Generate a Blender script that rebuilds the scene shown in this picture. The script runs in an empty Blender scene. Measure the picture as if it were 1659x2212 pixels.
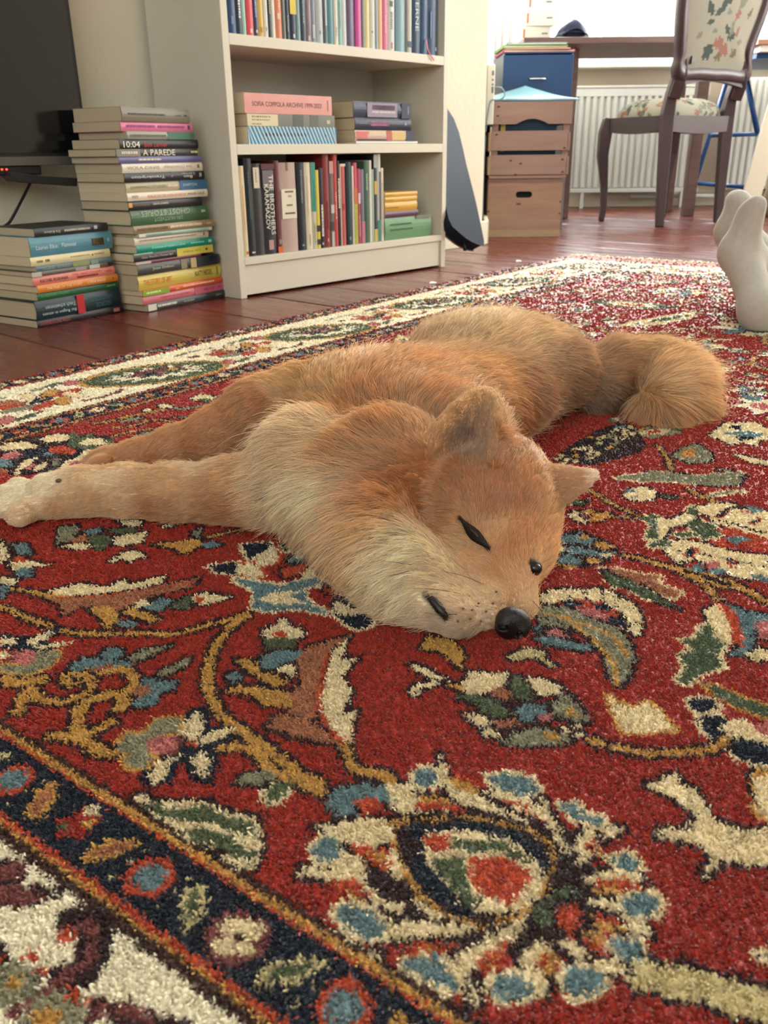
import bpy, bmesh, math, random
import numpy as np
from mathutils import Vector, Matrix

SC = bpy.context.scene
COL = SC.collection
rng = np.random.default_rng(7)
random.seed(7)

# ------------------------------------------------------------------ camera
IMG_W, IMG_H = 1659, 2212
FPX, PITCH, ROLL, CAM_H = 1850.1, 0.3987, 0.0108, 0.3297
def cam_axes():
    c, s = math.cos(PITCH), math.sin(PITCH)
    f = np.array([0, c, -s]); r = np.array([1., 0, 0]); d = np.cross(f, r)
    cr, sr = math.cos(ROLL), math.sin(ROLL)
    return cr*r + sr*d, -sr*r + cr*d, f
RGT, DWN, FWD = cam_axes()
CAM_P = np.array([0, 0, CAM_H])
cd = bpy.data.cameras.new('camera'); cam = bpy.data.objects.new('camera', cd); COL.objects.link(cam)
m = Matrix.Identity(4)
for i in range(3):
    m[i][0] = RGT[i]; m[i][1] = -DWN[i]; m[i][2] = -FWD[i]; m[i][3] = CAM_P[i]
cam.matrix_world = m
cd.sensor_fit = 'VERTICAL'; cd.sensor_height = 36; cd.sensor_width = 27
cd.lens = FPX/IMG_H*36
cd.clip_start = 0.02; cd.clip_end = 60
cd.dof.use_dof = True; cd.dof.focus_distance = 0.74; cd.dof.aperture_fstop = 16
SC.camera = cam
def raydir(px, py):
    return ((px-IMG_W/2)/FPX)*RGT + ((py-IMG_H/2)/FPX)*DWN + FWD
def at(px, py, Y):                      # point of the sight line at depth Y
    D = raydir(px, py); return CAM_P + D*(Y/D[1])
def atz(px, py, z):                     # point of the sight line at height z
    D = raydir(px, py); return CAM_P + D*((z-CAM_H)/D[2])

# ------------------------------------------------------------------ view, world, daylight
vs = SC.view_settings
vs.view_transform = 'Standard'; vs.look = 'None'; vs.gamma = 1; vs.use_curve_mapping = False
vs.exposure = 0.72
SC.cycles.max_bounces = 6; SC.cycles.diffuse_bounces = 3; SC.cycles.glossy_bounces = 3
SC.cycles.transmission_bounces = 6; SC.cycles.transparent_max_bounces = 8
SC.cycles.sample_clamp_indirect = 6; SC.cycles.caustics_reflective = False; SC.cycles.caustics_refractive = False
wd = bpy.data.worlds.new('sky'); SC.world = wd; wd.use_nodes = True
bg = wd.node_tree.nodes['Background']; bg.inputs[0].default_value = (.80, .90, 1, 1); bg.inputs[1].default_value = 3.0
def area(name, loc, look, sx, sy, power, col=(1, 1, 1), spread=math.pi):
    l = bpy.data.lights.new(name, 'AREA'); l.shape = 'RECTANGLE'; l.size = sx; l.size_y = sy
    l.energy = power; l.color = col; l.spread = spread
    o = bpy.data.objects.new(name, l); COL.objects.link(o); o.location = loc
    o.rotation_euler = (Vector(look)-Vector(loc)).to_track_quat('-Z', 'Y').to_euler()
    return o
# sky light standing in the two window openings (main bay window, second bay window out of frame on the right)
WIN_YAW = math.radians(10.0)
area('window_daylight', (2.1, 6.05, 1.65), (2.1, 3.0, 1.0), 2.7, 1.6, 480, (.93, .975, 1))
area('side_window_daylight', (4.6, 3.9, 1.7), (0, 3.9, 1.0), 2.2, 1.7, 120, (1, .95, .87))
area('back_window_daylight', (-.6, -2.5, 1.7), (-.6, 2, 1.0), 2.5, 1.6, 20, (1, .93, .80))
# ------------------------------------------------------------------ helpers
def lin(c):
    c = np.asarray(c, float)/255.
    return np.where(c <= .04045, c/12.92, ((c+.055)/1.055)**2.4)
MATS = {}
def mat(name, rgb=(128, 128, 128), rough=.6, spec=.4, metal=0, var=0.0, vscale=20, bump=0.0, bscale=60, stretch=None,
        trans=0, emit=None, estr=0, rgb2=None, coat=0, sheen=0, wave=None):
    if name in MATS: return MATS[name]
    M = bpy.data.materials.new(name); M.use_nodes = True; MATS[name] = M
    nt = M.node_tree; b = nt.nodes['Principled BSDF']
    c = (*lin(rgb), 1)
    b.inputs['Base Color'].default_value = c; b.inputs['Roughness'].default_value = rough
    b.inputs['Specular IOR Level'].default_value = spec; b.inputs['Metallic'].default_value = metal
    if trans: b.inputs['Transmission Weight'].default_value = trans
    if coat: b.inputs['Coat Weight'].default_value = coat
    if sheen: b.inputs['Sheen Weight'].default_value = sheen
    if emit is not None:
        b.inputs['Emission Color'].default_value = (*lin(emit), 1); b.inputs['Emission Strength'].default_value = estr
    tc = None
    def coords():
        nonlocal tc
        if tc is None:
            t = nt.nodes.new('ShaderNodeTexCoord'); mp = nt.nodes.new('ShaderNodeMapping')
            nt.links.new(t.outputs['Object'], mp.inputs[0])
            if stretch: mp.inputs['Scale'].default_value = stretch
            tc = mp
        return tc.outputs[0]
    if var or rgb2 is not None:
        n = nt.nodes.new('ShaderNodeTexNoise'); n.inputs['Scale'].default_value = vscale; n.inputs['Detail'].default_value = 4
        nt.links.new(coords(), n.inputs['Vector'])
        r = nt.nodes.new('ShaderNodeValToRGB')
        r.color_ramp.elements[0].position = .3; r.color_ramp.elements[1].position = .7
        if rgb2 is not None: a_, b_ = c, (*lin(rgb2), 1)
        else: a_ = tuple(min(1, x*(1-var)) for x in c[:3])+(1,); b_ = tuple(min(1, x*(1+var)) for x in c[:3])+(1,)
        r.color_ramp.elements[0].color = a_; r.color_ramp.elements[1].color = b_
        nt.links.new(n.outputs[0], r.inputs[0]); nt.links.new(r.outputs[0], b.inputs['Base Color'])
    if bump:
        n = nt.nodes.new('ShaderNodeTexNoise'); n.inputs['Scale'].default_value = bscale; n.inputs['Detail'].default_value = 3
        nt.links.new(coords(), n.inputs['Vector'])
        bp = nt.nodes.new('ShaderNodeBump'); bp.inputs['Strength'].default_value = bump; bp.inputs['Distance'].default_value = .004
        nt.links.new(n.outputs[0], bp.inputs['Height']); nt.links.new(bp.outputs[0], b.inputs['Normal'])
    return M

def tag(o, label=None, cat=None, group=None, kind=None):
    if label: o['label'] = label
    if cat: o['category'] = cat
    if group: o['group'] = group
    if kind: o['kind'] = kind
    return o
def link(o, parent=None):
    COL.objects.link(o)
    if parent is not None: o.parent = parent
    return o
def thing(name, label, cat, loc=(0, 0, 0), rz=0, group=None):
    o = bpy.data.objects.new(name, None); o.empty_display_size = .05; link(o)
    o.location = loc; o.rotation_euler = (0, 0, rz)
    return tag(o, label, cat, group)
def meshobj(name, verts, faces, m, parent=None, smooth=False):
    me = bpy.data.meshes.new(name)
    if isinstance(verts, np.ndarray): verts = verts.tolist()
    if isinstance(faces, np.ndarray): faces = faces.tolist()
    me.from_pydata([tuple(v) for v in verts], [], faces); me.update()
    if m is not None: me.materials.append(m)
    if smooth: me.shade_smooth()
    return link(bpy.data.objects.new(name, me), parent)
class MB:
    """collects simple solids; build() links them as one mesh object"""
    def __init__(s): s.v = []; s.f = []
    def add(s, v, f):
        k = len(s.v); s.v += [tuple(map(float, p)) for p in v]; s.f += [tuple(i+k for i in q) for q in f]; return s
    def box(s, a, b, M=None):
        (x0, y0, z0), (x1, y1, z1) = a, b
        v = [(x0, y0, z0), (x1, y0, z0), (x1, y1, z0), (x0, y1, z0), (x0, y0, z1), (x1, y0, z1), (x1, y1, z1), (x0, y1, z1)]
        if M is not None: v = [tuple(M @ Vector(p)) for p in v]
        return s.add(v, [(0, 3, 2, 1), (4, 5, 6, 7), (0, 1, 5, 4), (1, 2, 6, 5), (2, 3, 7, 6), (3, 0, 4, 7)])
    def prism(s, pts, z0, z1, axis='z', M=None):
        """extrude polygon pts (2-D); axis z: (x,y)->z ; y: (x,z)->y ; x: (y,z)->x"""
        n = len(pts)
        def mk(p, t):
            if axis == 'z': q = (p[0], p[1], t)
            elif axis == 'y': q = (p[0], t, p[1])
            else: q = (t, p[0], p[1])
            return tuple(M @ Vector(q)) if M is not None else q
        v = [mk(p, z0) for p in pts]+[mk(p, z1) for p in pts]
        f = [tuple(range(n))[::-1], tuple(range(n, 2*n))]+[(i, (i+1) % n, n+(i+1) % n, n+i) for i in range(n)]
        return s.add(v, f)
    def tube(s, pts, rad, n=8, cap=True):
        pts = [np.array(p, float) for p in pts]; k = len(pts)
        rad = [rad]*k if np.isscalar(rad) else rad
        up = np.array([0, 0, 1.]); rings = []
        for i, p in enumerate(pts):
            t = pts[min(i+1, k-1)]-pts[max(i-1, 0)]; t = t/(np.linalg.norm(t)+1e-12)
            a = np.cross(t, up)
            if np.linalg.norm(a) < .05: a = np.cross(t, np.array([1., 0, 0]))
            a /= np.linalg.norm(a); b = np.cross(t, a)
            rings.append([p+rad[i]*(math.cos(2*math.pi*j/n)*a+math.sin(2*math.pi*j/n)*b) for j in range(n)])
        v = [q for r in rings for q in r]; f = []
        for i in range(k-1):
            for j in range(n):
                f.append((i*n+j, i*n+(j+1) % n, (i+1)*n+(j+1) % n, (i+1)*n+j))
        if cap: f += [tuple(range(n))[::-1], tuple((k-1)*n+j for j in range(n))]
        return s.add(v, f)
    def bar(s, pts, half):
        """rectangular bar through pts with half sizes [(a,b)...]; a horizontal-ish, b other"""
        pts = [np.array(p, float) for p in pts]; k = len(pts); rings = []
        half = [half]*k if np.isscalar(half[0]) else half
        for i, p in enumerate(pts):
            t = pts[min(i+1, k-1)]-pts[max(i-1, 0)]; t /= np.linalg.norm(t)+1e-12
            a = np.cross(t, np.array([0, 1., 0]))
            if np.linalg.norm(a) < .05: a = np.cross(t, np.array([1., 0, 0]))
            a /= np.linalg.norm(a); b = np.cross(t, a); h = half[i]
            rings.append([p+h[0]*sx*a+h[1]*sy*b for sx, sy in ((-1, -1), (1, -1), (1, 1), (-1, 1))])
        v = [q for r in rings for q in r]; f = []
        for i in range(k-1):
            for j in range(4): f.append((i*4+j, i*4+(j+1) % 4, (i+1)*4+(j+1) % 4, (i+1)*4+j))
        f += [(3, 2, 1, 0), tuple((k-1)*4+j for j in range(4))]
        return s.add(v, f)
    def build(s, name, m, parent=None, smooth=False, bevel=0):
        me = bpy.data.meshes.new(name); me.from_pydata(s.v, [], s.f); me.update()
        bm = bmesh.new(); bm.from_mesh(me)
        if bevel: bmesh.ops.bevel(bm, geom=bm.edges[:], offset=bevel, segments=2, profile=.5, affect='EDGES', clamp_overlap=True)
        bmesh.ops.recalc_face_normals(bm, faces=bm.faces); bm.to_mesh(me); bm.free()
        if m is not None: me.materials.append(m)
        if smooth: me.shade_smooth()
        return link(bpy.data.objects.new(name, me), parent)
def structure(o): o['kind'] = 'structure'; return o
FONT_CACHE = {}
def text_mesh(txt, size, ext=.00015, bold=False):
    """flat lettering: returns (verts, faces, width, height) of a text laid in the xy plane"""
    key = (txt,)
    if key not in FONT_CACHE:
        c = bpy.data.curves.new('lettering', 'FONT'); c.body = txt; c.size = 1; c.resolution_u = 2
        o = bpy.data.objects.new('lettering', c); COL.objects.link(o)
        dg = bpy.context.evaluated_depsgraph_get(); me = o.evaluated_get(dg).to_mesh()
        v = np.array([p.co[:] for p in me.vertices]) if len(me.vertices) else np.zeros((0, 3))
        f = [tuple(p.vertices) for p in me.polygons]
        o.evaluated_get(dg).to_mesh_clear(); bpy.data.objects.remove(o); bpy.data.curves.remove(c)
        if len(v): v[:, :2] -= (v[:, :2].min(0)+v[:, :2].max(0))/2
        FONT_CACHE[key] = (v, f)
    v, f = FONT_CACHE[key]
    return v, f
# ------------------------------------------------------------------ the room
BK_YAW = .8325
WD = np.array([math.cos(BK_YAW), math.sin(BK_YAW)])            # along the book wall
WN = np.array([-math.sin(BK_YAW), math.cos(BK_YAW)])           # into the book wall
WALL_N = 2.0
CORNER = np.array([.380, 3.389])
S_CORNER = float(CORNER @ WD)
def wpt(s, n, z=0.): p = s*WD+n*WN; return (p[0], p[1], z)
CEIL = 2.9; YW = 5.62; XR = 4.2; YB = -2.2
S_BACK = (YB-WALL_N*WN[1])/WD[1]
LEFT_END = wpt(S_BACK, WALL_N)
m_wall = mat('wall_plaster', (226, 217, 196), .85, .2, var=.035, vscale=3, bump=.35, bscale=45)
m_ceil = mat('ceiling_paint', (238, 236, 230), .9, .2, var=.02, vscale=2)
m_trim = mat('painted_trim', (228, 222, 202), .45, .4, var=.03, vscale=6)
m_white = mat('white_paint', (238, 238, 232), .4, .4, var=.02, vscale=5)
def slab(p, q, th, z0, z1, mb=None):
    """wall piece between floor points p and q, thickness th to the left of p->q"""
    p = np.array(p[:2], float); q = np.array(q[:2], float); t = (q-p)/np.linalg.norm(q-p); n = np.array([-t[1], t[0]])
    mb = mb or MB()
    mb.prism([tuple(p), tuple(q), tuple(q+n*th), tuple(p+n*th)], z0, z1)
    return mb
structure(slab(wpt(S_BACK-.2, WALL_N), tuple(CORNER), .2, 0, CEIL).build('wall_left', m_wall))
RECESS_END = (.60, YW)
structure(slab(tuple(CORNER+np.array([0, .0])), RECESS_END, .15, 0, CEIL).build('wall_recess', m_wall))
# window wall with its openings
WZ0, WZ1 = .80, 2.45
OPEN = [(.70, 3.55)]
mb = MB()
mb.box((.45, YW, 0), (XR+.2, YW+.3, WZ0)); mb.box((.45, YW, WZ1), (XR+.2, YW+.3, CEIL))
mb.box((.45, YW, WZ0), (.70, YW+.3, WZ1)); mb.box((3.55, YW, WZ0), (XR+.2, YW+.3, WZ1))
structure(mb.build('wall_window', m_wall))
# right wall with a second window, out of frame
SWY0, SWY1 = 2.7, 5.1
mb = MB()
mb.box((XR, YB-.2, 0), (XR+.25, YW, .85)); mb.box((XR, YB-.2, 2.55), (XR+.25, YW, CEIL))
mb.box((XR, YB-.2, .85), (XR+.25, SWY0, 2.55)); mb.box((XR, SWY1, .85), (XR+.25, YW, 2.55))
structure(mb.build('wall_right', m_wall))
BWX0, BWX1 = -1.9, .7
mb = MB(); xl = LEFT_END[0]-.3
mb.box((xl, YB-.2, 0), (XR, YB, .85)); mb.box((xl, YB-.2, 2.5), (XR, YB, CEIL)); mb.box((xl, YB-.2, .85), (BWX0, YB, 2.5)); mb.box((BWX1, YB-.2, .85), (XR, YB, 2.5))
structure(mb.build('wall_back', m_wall))
structure(MB().prism([(LEFT_END[0]-.3, YB-.2), (XR+.25, YB-.2), (XR+.25, YW+.3), (.35, YW+.3), (.1, 3.5), ], CEIL, CEIL+.1).build('ceiling', m_ceil))
# window casements
m_glass = bpy.data.materials.new('window_glass'); m_glass.use_nodes = True
nt = m_glass.node_tree; nt.nodes.remove(nt.nodes['Principled BSDF'])
tr = nt.nodes.new('ShaderNodeBsdfTransparent'); gl = nt.nodes.new('ShaderNodeBsdfGlossy'); gl.inputs['Roughness'].default_value = .02
mx = nt.nodes.new('ShaderNodeMixShader'); mx.inputs[0].default_value = .06
nt.links.new(tr.outputs[0], mx.inputs[1]); nt.links.new(gl.outputs[0], mx.inputs[2])
nt.links.new(mx.outputs[0], nt.nodes['Material Output'].inputs[0])
def casement(name, x0, x1, z0, z1, y, axis='x', f=.06):
    o = bpy.data.objects.new(name, None); link(o); structure(o)
    def B(a0, a1, b0, b1, d0, d1):
        if axis == 'x': return MB().box((a0, y+d0, b0), (a1, y+d1, b1))
        return MB().box((y+d0, a0, b0), (y+d1, a1, b1))
    B(x0, x0+f, z0, z1, .0, .06).build('window_stile', m_white, o)
    B(x1-f, x1, z0, z1, .0, .06).build('window_stile', m_white, o)
    B(x0+f, x1-f, z0, z0+f*1.2, .0, .06).build('window_rail', m_white, o)
    B(x0+f, x1-f, z1-f, z1, .0, .06).build('window_rail', m_white, o)
    zm = z0+(z1-z0)*.72
    B(x0+f, x1-f, zm, zm+.035, .005, .055).build('glazing_bar', m_white, o)
    B(x0+f, x1-f, z0+f*1.2, zm, .025, .031).build('pane', m_glass, o)
    B(x0+f, x1-f, zm+.035, z1-f, .025, .031).build('pane', m_glass, o)
    return o
for k, (a, b) in enumerate([(.70, 1.37), (1.43, 2.10), (2.16, 2.83), (2.89, 3.55)]):
    casement('window_%d' % (k+1), a, b, WZ0, WZ1, YW+.1)
for k, x in enumerate([1.37, 2.10, 2.83]):
    structure(MB().box((x, YW+.08, WZ0), (x+.06, YW+.18, WZ1)).build('trim_%d' % (k+1), mat('mullion_paint', (226, 214, 190), .45)))
for k, (a, b) in enumerate([(SWY0, SWY0+.8), (SWY0+.8, SWY0+1.6), (SWY0+1.6, SWY1)]):
    casement('window_%d' % (k+5), a, b, .85, 2.55, XR+.1, 'y')
for k, (a, b) in enumerate([(BWX0, -.6), (-.6, BWX1)]): casement('window_%d' % (k+8), a, b, .85, 2.5, YB-.12)
o = MB().box((.66, YW-.17, .755), (3.6, YW+.09, .80)).build('window_sill', m_white, bpy.data.objects['window_1'], bevel=.004)
# baseboards
def baseboard(name, p, q, h=.085, th=.016):
    structure(slab(q, p, th, 0, h).build(name, m_trim, bevel=.003))
baseboard('baseboard_left', wpt(S_BACK, WALL_N), tuple(CORNER+WD*.016))
baseboard('baseboard_recess', tuple(CORNER+WD*.016), (RECESS_END[0]+.0, RECESS_END[1]-.02))
baseboard('baseboard_window', (.62, YW), (XR, YW))
# floor: varnished red-brown boards laid square to the book wall
m_sub = mat('subfloor', (30, 18, 15), .9)
fl = structure(MB().prism([(LEFT_END[0]-.3, YB-.2), (XR+.25, YB-.2), (XR+.25, YW+.3), (.35, YW+.3), (.0, 3.6)], -.06, -.022).build('floor', m_sub))
def plank_mat(k):
    base = [(92, 40, 30), (84, 36, 28), (100, 46, 34), (88, 42, 33)][k]
    M = mat('floor_board_%d' % k, base, .24, .55, rgb2=tuple(int(c*1.18) for c in base), vscale=5, stretch=(1, 12, 1))
    nt = M.node_tree; b = nt.nodes['Principled BSDF']
    tcn = nt.nodes.new('ShaderNodeTexCoord')
    n = nt.nodes.new('ShaderNodeTexNoise'); n.inputs['Scale'].default_value = 14; n.inputs['Detail'].default_value = 5
    mp = nt.nodes.new('ShaderNodeMapping'); mp.inputs['Scale'].default_value = (.35, 1.6, 1)
    nt.links.new(tcn.outputs['Object'], mp.inputs[0]); nt.links.new(mp.outputs[0], n.inputs['Vector'])
    r = nt.nodes.new('ShaderNodeMapRange'); r.inputs[3].default_value = .12; r.inputs[4].default_value = .42
    nt.links.new(n.outputs[0], r.inputs[0]); nt.links.new(r.outputs[0], b.inputs['Roughness'])
    bp = nt.nodes.new('ShaderNodeBump'); bp.inputs['Strength'].default_value = .35; bp.inputs['Distance'].default_value = .004
    nt.links.new(n.outputs[0], bp.inputs['Height']); nt.links.new(bp.outputs[0], b.inputs['Normal'])
    return M
pm = [plank_mat(k) for k in range(4)]
PWID = .215; pr = random.Random(3)
s = 1.842-PWID*24
while s < 6.6:
    # board runs along -WN from the book wall to the far side of the room, in two lengths
    n1 = WALL_N-.002 if s < S_CORNER-.1 else 4.6; n0 = -5.2
    cut = pr.uniform(-1.2, .4) if pr.random() < .7 else None
    segs = [(n0, n1)] if cut is None else [(n0, cut-.0015), (cut+.0015, n1)]
    for a, b in segs:
        k = pr.randrange(4); L = b-a; W = PWID-.004; dz = pr.uniform(-.0008, .0004)
        c = s*WD + a*WN
        # clip crude: skip boards wholly outside the room
        mid = (s+W/2)*WD + (a+b)/2*WN
        p0 = (s+W/2)*WD+a*WN; p1 = (s+W/2)*WD+b*WN
        o = MB().box((0, 0, -.022), (L, W, 0)).build('floor_board', pm[k], fl, bevel=.0022)
        o.matrix_world = Matrix.Translation((c[0], c[1], dz)) @ Matrix.Rotation(BK_YAW+math.pi/2, 4, 'Z') @ Matrix.Translation((0, -W, 0))
    s += PWID
# ------------------------------------------------------------------ the rug: a knotted pattern laid out in the rug's own u (long) / v (wide) frame
RUG_YAW = .9355; RUG_Z = .009
RU = np.array([math.cos(RUG_YAW), math.sin(RUG_YAW)]); RV = np.array([-math.sin(RUG_YAW), math.cos(RUG_YAW)])
U0, U1, V0, V1 = -.145, 2.725, -.66, 1.245           # woven area
FU0, FU1, FV0, FV1 = .212, 2.385, -.37, .955         # red field
CELL = .0019
NU = int((U1-U0)/CELL); NV = int((V1-V0)/CELL)
PAL = {'R': (156, 39, 20), 'D': (46, 17, 17), 'I': (226, 208, 166), 'G': (196, 150, 74), 'B': (106, 132, 134), 'N': (5, 20, 38),
       'E': (86, 98, 66), 'O': (186, 74, 40), 'P': (190, 116, 110), 'T': (166, 108, 74), 'Y': (142, 138, 110), 'M': (124, 66, 62),
       'K': (62, 34, 22), 'W': (236, 226, 196), 'C': (206, 190, 140)}
PKEYS = list(PAL); PIDX = {k: i for i, k in enumerate(PKEYS)}
RUG = np.full((NU, NV), PIDX['R'], np.uint8)
RUGT = np.zeros((NU, NV), bool)                       # cells already drawn on
def uv_px(pts):
    out = []
    for x, y in pts:
        p = atz(x, y, RUG_Z)[:2]; out.append((p @ RU, p @ RV))
    return np.array(out)
def fill_mask(poly):
    """even-odd fill of a polygon given in u,v; returns bounding slices and mask"""
    P = np.asarray(poly, float)
    g = np.stack([(P[:, 0]-U0)/CELL, (P[:, 1]-V0)/CELL], 1)
    a0, b0 = np.floor(g.min(0)).astype(int)-3; a1, b1 = np.ceil(g.max(0)).astype(int)+4
    a0 = max(a0, 0); b0 = max(b0, 0); a1 = min(a1, NU); b1 = min(b1, NV)
    if a1 <= a0 or b1 <= b0: return None
    X, Y = np.meshgrid(np.arange(a0, a1)+.5, np.arange(b0, b1)+.5, indexing='ij')
    ins = np.zeros(X.shape, bool); n = len(g)
    for i in range(n):
        x1, y1 = g[i]; x2, y2 = g[(i+1) % n]
        if y1 == y2: continue
        c = ((y1 > Y) != (y2 > Y)) & (X < (x2-x1)*(Y-y1)/(y2-y1)+x1)
        ins ^= c
    return slice(a0, a1), slice(b0, b1), ins
def dil(mk, k=1):
    for _ in range(k):
        o = mk.copy(); o[1:] |= mk[:-1]; o[:-1] |= mk[1:]; o[:, 1:] |= mk[:, :-1]; o[:, :-1] |= mk[:, 1:]; mk = o
    return mk
def paint(poly, col, rim=None, rw=2, over=('R',)):
    r = fill_mask(poly)
    if r is None: return
    a, b, mk = r
    if rim:
        ring = dil(mk, rw) & ~mk; sub = RUG[a, b]
        ok = np.isin(sub, [PIDX[c] for c in over]) if over else np.ones(sub.shape, bool)
        sub[ring & ok] = PIDX[rim]
    RUG[a, b][mk] = PIDX[col]; RUGT[a, b] |= dil(mk, 4)
def stroke(pts, w, col, rim=None, rw=2, over=('R',)):
    """thick line in u,v (w in metres)"""
    P = np.asarray(pts, float); Q = []
    for i in range(len(P)-1):           # round it off (Catmull-Rom)
        p0, p1, p2, p3 = P[max(i-1, 0)], P[i], P[i+1], P[min(i+2, len(P)-1)]
        for t in np.linspace(0, 1, 6, endpoint=False):
            Q.append(.5*((2*p1)+(-p0+p2)*t+(2*p0-5*p1+4*p2-p3)*t*t+(-p0+3*p1-3*p2+p3)*t**3))
    Q.append(P[-1]); Q = np.array(Q)
    t = np.gradient(Q, axis=0); t /= np.linalg.norm(t, axis=1)[:, None]+1e-9; n = np.stack([-t[:, 1], t[:, 0]], 1)
    ww = w*(.8+.4*np.random.default_rng(len(Q)).random(len(Q)))/2
    for i in range(len(Q)-1):
        q = [Q[i]+n[i]*ww[i], Q[i+1]+n[i+1]*ww[i+1], Q[i+1]-n[i+1]*ww[i+1], Q[i]-n[i]*ww[i]]
        paint(q, col, rim, rw, over)
def ell(u, v, a, b, ang=0, n=20, jag=0, seed=1):
    r_ = np.random.default_rng(seed); th = np.linspace(0, 2*np.pi, n, endpoint=False)
    k = 1+jag*(r_.random(n)-.5)
    x = a*np.cos(th)*k; y = b*np.sin(th)*k; c, s = math.cos(ang), math.sin(ang)
    return np.stack([u+c*x-s*y, v+s*x+c*y], 1)
def star(u, v, r0, r1, n, ang=0, squash=1, axis=0):
    th = np.arange(2*n)*np.pi/n+ang; r = np.where(np.arange(2*n) % 2 == 0, r1, r0)
    x, y = r*np.cos(th), r*np.sin(th)*squash; c, s = math.cos(axis), math.sin(axis)
    return np.stack([u+c*x-s*y, v+s*x+c*y], 1)
# --- borders -------------------------------------------------------------------------------------------------
def rect(u0, u1, v0, v1, c):
    a0, a1 = int(round((u0-U0)/CELL)), int(round((u1-U0)/CELL)); b0, b1 = int(round((v0-V0)/CELL)), int(round((v1-V0)/CELL))
    RUG[max(a0, 0):max(a1, 0), max(b0, 0):max(b1, 0)] = PIDX[c]
def frame(d0, d1, c):
    """ring between distances d0<d1 outward from the field edge"""
    u0, u1, v0, v1 = FU0-d1, FU1+d1, FV0-d1, FV1+d1
    rect(u0, FU0-d0, v0, v1, c); rect(FU1+d0, u1, v0, v1, c); rect(u0, u1, v0, FV0-d0, c); rect(u0, u1, FV1+d0, v1, c)
frame(.0, .5, 'O')
for d0, d1, c in [(.275, .5, 'R'), (.243, .275, 'N'), (.238, .243, 'O'), (.233, .238, 'K'), (.056, .233, 'W'), (.052, .056, 'K'), (.0485, .052, 'G'),
                  (.046, .0485, 'O'), (.010, .046, 'N'), (.007, .010, 'O'), (.003, .007, 'G'), (-.001, .003, 'K')]:
    frame(d0, d1, c)
def side_map(side):
    """returns f(t, d): t along the border, d outward from the field edge"""
    if side == 'near': return lambda t, d: (FU0-d, t)
    if side == 'far': return lambda t, d: (FU1+d, t)
    if side == 'left': return lambda t, d: (t, FV1+d)
    return lambda t, d: (t, FV0-d)
def P_(f, pts): return np.array([f(*p) for p in pts])
def guard(f, t0, t1, dc, per=.236, off=.0, s=1):
    k = 0; t = off-per*math.ceil((off-t0)/per)
    step = per/8
    while t < t1+per:
        for j in range(8):
            tt = t+j*step
            if not (t0 < tt < t1): continue
            h = .0135*s; w = .0105
            if j in (0, 4):
                paint(P_(f, ell(tt, dc, .0125, h*.95, .5*s, 12, .2, j)), 'O'); paint(P_(f, ell(tt, dc, .0085, h*.62, .5*s, 10, .15, j)), 'B')
                for dd in (-.016, .016):
                    for q in (-.005, 0, .005): paint(P_(f, ell(tt+dd, dc+q*2, .0014, .0014, 0, 5)), 'C')
            elif j in (1, 3):
                sg = 1 if j == 1 else -1
                paint(P_(f, ell(tt, dc, .0145, .0062, sg*.9*s, 12, .45, j)), 'C'); paint(P_(f, ell(tt, dc, .0105, .0030, sg*.9*s, 8, .2, j)), 'E')
            elif j in (5, 7):
                sg = 1 if j == 5 else -1
                paint(P_(f, ell(tt, dc, .0150, .0066, sg*1.0*s, 12, .4, j)), 'G'); paint(P_(f, ell(tt, dc, .0112, .0034, sg*1.0*s, 8, .2, j)), 'T')
            elif j == 2:
                paint(P_(f, ell(tt, dc, .0155, .0145, 0, 12, .2)), 'M')
                for a, b in ((.0075, .0), (-.0075, .0), (0, .0072), (0, -.0072)): paint(P_(f, ell(tt+a*.8+b*.3, dc+b*.95-a*.3, .0058, .0050, .4, 8, .3)), 'I')
                paint(P_(f, ell(tt, dc, .002, .002, 0, 6)), 'D')
            else:
                paint(P_(f, star(tt, dc, .008, .0145, 5, .3)), 'R'); paint(P_(f, ell(tt-.004, dc-.004, .004, .003)), 'G'); paint(P_(f, ell(tt+.004, dc+.005, .003, .003)), 'E')
                paint(P_(f, ell(tt+.002, dc-.011, .006, .003)), 'I')
        t += per
def medallion(f, t, dc, s=1):
    dirn = 1 if s > 0 else -1
    paint(P_(f, ell(t, dc, .122, .064, -.34*dirn, 28, .05)), 'G', 'K', 1, ('W',)); paint(P_(f, ell(t, dc, .113, .056, -.34*dirn, 28, .05)), 'E')
    paint(P_(f, star(t+.006*dirn, dc, .058, .096, 13, .2, .47, -.34*dirn)), 'W')
    paint(P_(f, star(t+.010*dirn, dc+.006, .034, .062, 11, 0, .5, -.30*dirn)), 'M', 'D', 1, ('W',))
    paint(P_(f, ell(t+.012*dirn, dc-.006, .036, .013, -.2*dirn, 14, .3)), 'E'); paint(P_(f, ell(t-.008, dc+.006, .014, .008)), 'N'); paint(P_(f, ell(t+.035*dirn, dc, .010, .006)), 'G')
    paint(P_(f, ell(t+.008, dc-.002, .009, .005)), 'P')
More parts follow.
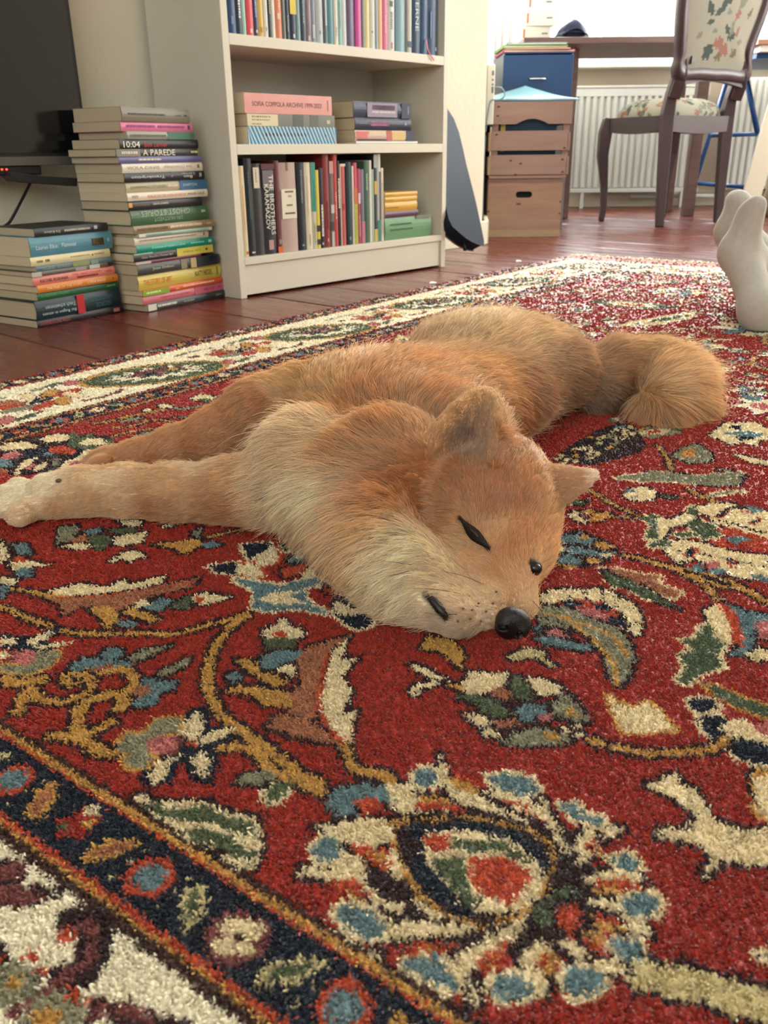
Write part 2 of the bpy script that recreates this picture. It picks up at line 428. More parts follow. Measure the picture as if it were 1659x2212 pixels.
def orangeflower(f, t, dc, s=1):
    for k in range(9):
        a = k*2*math.pi/9+.2; r = .042
        c = 'OGITOYOGI'[k]
        paint(P_(f, ell(t+r*1.15*math.cos(a), dc+r*.72*math.sin(a), .026, .011, a*.8, 10, .35, k)), c, 'M', 1, ('W',))
    paint(P_(f, ell(t, dc, .022, .012, .3, 12, .3)), 'N'); paint(P_(f, ell(t+.004, dc+.002, .009, .005)), 'G')
    for sg in (-1, 1):
        stroke(P_(f, [(t+sg*.03, dc-.052), (t+sg*.075, dc-.06), (t+sg*.105, dc-.045)]), .008, 'M')
        stroke(P_(f, [(t-sg*.02, dc+.055), (t-sg*.07, dc+.062), (t-sg*.11, dc+.055)]), .010, 'Y')
        paint(P_(f, ell(t+sg*.06, dc+.06*sg, .020, .007, .4, 8, .4)), 'E'); paint(P_(f, ell(t-sg*.085, dc-.05*sg, .018, .012, .7, 10, .5)), 'P', 'M', 1, ('W',))
        paint(P_(f, ell(t+sg*.092, dc+.028, .012, .008, .2, 8, .5)), 'M')
def border(side, t0, t1, off):
    f = side_map(side); s = 1 if side in ('left', 'near') else -1
    guard(f, t0-.05, t1+.05, .028, off=off, s=s); guard(f, t0-.27, t1+.27, .259, off=off+.03, s=s)
    return f
fl_ = border('left', FU0, FU1, .62)
k = .862-.404*3
while k < FU1+.25:
    if k > FU0-.2: medallion(fl_, k, .125)
    if k+.207 > FU0-.2 and k+.207 < FU1+.2: orangeflower(fl_, k+.207, .137)
    k += .404
ff_ = border('far', FV0, FV1, .2)
for k in (-.2, .2, .6, 1.0): medallion(ff_, k, .125)
for k in (-.4, 0, .4, .8): orangeflower(ff_, k, .137)
fr_ = border('right', FU0, FU1, .4)
for j in range(6): medallion(fr_, .3+.404*j, .125, -1); orangeflower(fr_, .5+.404*j, .137)
fn_ = border('near', FV0, FV1, .395)
for k in (-.25, .72): medallion(fn_, k, .125)
# --- field: far scatter of palmettes, leaves and sprays ------------------------------------------------------
r_ = np.random.default_rng(21)
def spray(u, v, s, ang, kind):
    if kind == 0:
        for k in range(10):
            a = k*2*math.pi/10+ang
            paint(ell(u+s*.7*math.cos(a), v+s*.7*math.sin(a), s*.36, s*.2, a, 8, .5, k), 'IWBIWIEWIB'[k], 'D', 1)
        paint(ell(u, v, s*.5, s*.45, ang, 10, .3), 'B'); paint(ell(u, v, s*.3, s*.25, ang, 8, .3), 'O'); paint(ell(u+s*.1, v, s*.12, s*.12), 'N')
    elif kind == 1:
        paint(ell(u, v, s*1.3, s*.35, ang, 14, .6, int(s*1e4)), 'I', 'D', 1); paint(ell(u, v, s*.8, s*.14, ang, 8, .3), 'E')
    elif kind == 2:
        q = [(u-s*1.6*math.cos(ang), v-s*1.6*math.sin(ang)), (u-s*.4*math.sin(ang), v+s*.5*math.cos(ang)), (u+s*1.6*math.cos(ang), v+s*1.6*math.sin(ang))]
        stroke(q, .007, 'G', 'D', 1)
        for t in (-.8, .2, 1.1): paint(ell(u+t*s*math.cos(ang), v+t*s*math.sin(ang)+s*.25, s*.4, s*.15, ang+.8, 8, .4), 'YIB'[int(abs(t*3)) % 3], 'D', 1)
    elif kind == 3:
        paint(star(u, v, s*.5, s, 6, ang), 'W', 'N', 1); paint(ell(u, v, s*.35, s*.35), 'P'); paint(ell(u+s*.7, v+s*.5, s*.4, s*.25, 1, 8, .4), 'B')
    else:
        paint(ell(u, v, s, s*.55, ang, 16, .35), 'Y', 'D', 1); paint(ell(u, v, s*.6, s*.3, ang, 12, .3), 'I'); paint(ell(u, v, s*.3, s*.16, ang), 'O')
        for q in (-1, 1): paint(ell(u+q*s*.9*math.cos(ang), v+q*s*.9*math.sin(ang), s*.3, s*.2, ang+1, 8, .4), 'E')
occ = []
for i in range(16000):
    u = r_.uniform(FU0+.04, FU1-.03); v = r_.uniform(FV0+.03, FV1-.03)
    if u < 1.0 and not (u > .8 and v < .1) and not (v < -.12): continue
    s = r_.choice([.022, .03, .04, .055, .075, .095])
    if all((u-a)**2+(v-b)**2 > (s*.86+c*.86)**2 for a, b, c in occ):
        occ.append((u, v, s)); spray(u, v, s*.9, r_.uniform(0, 3.14), int(r_.choice([0, 0, 1, 1, 1, 2, 3, 4, 4])))
# --- field: motifs in the part near the dog ------------------------------------------------------------------
class Crop:
    def __init__(s, x, y, k): s.x, s.y, s.k = x, y, k
    def __call__(s, pts): return uv_px([(s.x+a*s.k, s.y+b*s.k) for a, b in pts])
def draw(crop, txt):
    """one motif per line: colour[/rim[width]] then points; '~w' makes it a stroke of w millimetres"""
    for ln in txt.strip().splitlines():
        tk = ln.split()
        if not tk: continue
        head = tk[0]; w = None
        if '~' in head: head, w = head.split('~')
        c = head[0]; rim = head[1] if len(head) > 1 else None; rw = int(head[2]) if len(head) > 2 else 2
        pts = [tuple(float(q) for q in t.split(',')) for t in tk[1:]]
        uv = crop(pts)
        if w: stroke(uv, float(w)*.001, c, rim, rw)
        else: paint(uv, c, rim, rw, over=('R', 'D', 'N') if rim == 'N' else ('R',))
R3 = Crop(0, 1100, .5003)
draw(R3, '''
GD~4.6 50,345 110,352 200,372 300,380
GD~4.6 0,420 80,450 160,490 180,500
GD~5 170,480 270,525 420,540 600,535 740,540 840,520 940,490 1080,450
GD~6.5 1080,450 1010,500 940,580 910,660 900,760 930,840 970,900 1060,970 1160,1040 1280,1130 1400,1199
GD~6.5 1480,1010 1540,1120 1659,1150 1700,1190
YD 250,80 340,65 320,130 250,150
ID 480,30 620,50 600,80 540,70
ID 500,120 640,95 625,140 540,160 490,155
ID 245,160 330,145 420,160 340,175
ED 470,85 590,80 600,100 520,110
ED 380,120 460,105 490,140 440,180 400,160
TD 300,130 370,110 390,140 320,150
BD 360,95 430,80 445,100 380,115
ID 460,235 530,190 570,175 640,205 590,215 560,230 520,215
GD 640,150 720,145 850,130 890,150 800,195 740,165
BD 860,150 930,140 970,155 900,170
YD 820,110 880,70 860,125
GD~4 890,125 990,100 1080,80
ID 700,75 760,50 800,55 740,80
BD 50,150 120,145 140,200 80,190
ID 0,130 30,160 45,215 0,230
OD 60,205 110,200 130,240 70,235
ID 30,235 130,225 215,238 150,250 60,265
BD 70,260 140,250 140,290 80,295
ID 0,290 90,300 60,330 0,320
BD 0,330 45,335 20,385 0,390
ID 200,355 360,320 460,340 540,300 560,325 720,285 700,320 560,350 400,370 250,375
TD 190,380 400,375 560,355 740,320 870,295 820,340 700,365 590,400 520,440 420,420 340,425 280,460 260,410
O~2.5 250,385 450,372 620,350 860,308
ID 570,400 640,390 650,420 590,430
BD 620,430 690,385 750,395 700,440
GD 380,430 500,415 520,480 460,520 430,460
GD 520,440 580,430 690,475 680,495 600,470
BD 510,490 600,480 590,505 530,510
ED 750,400 830,370 820,430 760,435
ID 820,380 880,360 1000,380 940,400 860,415
OI 840,385 890,380 880,405 850,405
N 0,535 130,550 250,505 268,525 190,580 340,565 210,615 100,612 0,600
I 0,550 80,560 70,585 0,590
I 110,565 240,520 210,560 130,590
I 150,590 320,570 260,595 170,605
I 0,610 45,610 40,645 0,650
YG 160,620 260,610 250,650 190,690 120,715 0,700 20,670 100,680
PM 60,620 140,605 165,640 120,675 60,660
BD 300,680 370,640 450,650 560,660 580,680 480,690 380,690 320,710
BD 440,620 490,595 540,610 520,650 450,650
BD 610,750 650,720 690,740 770,740 750,780 690,790 690,830 610,860 580,840 640,790
YD 550,640 620,605 750,585 640,640 590,660
YD 690,700 760,670 830,630 800,680 730,720 690,730
TD 370,695 470,668 500,675 420,705
TD 575,770 650,755 640,810 590,820
GD~9 20,720 60,750 130,745 210,730
GD~7 80,890 100,820 140,765
GD~6 150,770 160,810 250,835 330,815 400,770 390,730 330,710 280,725 300,755 350,750
GD~6.5 430,710 530,690 580,730 560,790
GD~8 360,990 340,920 360,850 440,810 500,800 540,820 520,860 490,860
GD~9 200,980 300,980 360,990 440,1045 510,1055
GD~6 360,990 460,930 510,910
YG 520,1010 560,960 600,980 650,950 680,910 780,900 770,960 700,980 640,1000 640,1060 670,1080 620,1120 540,1110 560,1060 510,1040
PM 630,1010 690,975 760,990 770,1030 710,1060 640,1040
IN3 790,930 860,865 885,930 870,985 820,1005 770,975
IN3 850,1010 900,960 1040,935 960,985 880,1020
IN3 830,1080 870,1040 920,1080 890,1170 850,1140
IN3 640,1150 680,1090 800,1060 740,1100 710,1170 670,1180
N 760,1020 830,1015 840,1045 780,1050
O 800,1010 845,1005 850,1025 815,1030
TD 1280,650 1340,590 1540,535 1440,600 1390,680 1380,780 1370,860 1340,920 1260,880 1230,820 1300,760
ID 1440,610 1500,560 1480,650 1550,640 1480,720 1520,790 1480,880 1545,865 1520,950 1530,1010 1480,1010 1400,920 1380,840 1400,760 1420,680
TD 1150,940 1200,885 1340,910 1460,1000 1470,1020 1300,990
O~3.4 1420,620 1395,720 1375,850 1420,940 1490,1015
GD 1010,650 1090,650 1130,700 1250,740 1200,770 1100,720
GD 960,790 1040,760 1250,790 1260,860 1150,850 1080,800
ID 1190,700 1230,670 1280,680 1270,720
BD 1120,640 1200,610 1320,610 1280,650 1180,690 1140,690
BD 980,720 1020,700 1050,730 1000,755
ID 1140,520 1200,500 1210,470 1250,480 1250,510 1300,510 1320,550 1240,570 1160,560 1130,540
OI 1180,530 1230,525 1240,550 1190,555
ED 1140,560 1290,555 1270,600 1150,610
NI 1040,150 1170,145 1160,170 1100,200 1080,220
NI 900,245 1030,225 1020,280 940,275
NI 1210,130 1300,135 1230,190
BI 1000,300 1100,310 1200,330 1390,290 1380,330 1310,340 1330,400 1440,460 1300,430 1160,440 1090,430 1100,350
IO 1100,200 1190,165 1210,210 1180,240 1120,250
IO 1030,250 1080,225 1120,250 1150,290 1100,300 1040,280
BD 1230,230 1290,190 1400,200 1300,230
ID 1250,180 1330,150 1380,180 1290,215
OD 1210,260 1330,230 1310,280 1230,300
ID 1310,270 1390,240 1360,290 1310,300
I 1120,380 1200,355 1310,350 1250,380 1330,410 1200,410 1130,405
OD 1390,345 1490,330 1500,360 1420,370
NI 1450,455 1520,460 1630,450 1600,500 1560,520 1500,500
ID 1430,410 1470,400 1530,430 1620,430 1560,455 1460,450
ID 1400,310 1470,300 1430,330
BD 1440,390 1530,370 1520,400
ID 1530,380 1600,360 1610,400
''')
R4 = Crop(830, 1200, .4997)
draw(R4, '''
GD~5.4 880,790 1000,830 1150,855 1300,850 1420,835 1500,780
GD~5 1050,0 1200,40 1300,80 1400,140 1450,200
GD~5 1250,50 1400,80 1550,140 1659,200
GD 155,400 200,345 300,370 350,420 330,490 250,420
ID 110,465 180,490 240,520 290,545 200,530 140,500
ID 105,590 150,555 240,540 250,560 160,575 140,610
GD~3.5 280,555 340,572
ID 330,560 380,495 460,510 540,510 520,560 450,590 400,600 350,600
ED 545,560 570,515 620,550 645,590 630,630 570,620
ID 610,530 680,530 780,570 760,600 690,610 650,580
TD 450,590 510,560 550,600 540,640 490,620
ED 310,610 370,600 470,620 560,680 520,700 440,690 400,640
BD 570,670 600,640 700,645 690,680 640,720 590,720
PD 665,690 720,680 740,710 690,720
TD 480,720 580,700 560,740 490,750
ID 345,680 420,690 470,720 440,740 510,770 500,790 420,780 425,745 380,720
YD 730,640 800,600 870,680 890,720 820,720 740,690
G 780,670 830,665 840,700 800,695
D 750,740 830,710 885,735 870,795 790,785
I 770,745 800,735 800,760 775,765
I 820,725 855,730 845,755 815,755
I 830,765 860,765 850,785 825,785
YD 500,815 580,760 700,740 790,780 820,800 740,820 600,825
G 690,770 750,765 770,800 700,800
CD 535,440 600,405 700,410 690,440 760,485 700,475 660,440 560,455
YD 640,230 720,220 830,235 900,280 1000,310 1060,370 1080,440 1060,510 1010,580 975,530 950,430 880,350 780,310 680,300
ID 650,190 720,150 780,140 850,150 930,140 1000,165 1080,210 1110,260 1120,310 1090,350 1050,320 1040,260 960,210 880,190 800,195 720,210
D~1.5 780,140 800,190
D~1.5 860,148 880,190
D~1.5 940,140 950,205
D~1.5 1010,170 1000,225
D~1.5 1085,220 1040,250
D~1.5 1110,290 1050,300
O~9 760,210 820,205 880,210 950,220 1010,280
N 765,200 810,190 860,205 840,225 780,225
N 900,215 960,205 985,240 930,240
N 970,270 1030,260 1040,300 980,305
P 830,230 900,225 970,260 960,285 880,260
G~3.6 660,250 760,265 850,320 940,400 990,470 1010,560
G~3.6 780,265 900,310 1000,360 1050,440
D~1.6 650,265 750,285 840,335 920,420
PD 690,330 760,320 800,355 740,360
BD 650,360 720,350 800,370 900,390 890,415 780,400 680,380
BD 640,310 680,305 670,345
ED 940,60 1000,90 1100,120 1200,190 1290,240 1180,200 1080,150 980,120
TI 940,50 1050,70 1190,90 1170,120 1290,160 1240,190 1150,140 1030,90
EI 1270,360 1350,360 1370,310 1410,295 1430,350 1470,370 1440,440 1470,480 1380,510 1300,560 1260,545 1300,490 1280,430 1340,410
BD 1480,210 1560,240 1680,260 1680,300 1600,320 1600,380 1560,430 1480,440 1540,400 1540,320
ID 1380,240 1440,210 1490,260 1520,330 1530,390 1460,380 1420,310
O~7 1460,210 1500,260 1525,320 1530,390
PD 1600,290 1680,280 1680,370 1620,360
ID 1560,430 1620,400 1680,420 1680,455 1580,450
IG 970,605 1020,640 1090,660 1140,635 1200,680 1260,755 1150,765 1030,760 1000,700
EG 1370,550 1440,570 1560,620 1680,660 1680,710 1540,660 1440,610
NI 1320,620 1420,620 1440,660 1360,680 1320,650
NI 1370,690 1460,690 1490,750 1430,800 1370,750
I 1450,730 1550,700 1640,760 1680,830 1560,790 1480,780
NI 1490,790 1590,800 1680,830 1680,910 1590,900 1510,870
P 1590,730 1680,720 1680,780 1610,760
GD 1600,930 1680,920 1680,1000 1620,1080 1590,1000
''')
R6 = Crop(600, 1550, .6383)
draw(R6, '''
CD~16 1200,850 1300,890 1400,900 1500,930 1659,980 1760,1010
D 200,330 380,330 560,240 700,290 900,310 1060,430 1080,560 1130,660 1090,760 960,800 840,790 660,810 480,760 330,640 260,520 220,430
BD 160,290 200,240 300,220 400,250 380,280 260,280 270,330 200,330
O 260,280 340,270 350,310 290,330
BI 460,190 510,165 550,210 510,235 470,220
BI 700,200 780,190 860,210 885,240 830,270 760,240
BI 950,290 1010,290 1040,330 1110,340 1090,370 1000,340
BI 1130,470 1190,460 1225,500 1200,525 1150,500
BI 1170,620 1240,590 1300,620 1280,660 1210,680 1170,660
BI 1120,760 1220,750 1240,800 1200,840 1150,800
BI 960,890 1000,840 1090,860 1110,900 1050,940 980,930
BI 720,910 770,860 850,890 860,930 800,960 740,940
BI 430,820 550,800 570,850 620,900 590,930 520,880 440,850
BI 190,660 240,625 320,660 365,700 360,740 300,750 230,700
BI 120,440 170,395 230,450 180,490 140,480
ID 370,230 440,220 470,260 590,290 640,330 540,310 420,330 380,290
G 460,260 560,270 620,310 520,310
O~5 470,300 560,300 640,320
ID 540,110 570,160 600,230 700,270 780,320 860,360 700,310 600,290 560,230
O 560,150 600,190 690,230 610,210
G 570,200 640,215 700,260 620,250
ID 700,250 790,250 880,300 900,260 920,310 960,390 1000,470 960,460 920,370 830,320
O 760,275 830,290 900,350 840,320
ID 120,370 200,360 300,340 380,350 390,420 300,440 240,430 200,390
O 240,430 330,440 400,430 380,520 330,500
G 290,450 370,455 360,500
ID 380,440 420,430 440,520 400,560 380,500
ID 50,530 100,500 180,510 250,460 300,490 290,540 340,600 430,640 420,670 320,620 250,560 170,550
O 150,545 260,550 330,610 270,600
G 180,570 280,600 350,640 260,610
ID 440,600 520,650 640,670 620,690 500,670
ID 370,690 470,690 560,700 680,690 690,720 600,740 480,740 430,760 380,740
O 410,780 500,755 620,770 560,800 460,795
G 440,785 500,770 540,790
ID 310,800 350,770 340,815
ID 570,850 620,800 700,750 800,690 850,660 840,710 760,770 700,820 650,880 590,870
O 660,830 760,760 810,740 730,830 680,860
G 700,840 760,790 730,845
ID 820,830 860,760 920,750 930,790 880,850 920,900 900,970 880,890
G 880,800 950,780 950,830 900,880
O 870,830 910,790 905,840
ID 950,750 1000,750 1050,790 1040,820 980,800
ID 1060,810 1130,820 1210,870 1120,860
O 1030,750 1100,760 1140,810 1070,790
G 1030,740 1090,730 1120,775
ID 1040,620 1130,610 1170,650 1100,650
ID 1120,690 1250,700 1270,740 1160,720
G 1060,670 1130,690 1180,720 1080,720
O 1060,650 1120,670 1190,700 1120,700
ID 1030,550 1120,510 1200,530 1260,555 1150,560 1080,570
O 1060,560 1160,540 1220,570 1130,590
G 1060,580 1150,570 1160,595 1090,600
ID 1000,440 1050,370 1090,400 1070,470 1020,500
ID 1080,420 1120,370 1190,370 1140,400
O 1040,430 1080,400 1060,470
G 1080,440 1110,430 1090,480
ID 640,960 670,890 690,920 670,985
G 380,350 500,340 650,330 850,370 935,430 940,520 900,590 830,680 700,710 560,675 470,600 405,480
D 395,365 500,350 650,340 840,380 920,440 925,520 890,580 820,665 700,695 570,660 485,590 420,480
N 420,370 480,345 500,375 560,370 640,345 800,370 880,420 920,490 900,560 860,500 800,420 700,395 600,390 500,400 490,470 560,530 600,610 680,660 620,670 540,620 460,540 450,490 480,430
I 500,395 600,372 700,392 800,415 868,470 905,550 880,620 800,655 720,665 640,635 575,565 495,480
E 600,400 650,420 760,420 850,460 840,490 740,450 660,460 600,440
E 515,482 620,472 640,520 650,590 700,640 650,640 585,570 540,510
O 640,480 760,470 820,500 865,545 820,590 790,630 700,600 660,560
O 500,400 580,400 595,440 540,455 510,440
ED 910,590 1000,570 1020,590 930,620
ED 870,640 920,620 930,680 910,730 870,690
OD 940,640 1030,630 1030,680 990,740 950,700
ID 1230,220 1300,215 1350,180 1370,230 1400,230 1440,270 1480,350 1560,380 1700,370 1700,490 1600,500 1520,480 1440,545 1470,470 1420,430 1330,410 1280,400 1300,370 1390,380 1420,330 1350,280
IG 1610,200 1700,190 1700,370 1620,320
NI 1610,800 1700,790 1700,830
''')
R5 = Crop(0, 1550, .5003)
draw(R5, '''
GD~7 940,140 1010,125 1110,150 1180,230 1260,260 1340,300 1420,330
ID 580,340 610,320 660,365 740,360 880,360 970,400 1100,430 1130,470 1130,560 1100,660 1030,650 960,600 1010,580 920,560 810,540 760,480 660,410
E 620,370 680,370 760,400 890,375 960,420 1090,450 1110,510 1020,500 940,460 880,450 760,440 700,430
E 790,490 860,470 1000,510 1060,570 1110,580 1090,630 1000,590 930,550 840,540
YD 1010,280 1080,240 1170,230 1200,260 1120,290 1050,290
EI 1140,330 1190,280 1260,280 1280,300 1220,340 1160,370
''')
NB = Crop(0, 1840, .2411)
draw(NB, '''
D -300,60 -40,60 120,60 270,90 260,210 190,280 60,280 -300,250
M -280,110 0,130 120,80 250,100 240,200 180,250 60,250 -280,220
D -300,290 150,280 300,340 460,395 390,465 150,505 -300,470
M -300,320 0,300 150,300 300,360 440,400 380,445 150,485 -300,440
D~5 300,310 400,350 560,380
D~15 520,650 650,620 830,610 900,680 850,800 840,950 750,1080 560,1150 440,1210
O~5 560,690 600,760 690,720
M~5 650,660 820,650 850,700 820,850 800,980 640,1100 480,1230 300,1320 60,1490
Y 0,1050 150,960 380,1080 400,1180 350,1230 200,1340 0,1400 -200,1300
G 100,1130 230,1130 200,1220 50,1240
Y 200,1500 350,1290 560,1230 760,1340 740,1500 600,1650 250,1650
G 300,1450 450,1380 600,1430 500,1600 250,1600
O 160,940 270,880 370,930 330,980 250,960
O 270,1030 450,1040 410,1100 330,1080
O 570,1310 640,1270 700,1180 720,1330 830,1290 820,1350 700,1360
D 830,1300 900,1270 1000,1330 1150,1330 1250,1400 1350,1400 1500,1480 1659,1500 1800,1600 1150,1650 900,1480 760,1600 760,1440
M~6 800,1500 880,1400 1000,1390 1200,1450 1400,1520
D -100,780 0,780 80,830 30,900 100,920 80,1020 0,1040 -100,1000
O~5 -20,950 30,960
Y 900,1750 1200,1700 1500,1800 1300,1950 1000,1950
''')
LL = Crop(0, 820, .2532)
draw(LL, '''
D 0,560 200,500 480,460 640,480 800,460 960,500 1030,620 900,680 800,720 500,800 130,820 0,790
ID 0,580 60,540 230,530 340,575 180,600 20,610
ID 340,510 430,470 560,465 620,515 520,530 400,540
P 20,640 130,610 200,640 100,680 0,680
E 590,480 640,450 700,490 790,455 810,500 960,510 1010,600 930,620 850,615 760,580 640,590 580,560
I 660,555 740,505 880,505 920,555 780,560
O 410,590 540,560 660,615 640,640 490,630 420,625
N 210,610 360,580 560,540 410,590 420,650 330,700 280,690 380,650 220,680
N 540,650 640,640 700,590 740,600 660,660
B 370,610 470,630 440,665 380,650
Y 440,700 530,660 510,720 450,735
I 130,770 220,680 320,670 250,730 180,770 170,820 130,815
P 210,750 290,715 330,730 240,775
I 280,780 330,730 400,690 410,740 330,780
I 500,790 540,720 640,670 740,600 800,600 720,660 760,720 680,740 610,760 540,800
P 590,710 690,685 700,715 620,745
I 800,680 830,630 960,620 1030,650 940,680 860,700
P 870,640 940,625 960,655 890,665
B -100,690 0,680 90,690 120,740 0,750 -100,750
T -100,770 0,760 100,770 60,800 -100,800
GD~6 780,375 920,360 1080,320 1280,280 1420,255
YD 1020,370 1100,330 1240,320 1180,350
ID 1210,270 1250,245 1300,260 1260,275
ID 1330,225 1400,205 1480,215 1470,240 1380,245
YD~6 1480,240 1560,255 1659,235 1760,225
GD~5 970,410 1080,405 1180,385 1280,350 1400,345 1520,380 1600,375
YD~5 1480,325 1560,325 1620,345 1580,370
GD~4 940,490 1100,450 1350,420 1600,395
YD 1110,505 1200,460 1330,440 1280,480 1170,490
NI 1410,510 1480,470 1560,445 1500,495
ID 1620,170 1680,140 1760,150 1700,180
''')
L2 = Crop(0, 780, .4521)
draw(L2, '''
ID 905,180 960,160 1030,170 1020,190 940,190
ED 935,182 1030,180 1000,200
BD 1150,140 1170,105 1220,95 1330,90 1230,120 1190,140
N 1180,130 1210,105 1230,112 1200,135
ID 1060,160 1130,140 1150,160 1090,165
ID 1040,500 1180,480 1200,510 1100,520
''')
RR = Crop(900, 620, .4575)
draw(RR, '''
D 640,820 720,750 850,680 950,640 1050,690 1090,750 1040,790 960,810 820,845
N 860,705 910,710 890,760 800,770 780,755 870,745
BD 930,660 1000,650 990,680 940,680
GD~4.5 1130,745 1180,800 1200,860
YD 1200,800 1250,760 1330,740 1400,790 1380,830 1290,835
G 1240,780 1310,760 1320,800 1260,810
O 1270,785 1300,780 1295,797
YI 930,900 1080,880 1180,870 1230,900 1330,890 1430,880 1540,870 1480,910 1350,930 1200,920 1050,920
ID 1490,790 1560,800 1690,830 1690,850 1560,825
ID 1380,700 1460,640 1600,640 1690,690 1600,740 1450,730
N 1460,660 1540,650 1530,680
B 1440,690 1560,680 1650,700 1560,715
N 1500,710 1560,705 1600,715 1530,725
ID 1330,610 1400,590 1480,600 1380,615
''')
pp = np.random.default_rng(5)
for i in range(46):
    t = pp.random(); x = 660+400*t; y = 810-150*t+pp.uniform(-45, 60)*(.4+.6*math.sin(math.pi*min(1, t+.15)))
    paint(RR([(x-17, y+4), (x-4, y-9), (x+15, y-6), (x+18, y+4), (x+2, y+10)]), 'CICGIYC'[i % 7], 'D', 1, over=None)
RH = Crop(1150, 1000, .3068)
draw(RH, '''
GD~5 380,180 480,240 600,310 720,355
GD~5 540,380 680,388 830,400
GD~5 620,645 760,680 950,735 1150,800 1300,860 1460,890 1600,960 1750,1040
GD~5 1090,180 1200,240 1350,295
YD 580,110 640,90 790,90 820,60 960,65 1150,90 1300,120 1420,90 1490,110 1450,160 1300,165 1100,145 900,120 740,125
YD~5 1300,45 1400,60 1490,90
YI~5 1250,235 1350,210 1500,200
ID 640,230 700,180 790,165 880,205 860,250 770,275 680,260
B 640,190 710,185 730,210 660,215
B 680,240 740,235 735,255
ED 910,225 1000,235 1060,250 960,255
ED 200,295 300,270 400,265 340,300
ID 255,370 290,335 330,350 340,385 390,410 360,430 300,405
GD 335,340 420,325 440,355 550,345 530,380 470,420 390,410 420,375
O 420,370 450,365 440,380
D 180,500 330,470 560,560 620,610 540,700 400,740 180,745
B 185,520 280,500 440,540 400,580 280,570 180,560
B 180,610 330,590 470,625 600,640 560,670 400,650 260,640
B 165,660 250,640 350,690 330,720 180,700
G 320,525 370,505 410,530 360,545
G 420,580 500,550 580,590 520,610
G 345,680 420,670 510,690 440,715
G 200,720 320,715 300,745 230,750
I 470,640 580,640 560,660 490,660
I 165,600 230,590 220,630 165,640
TI 450,735 600,745 700,780 890,800 860,830 940,880 1060,910 1030,940 900,900 740,810
EI 500,780 620,810 720,850 830,910 930,975 800,960 690,890 640,860 570,880
EI 740,390 850,360 900,380 880,460 890,540 800,540 830,460 810,410
EI 800,590 900,545 1030,560 1010,590 880,600
ID 850,395 1000,390 1080,350 1160,380 1080,440 960,460 930,530 890,520 920,440
EI 990,500 1100,490 1180,500 1060,530
EI 1090,320 1150,300 1180,360 1100,370
EI 1080,430 1180,400 1300,450 1330,510 1200,540 1130,480
ID 1160,310 1260,290 1420,285 1450,300 1340,330 1290,380 1180,360
ID 940,600 1040,540 1200,560 1400,620 1760,670 1760,800 1560,830 1420,800 1280,740 1160,680 1030,710 960,660
ID 1240,390 1420,320 1600,330 1760,380 1760,540 1600,540 1480,480 1300,430
D~2 1300,400 1480,450 1659,500
D~2 1000,620 1200,640 1450,700 1659,730
O 1280,465 1400,460 1580,510 1700,540 1700,620 1560,620 1440,540
B 1360,530 1460,505 1540,545 1430,575
O 1230,545 1340,540 1420,590 1340,600
O 1265,380 1370,335 1400,350 1340,390
N 1285,372 1370,340 1380,360 1310,385
O 1515,430 1600,385 1630,400 1560,435
N 1530,420 1600,390 1615,405 1560,430
O 1055,650 1120,590 1180,610 1130,670
N 1070,635 1120,600 1165,610 1110,660
O 1360,680 1410,660 1450,720 1400,745
N 1370,680 1405,665 1435,715 1405,730
N 1640,690 1700,680 1700,720
B 1100,745 1150,710 1220,740 1180,775
B 1230,770 1330,740 1380,770 1300,790
P 1210,700 1310,690 1320,730 1250,750
B 1530,790 1600,780 1700,830 1640,850
B 1480,300 1560,305 1640,335 1560,360
P 1470,345 1540,330 1560,365
''')
# --- the pile: a woven ground with every knot cut proud and uneven ------------------------------------------
def axis(a, b, pts):
    """graded coordinates: list of (pos, step) control values"""
    out = [a]
    xs = [p for p, _ in pts]; st = [q for _, q in pts]
    while out[-1] < b: out.append(out[-1]+float(np.interp(out[-1], xs, st)))
    out[-1] = b
    return np.array(out)
au = axis(U0, U1, [(-.15, .0026), (.10, .0021), (.75, .0021), (1.1, .0034), (1.8, .006), (2.8, .008)])
av = axis(V0, V1, [(-.66, .008), (-.25, .0045), (-.15, .0026), (.02, .0021), (.55, .0021), (.8, .0030), (1.3, .0042)])
GU, GV = np.meshgrid(au, av, indexing='ij')
su = np.gradient(au)[:, None]; sv = np.gradient(av)[None, :]
jit = np.random.default_rng(9)
JU = GU+(jit.random(GU.shape)-.5)*.0026; JV = GV+(jit.random(GU.shape)-.5)*.0026
def rug_idx(u, v):
    i = np.clip(((u-U0)/CELL).astype(int), 0, NU-1); j = np.clip(((v-V0)/CELL).astype(int), 0, NV-1)
    return RUG[i, j]
PALA = np.array([lin(PAL[k]) for k in PKEYS])
abrash = 1+.07*np.sin(GU*23+2*np.sin(GV*9))*np.sin(GU*7+1)
colr = PALA[rug_idx(JU, JV)]*(abrash*(.86+.28*jit.random(GU.shape)))[..., None]
fine = np.clip(.0045/np.maximum(su, sv), .3, 1)
hz = RUG_Z-.0016+(jit.random(GU.shape)*.0030-.0008)*fine
edge = np.minimum(np.minimum(GU-U0, U1-GU), np.minimum(GV-V0, V1-GV)); hz = np.where(edge < .004, .002, hz)
X = GU*RU[0]+GV*RV[0]; Y = GU*RU[1]+GV*RV[1]
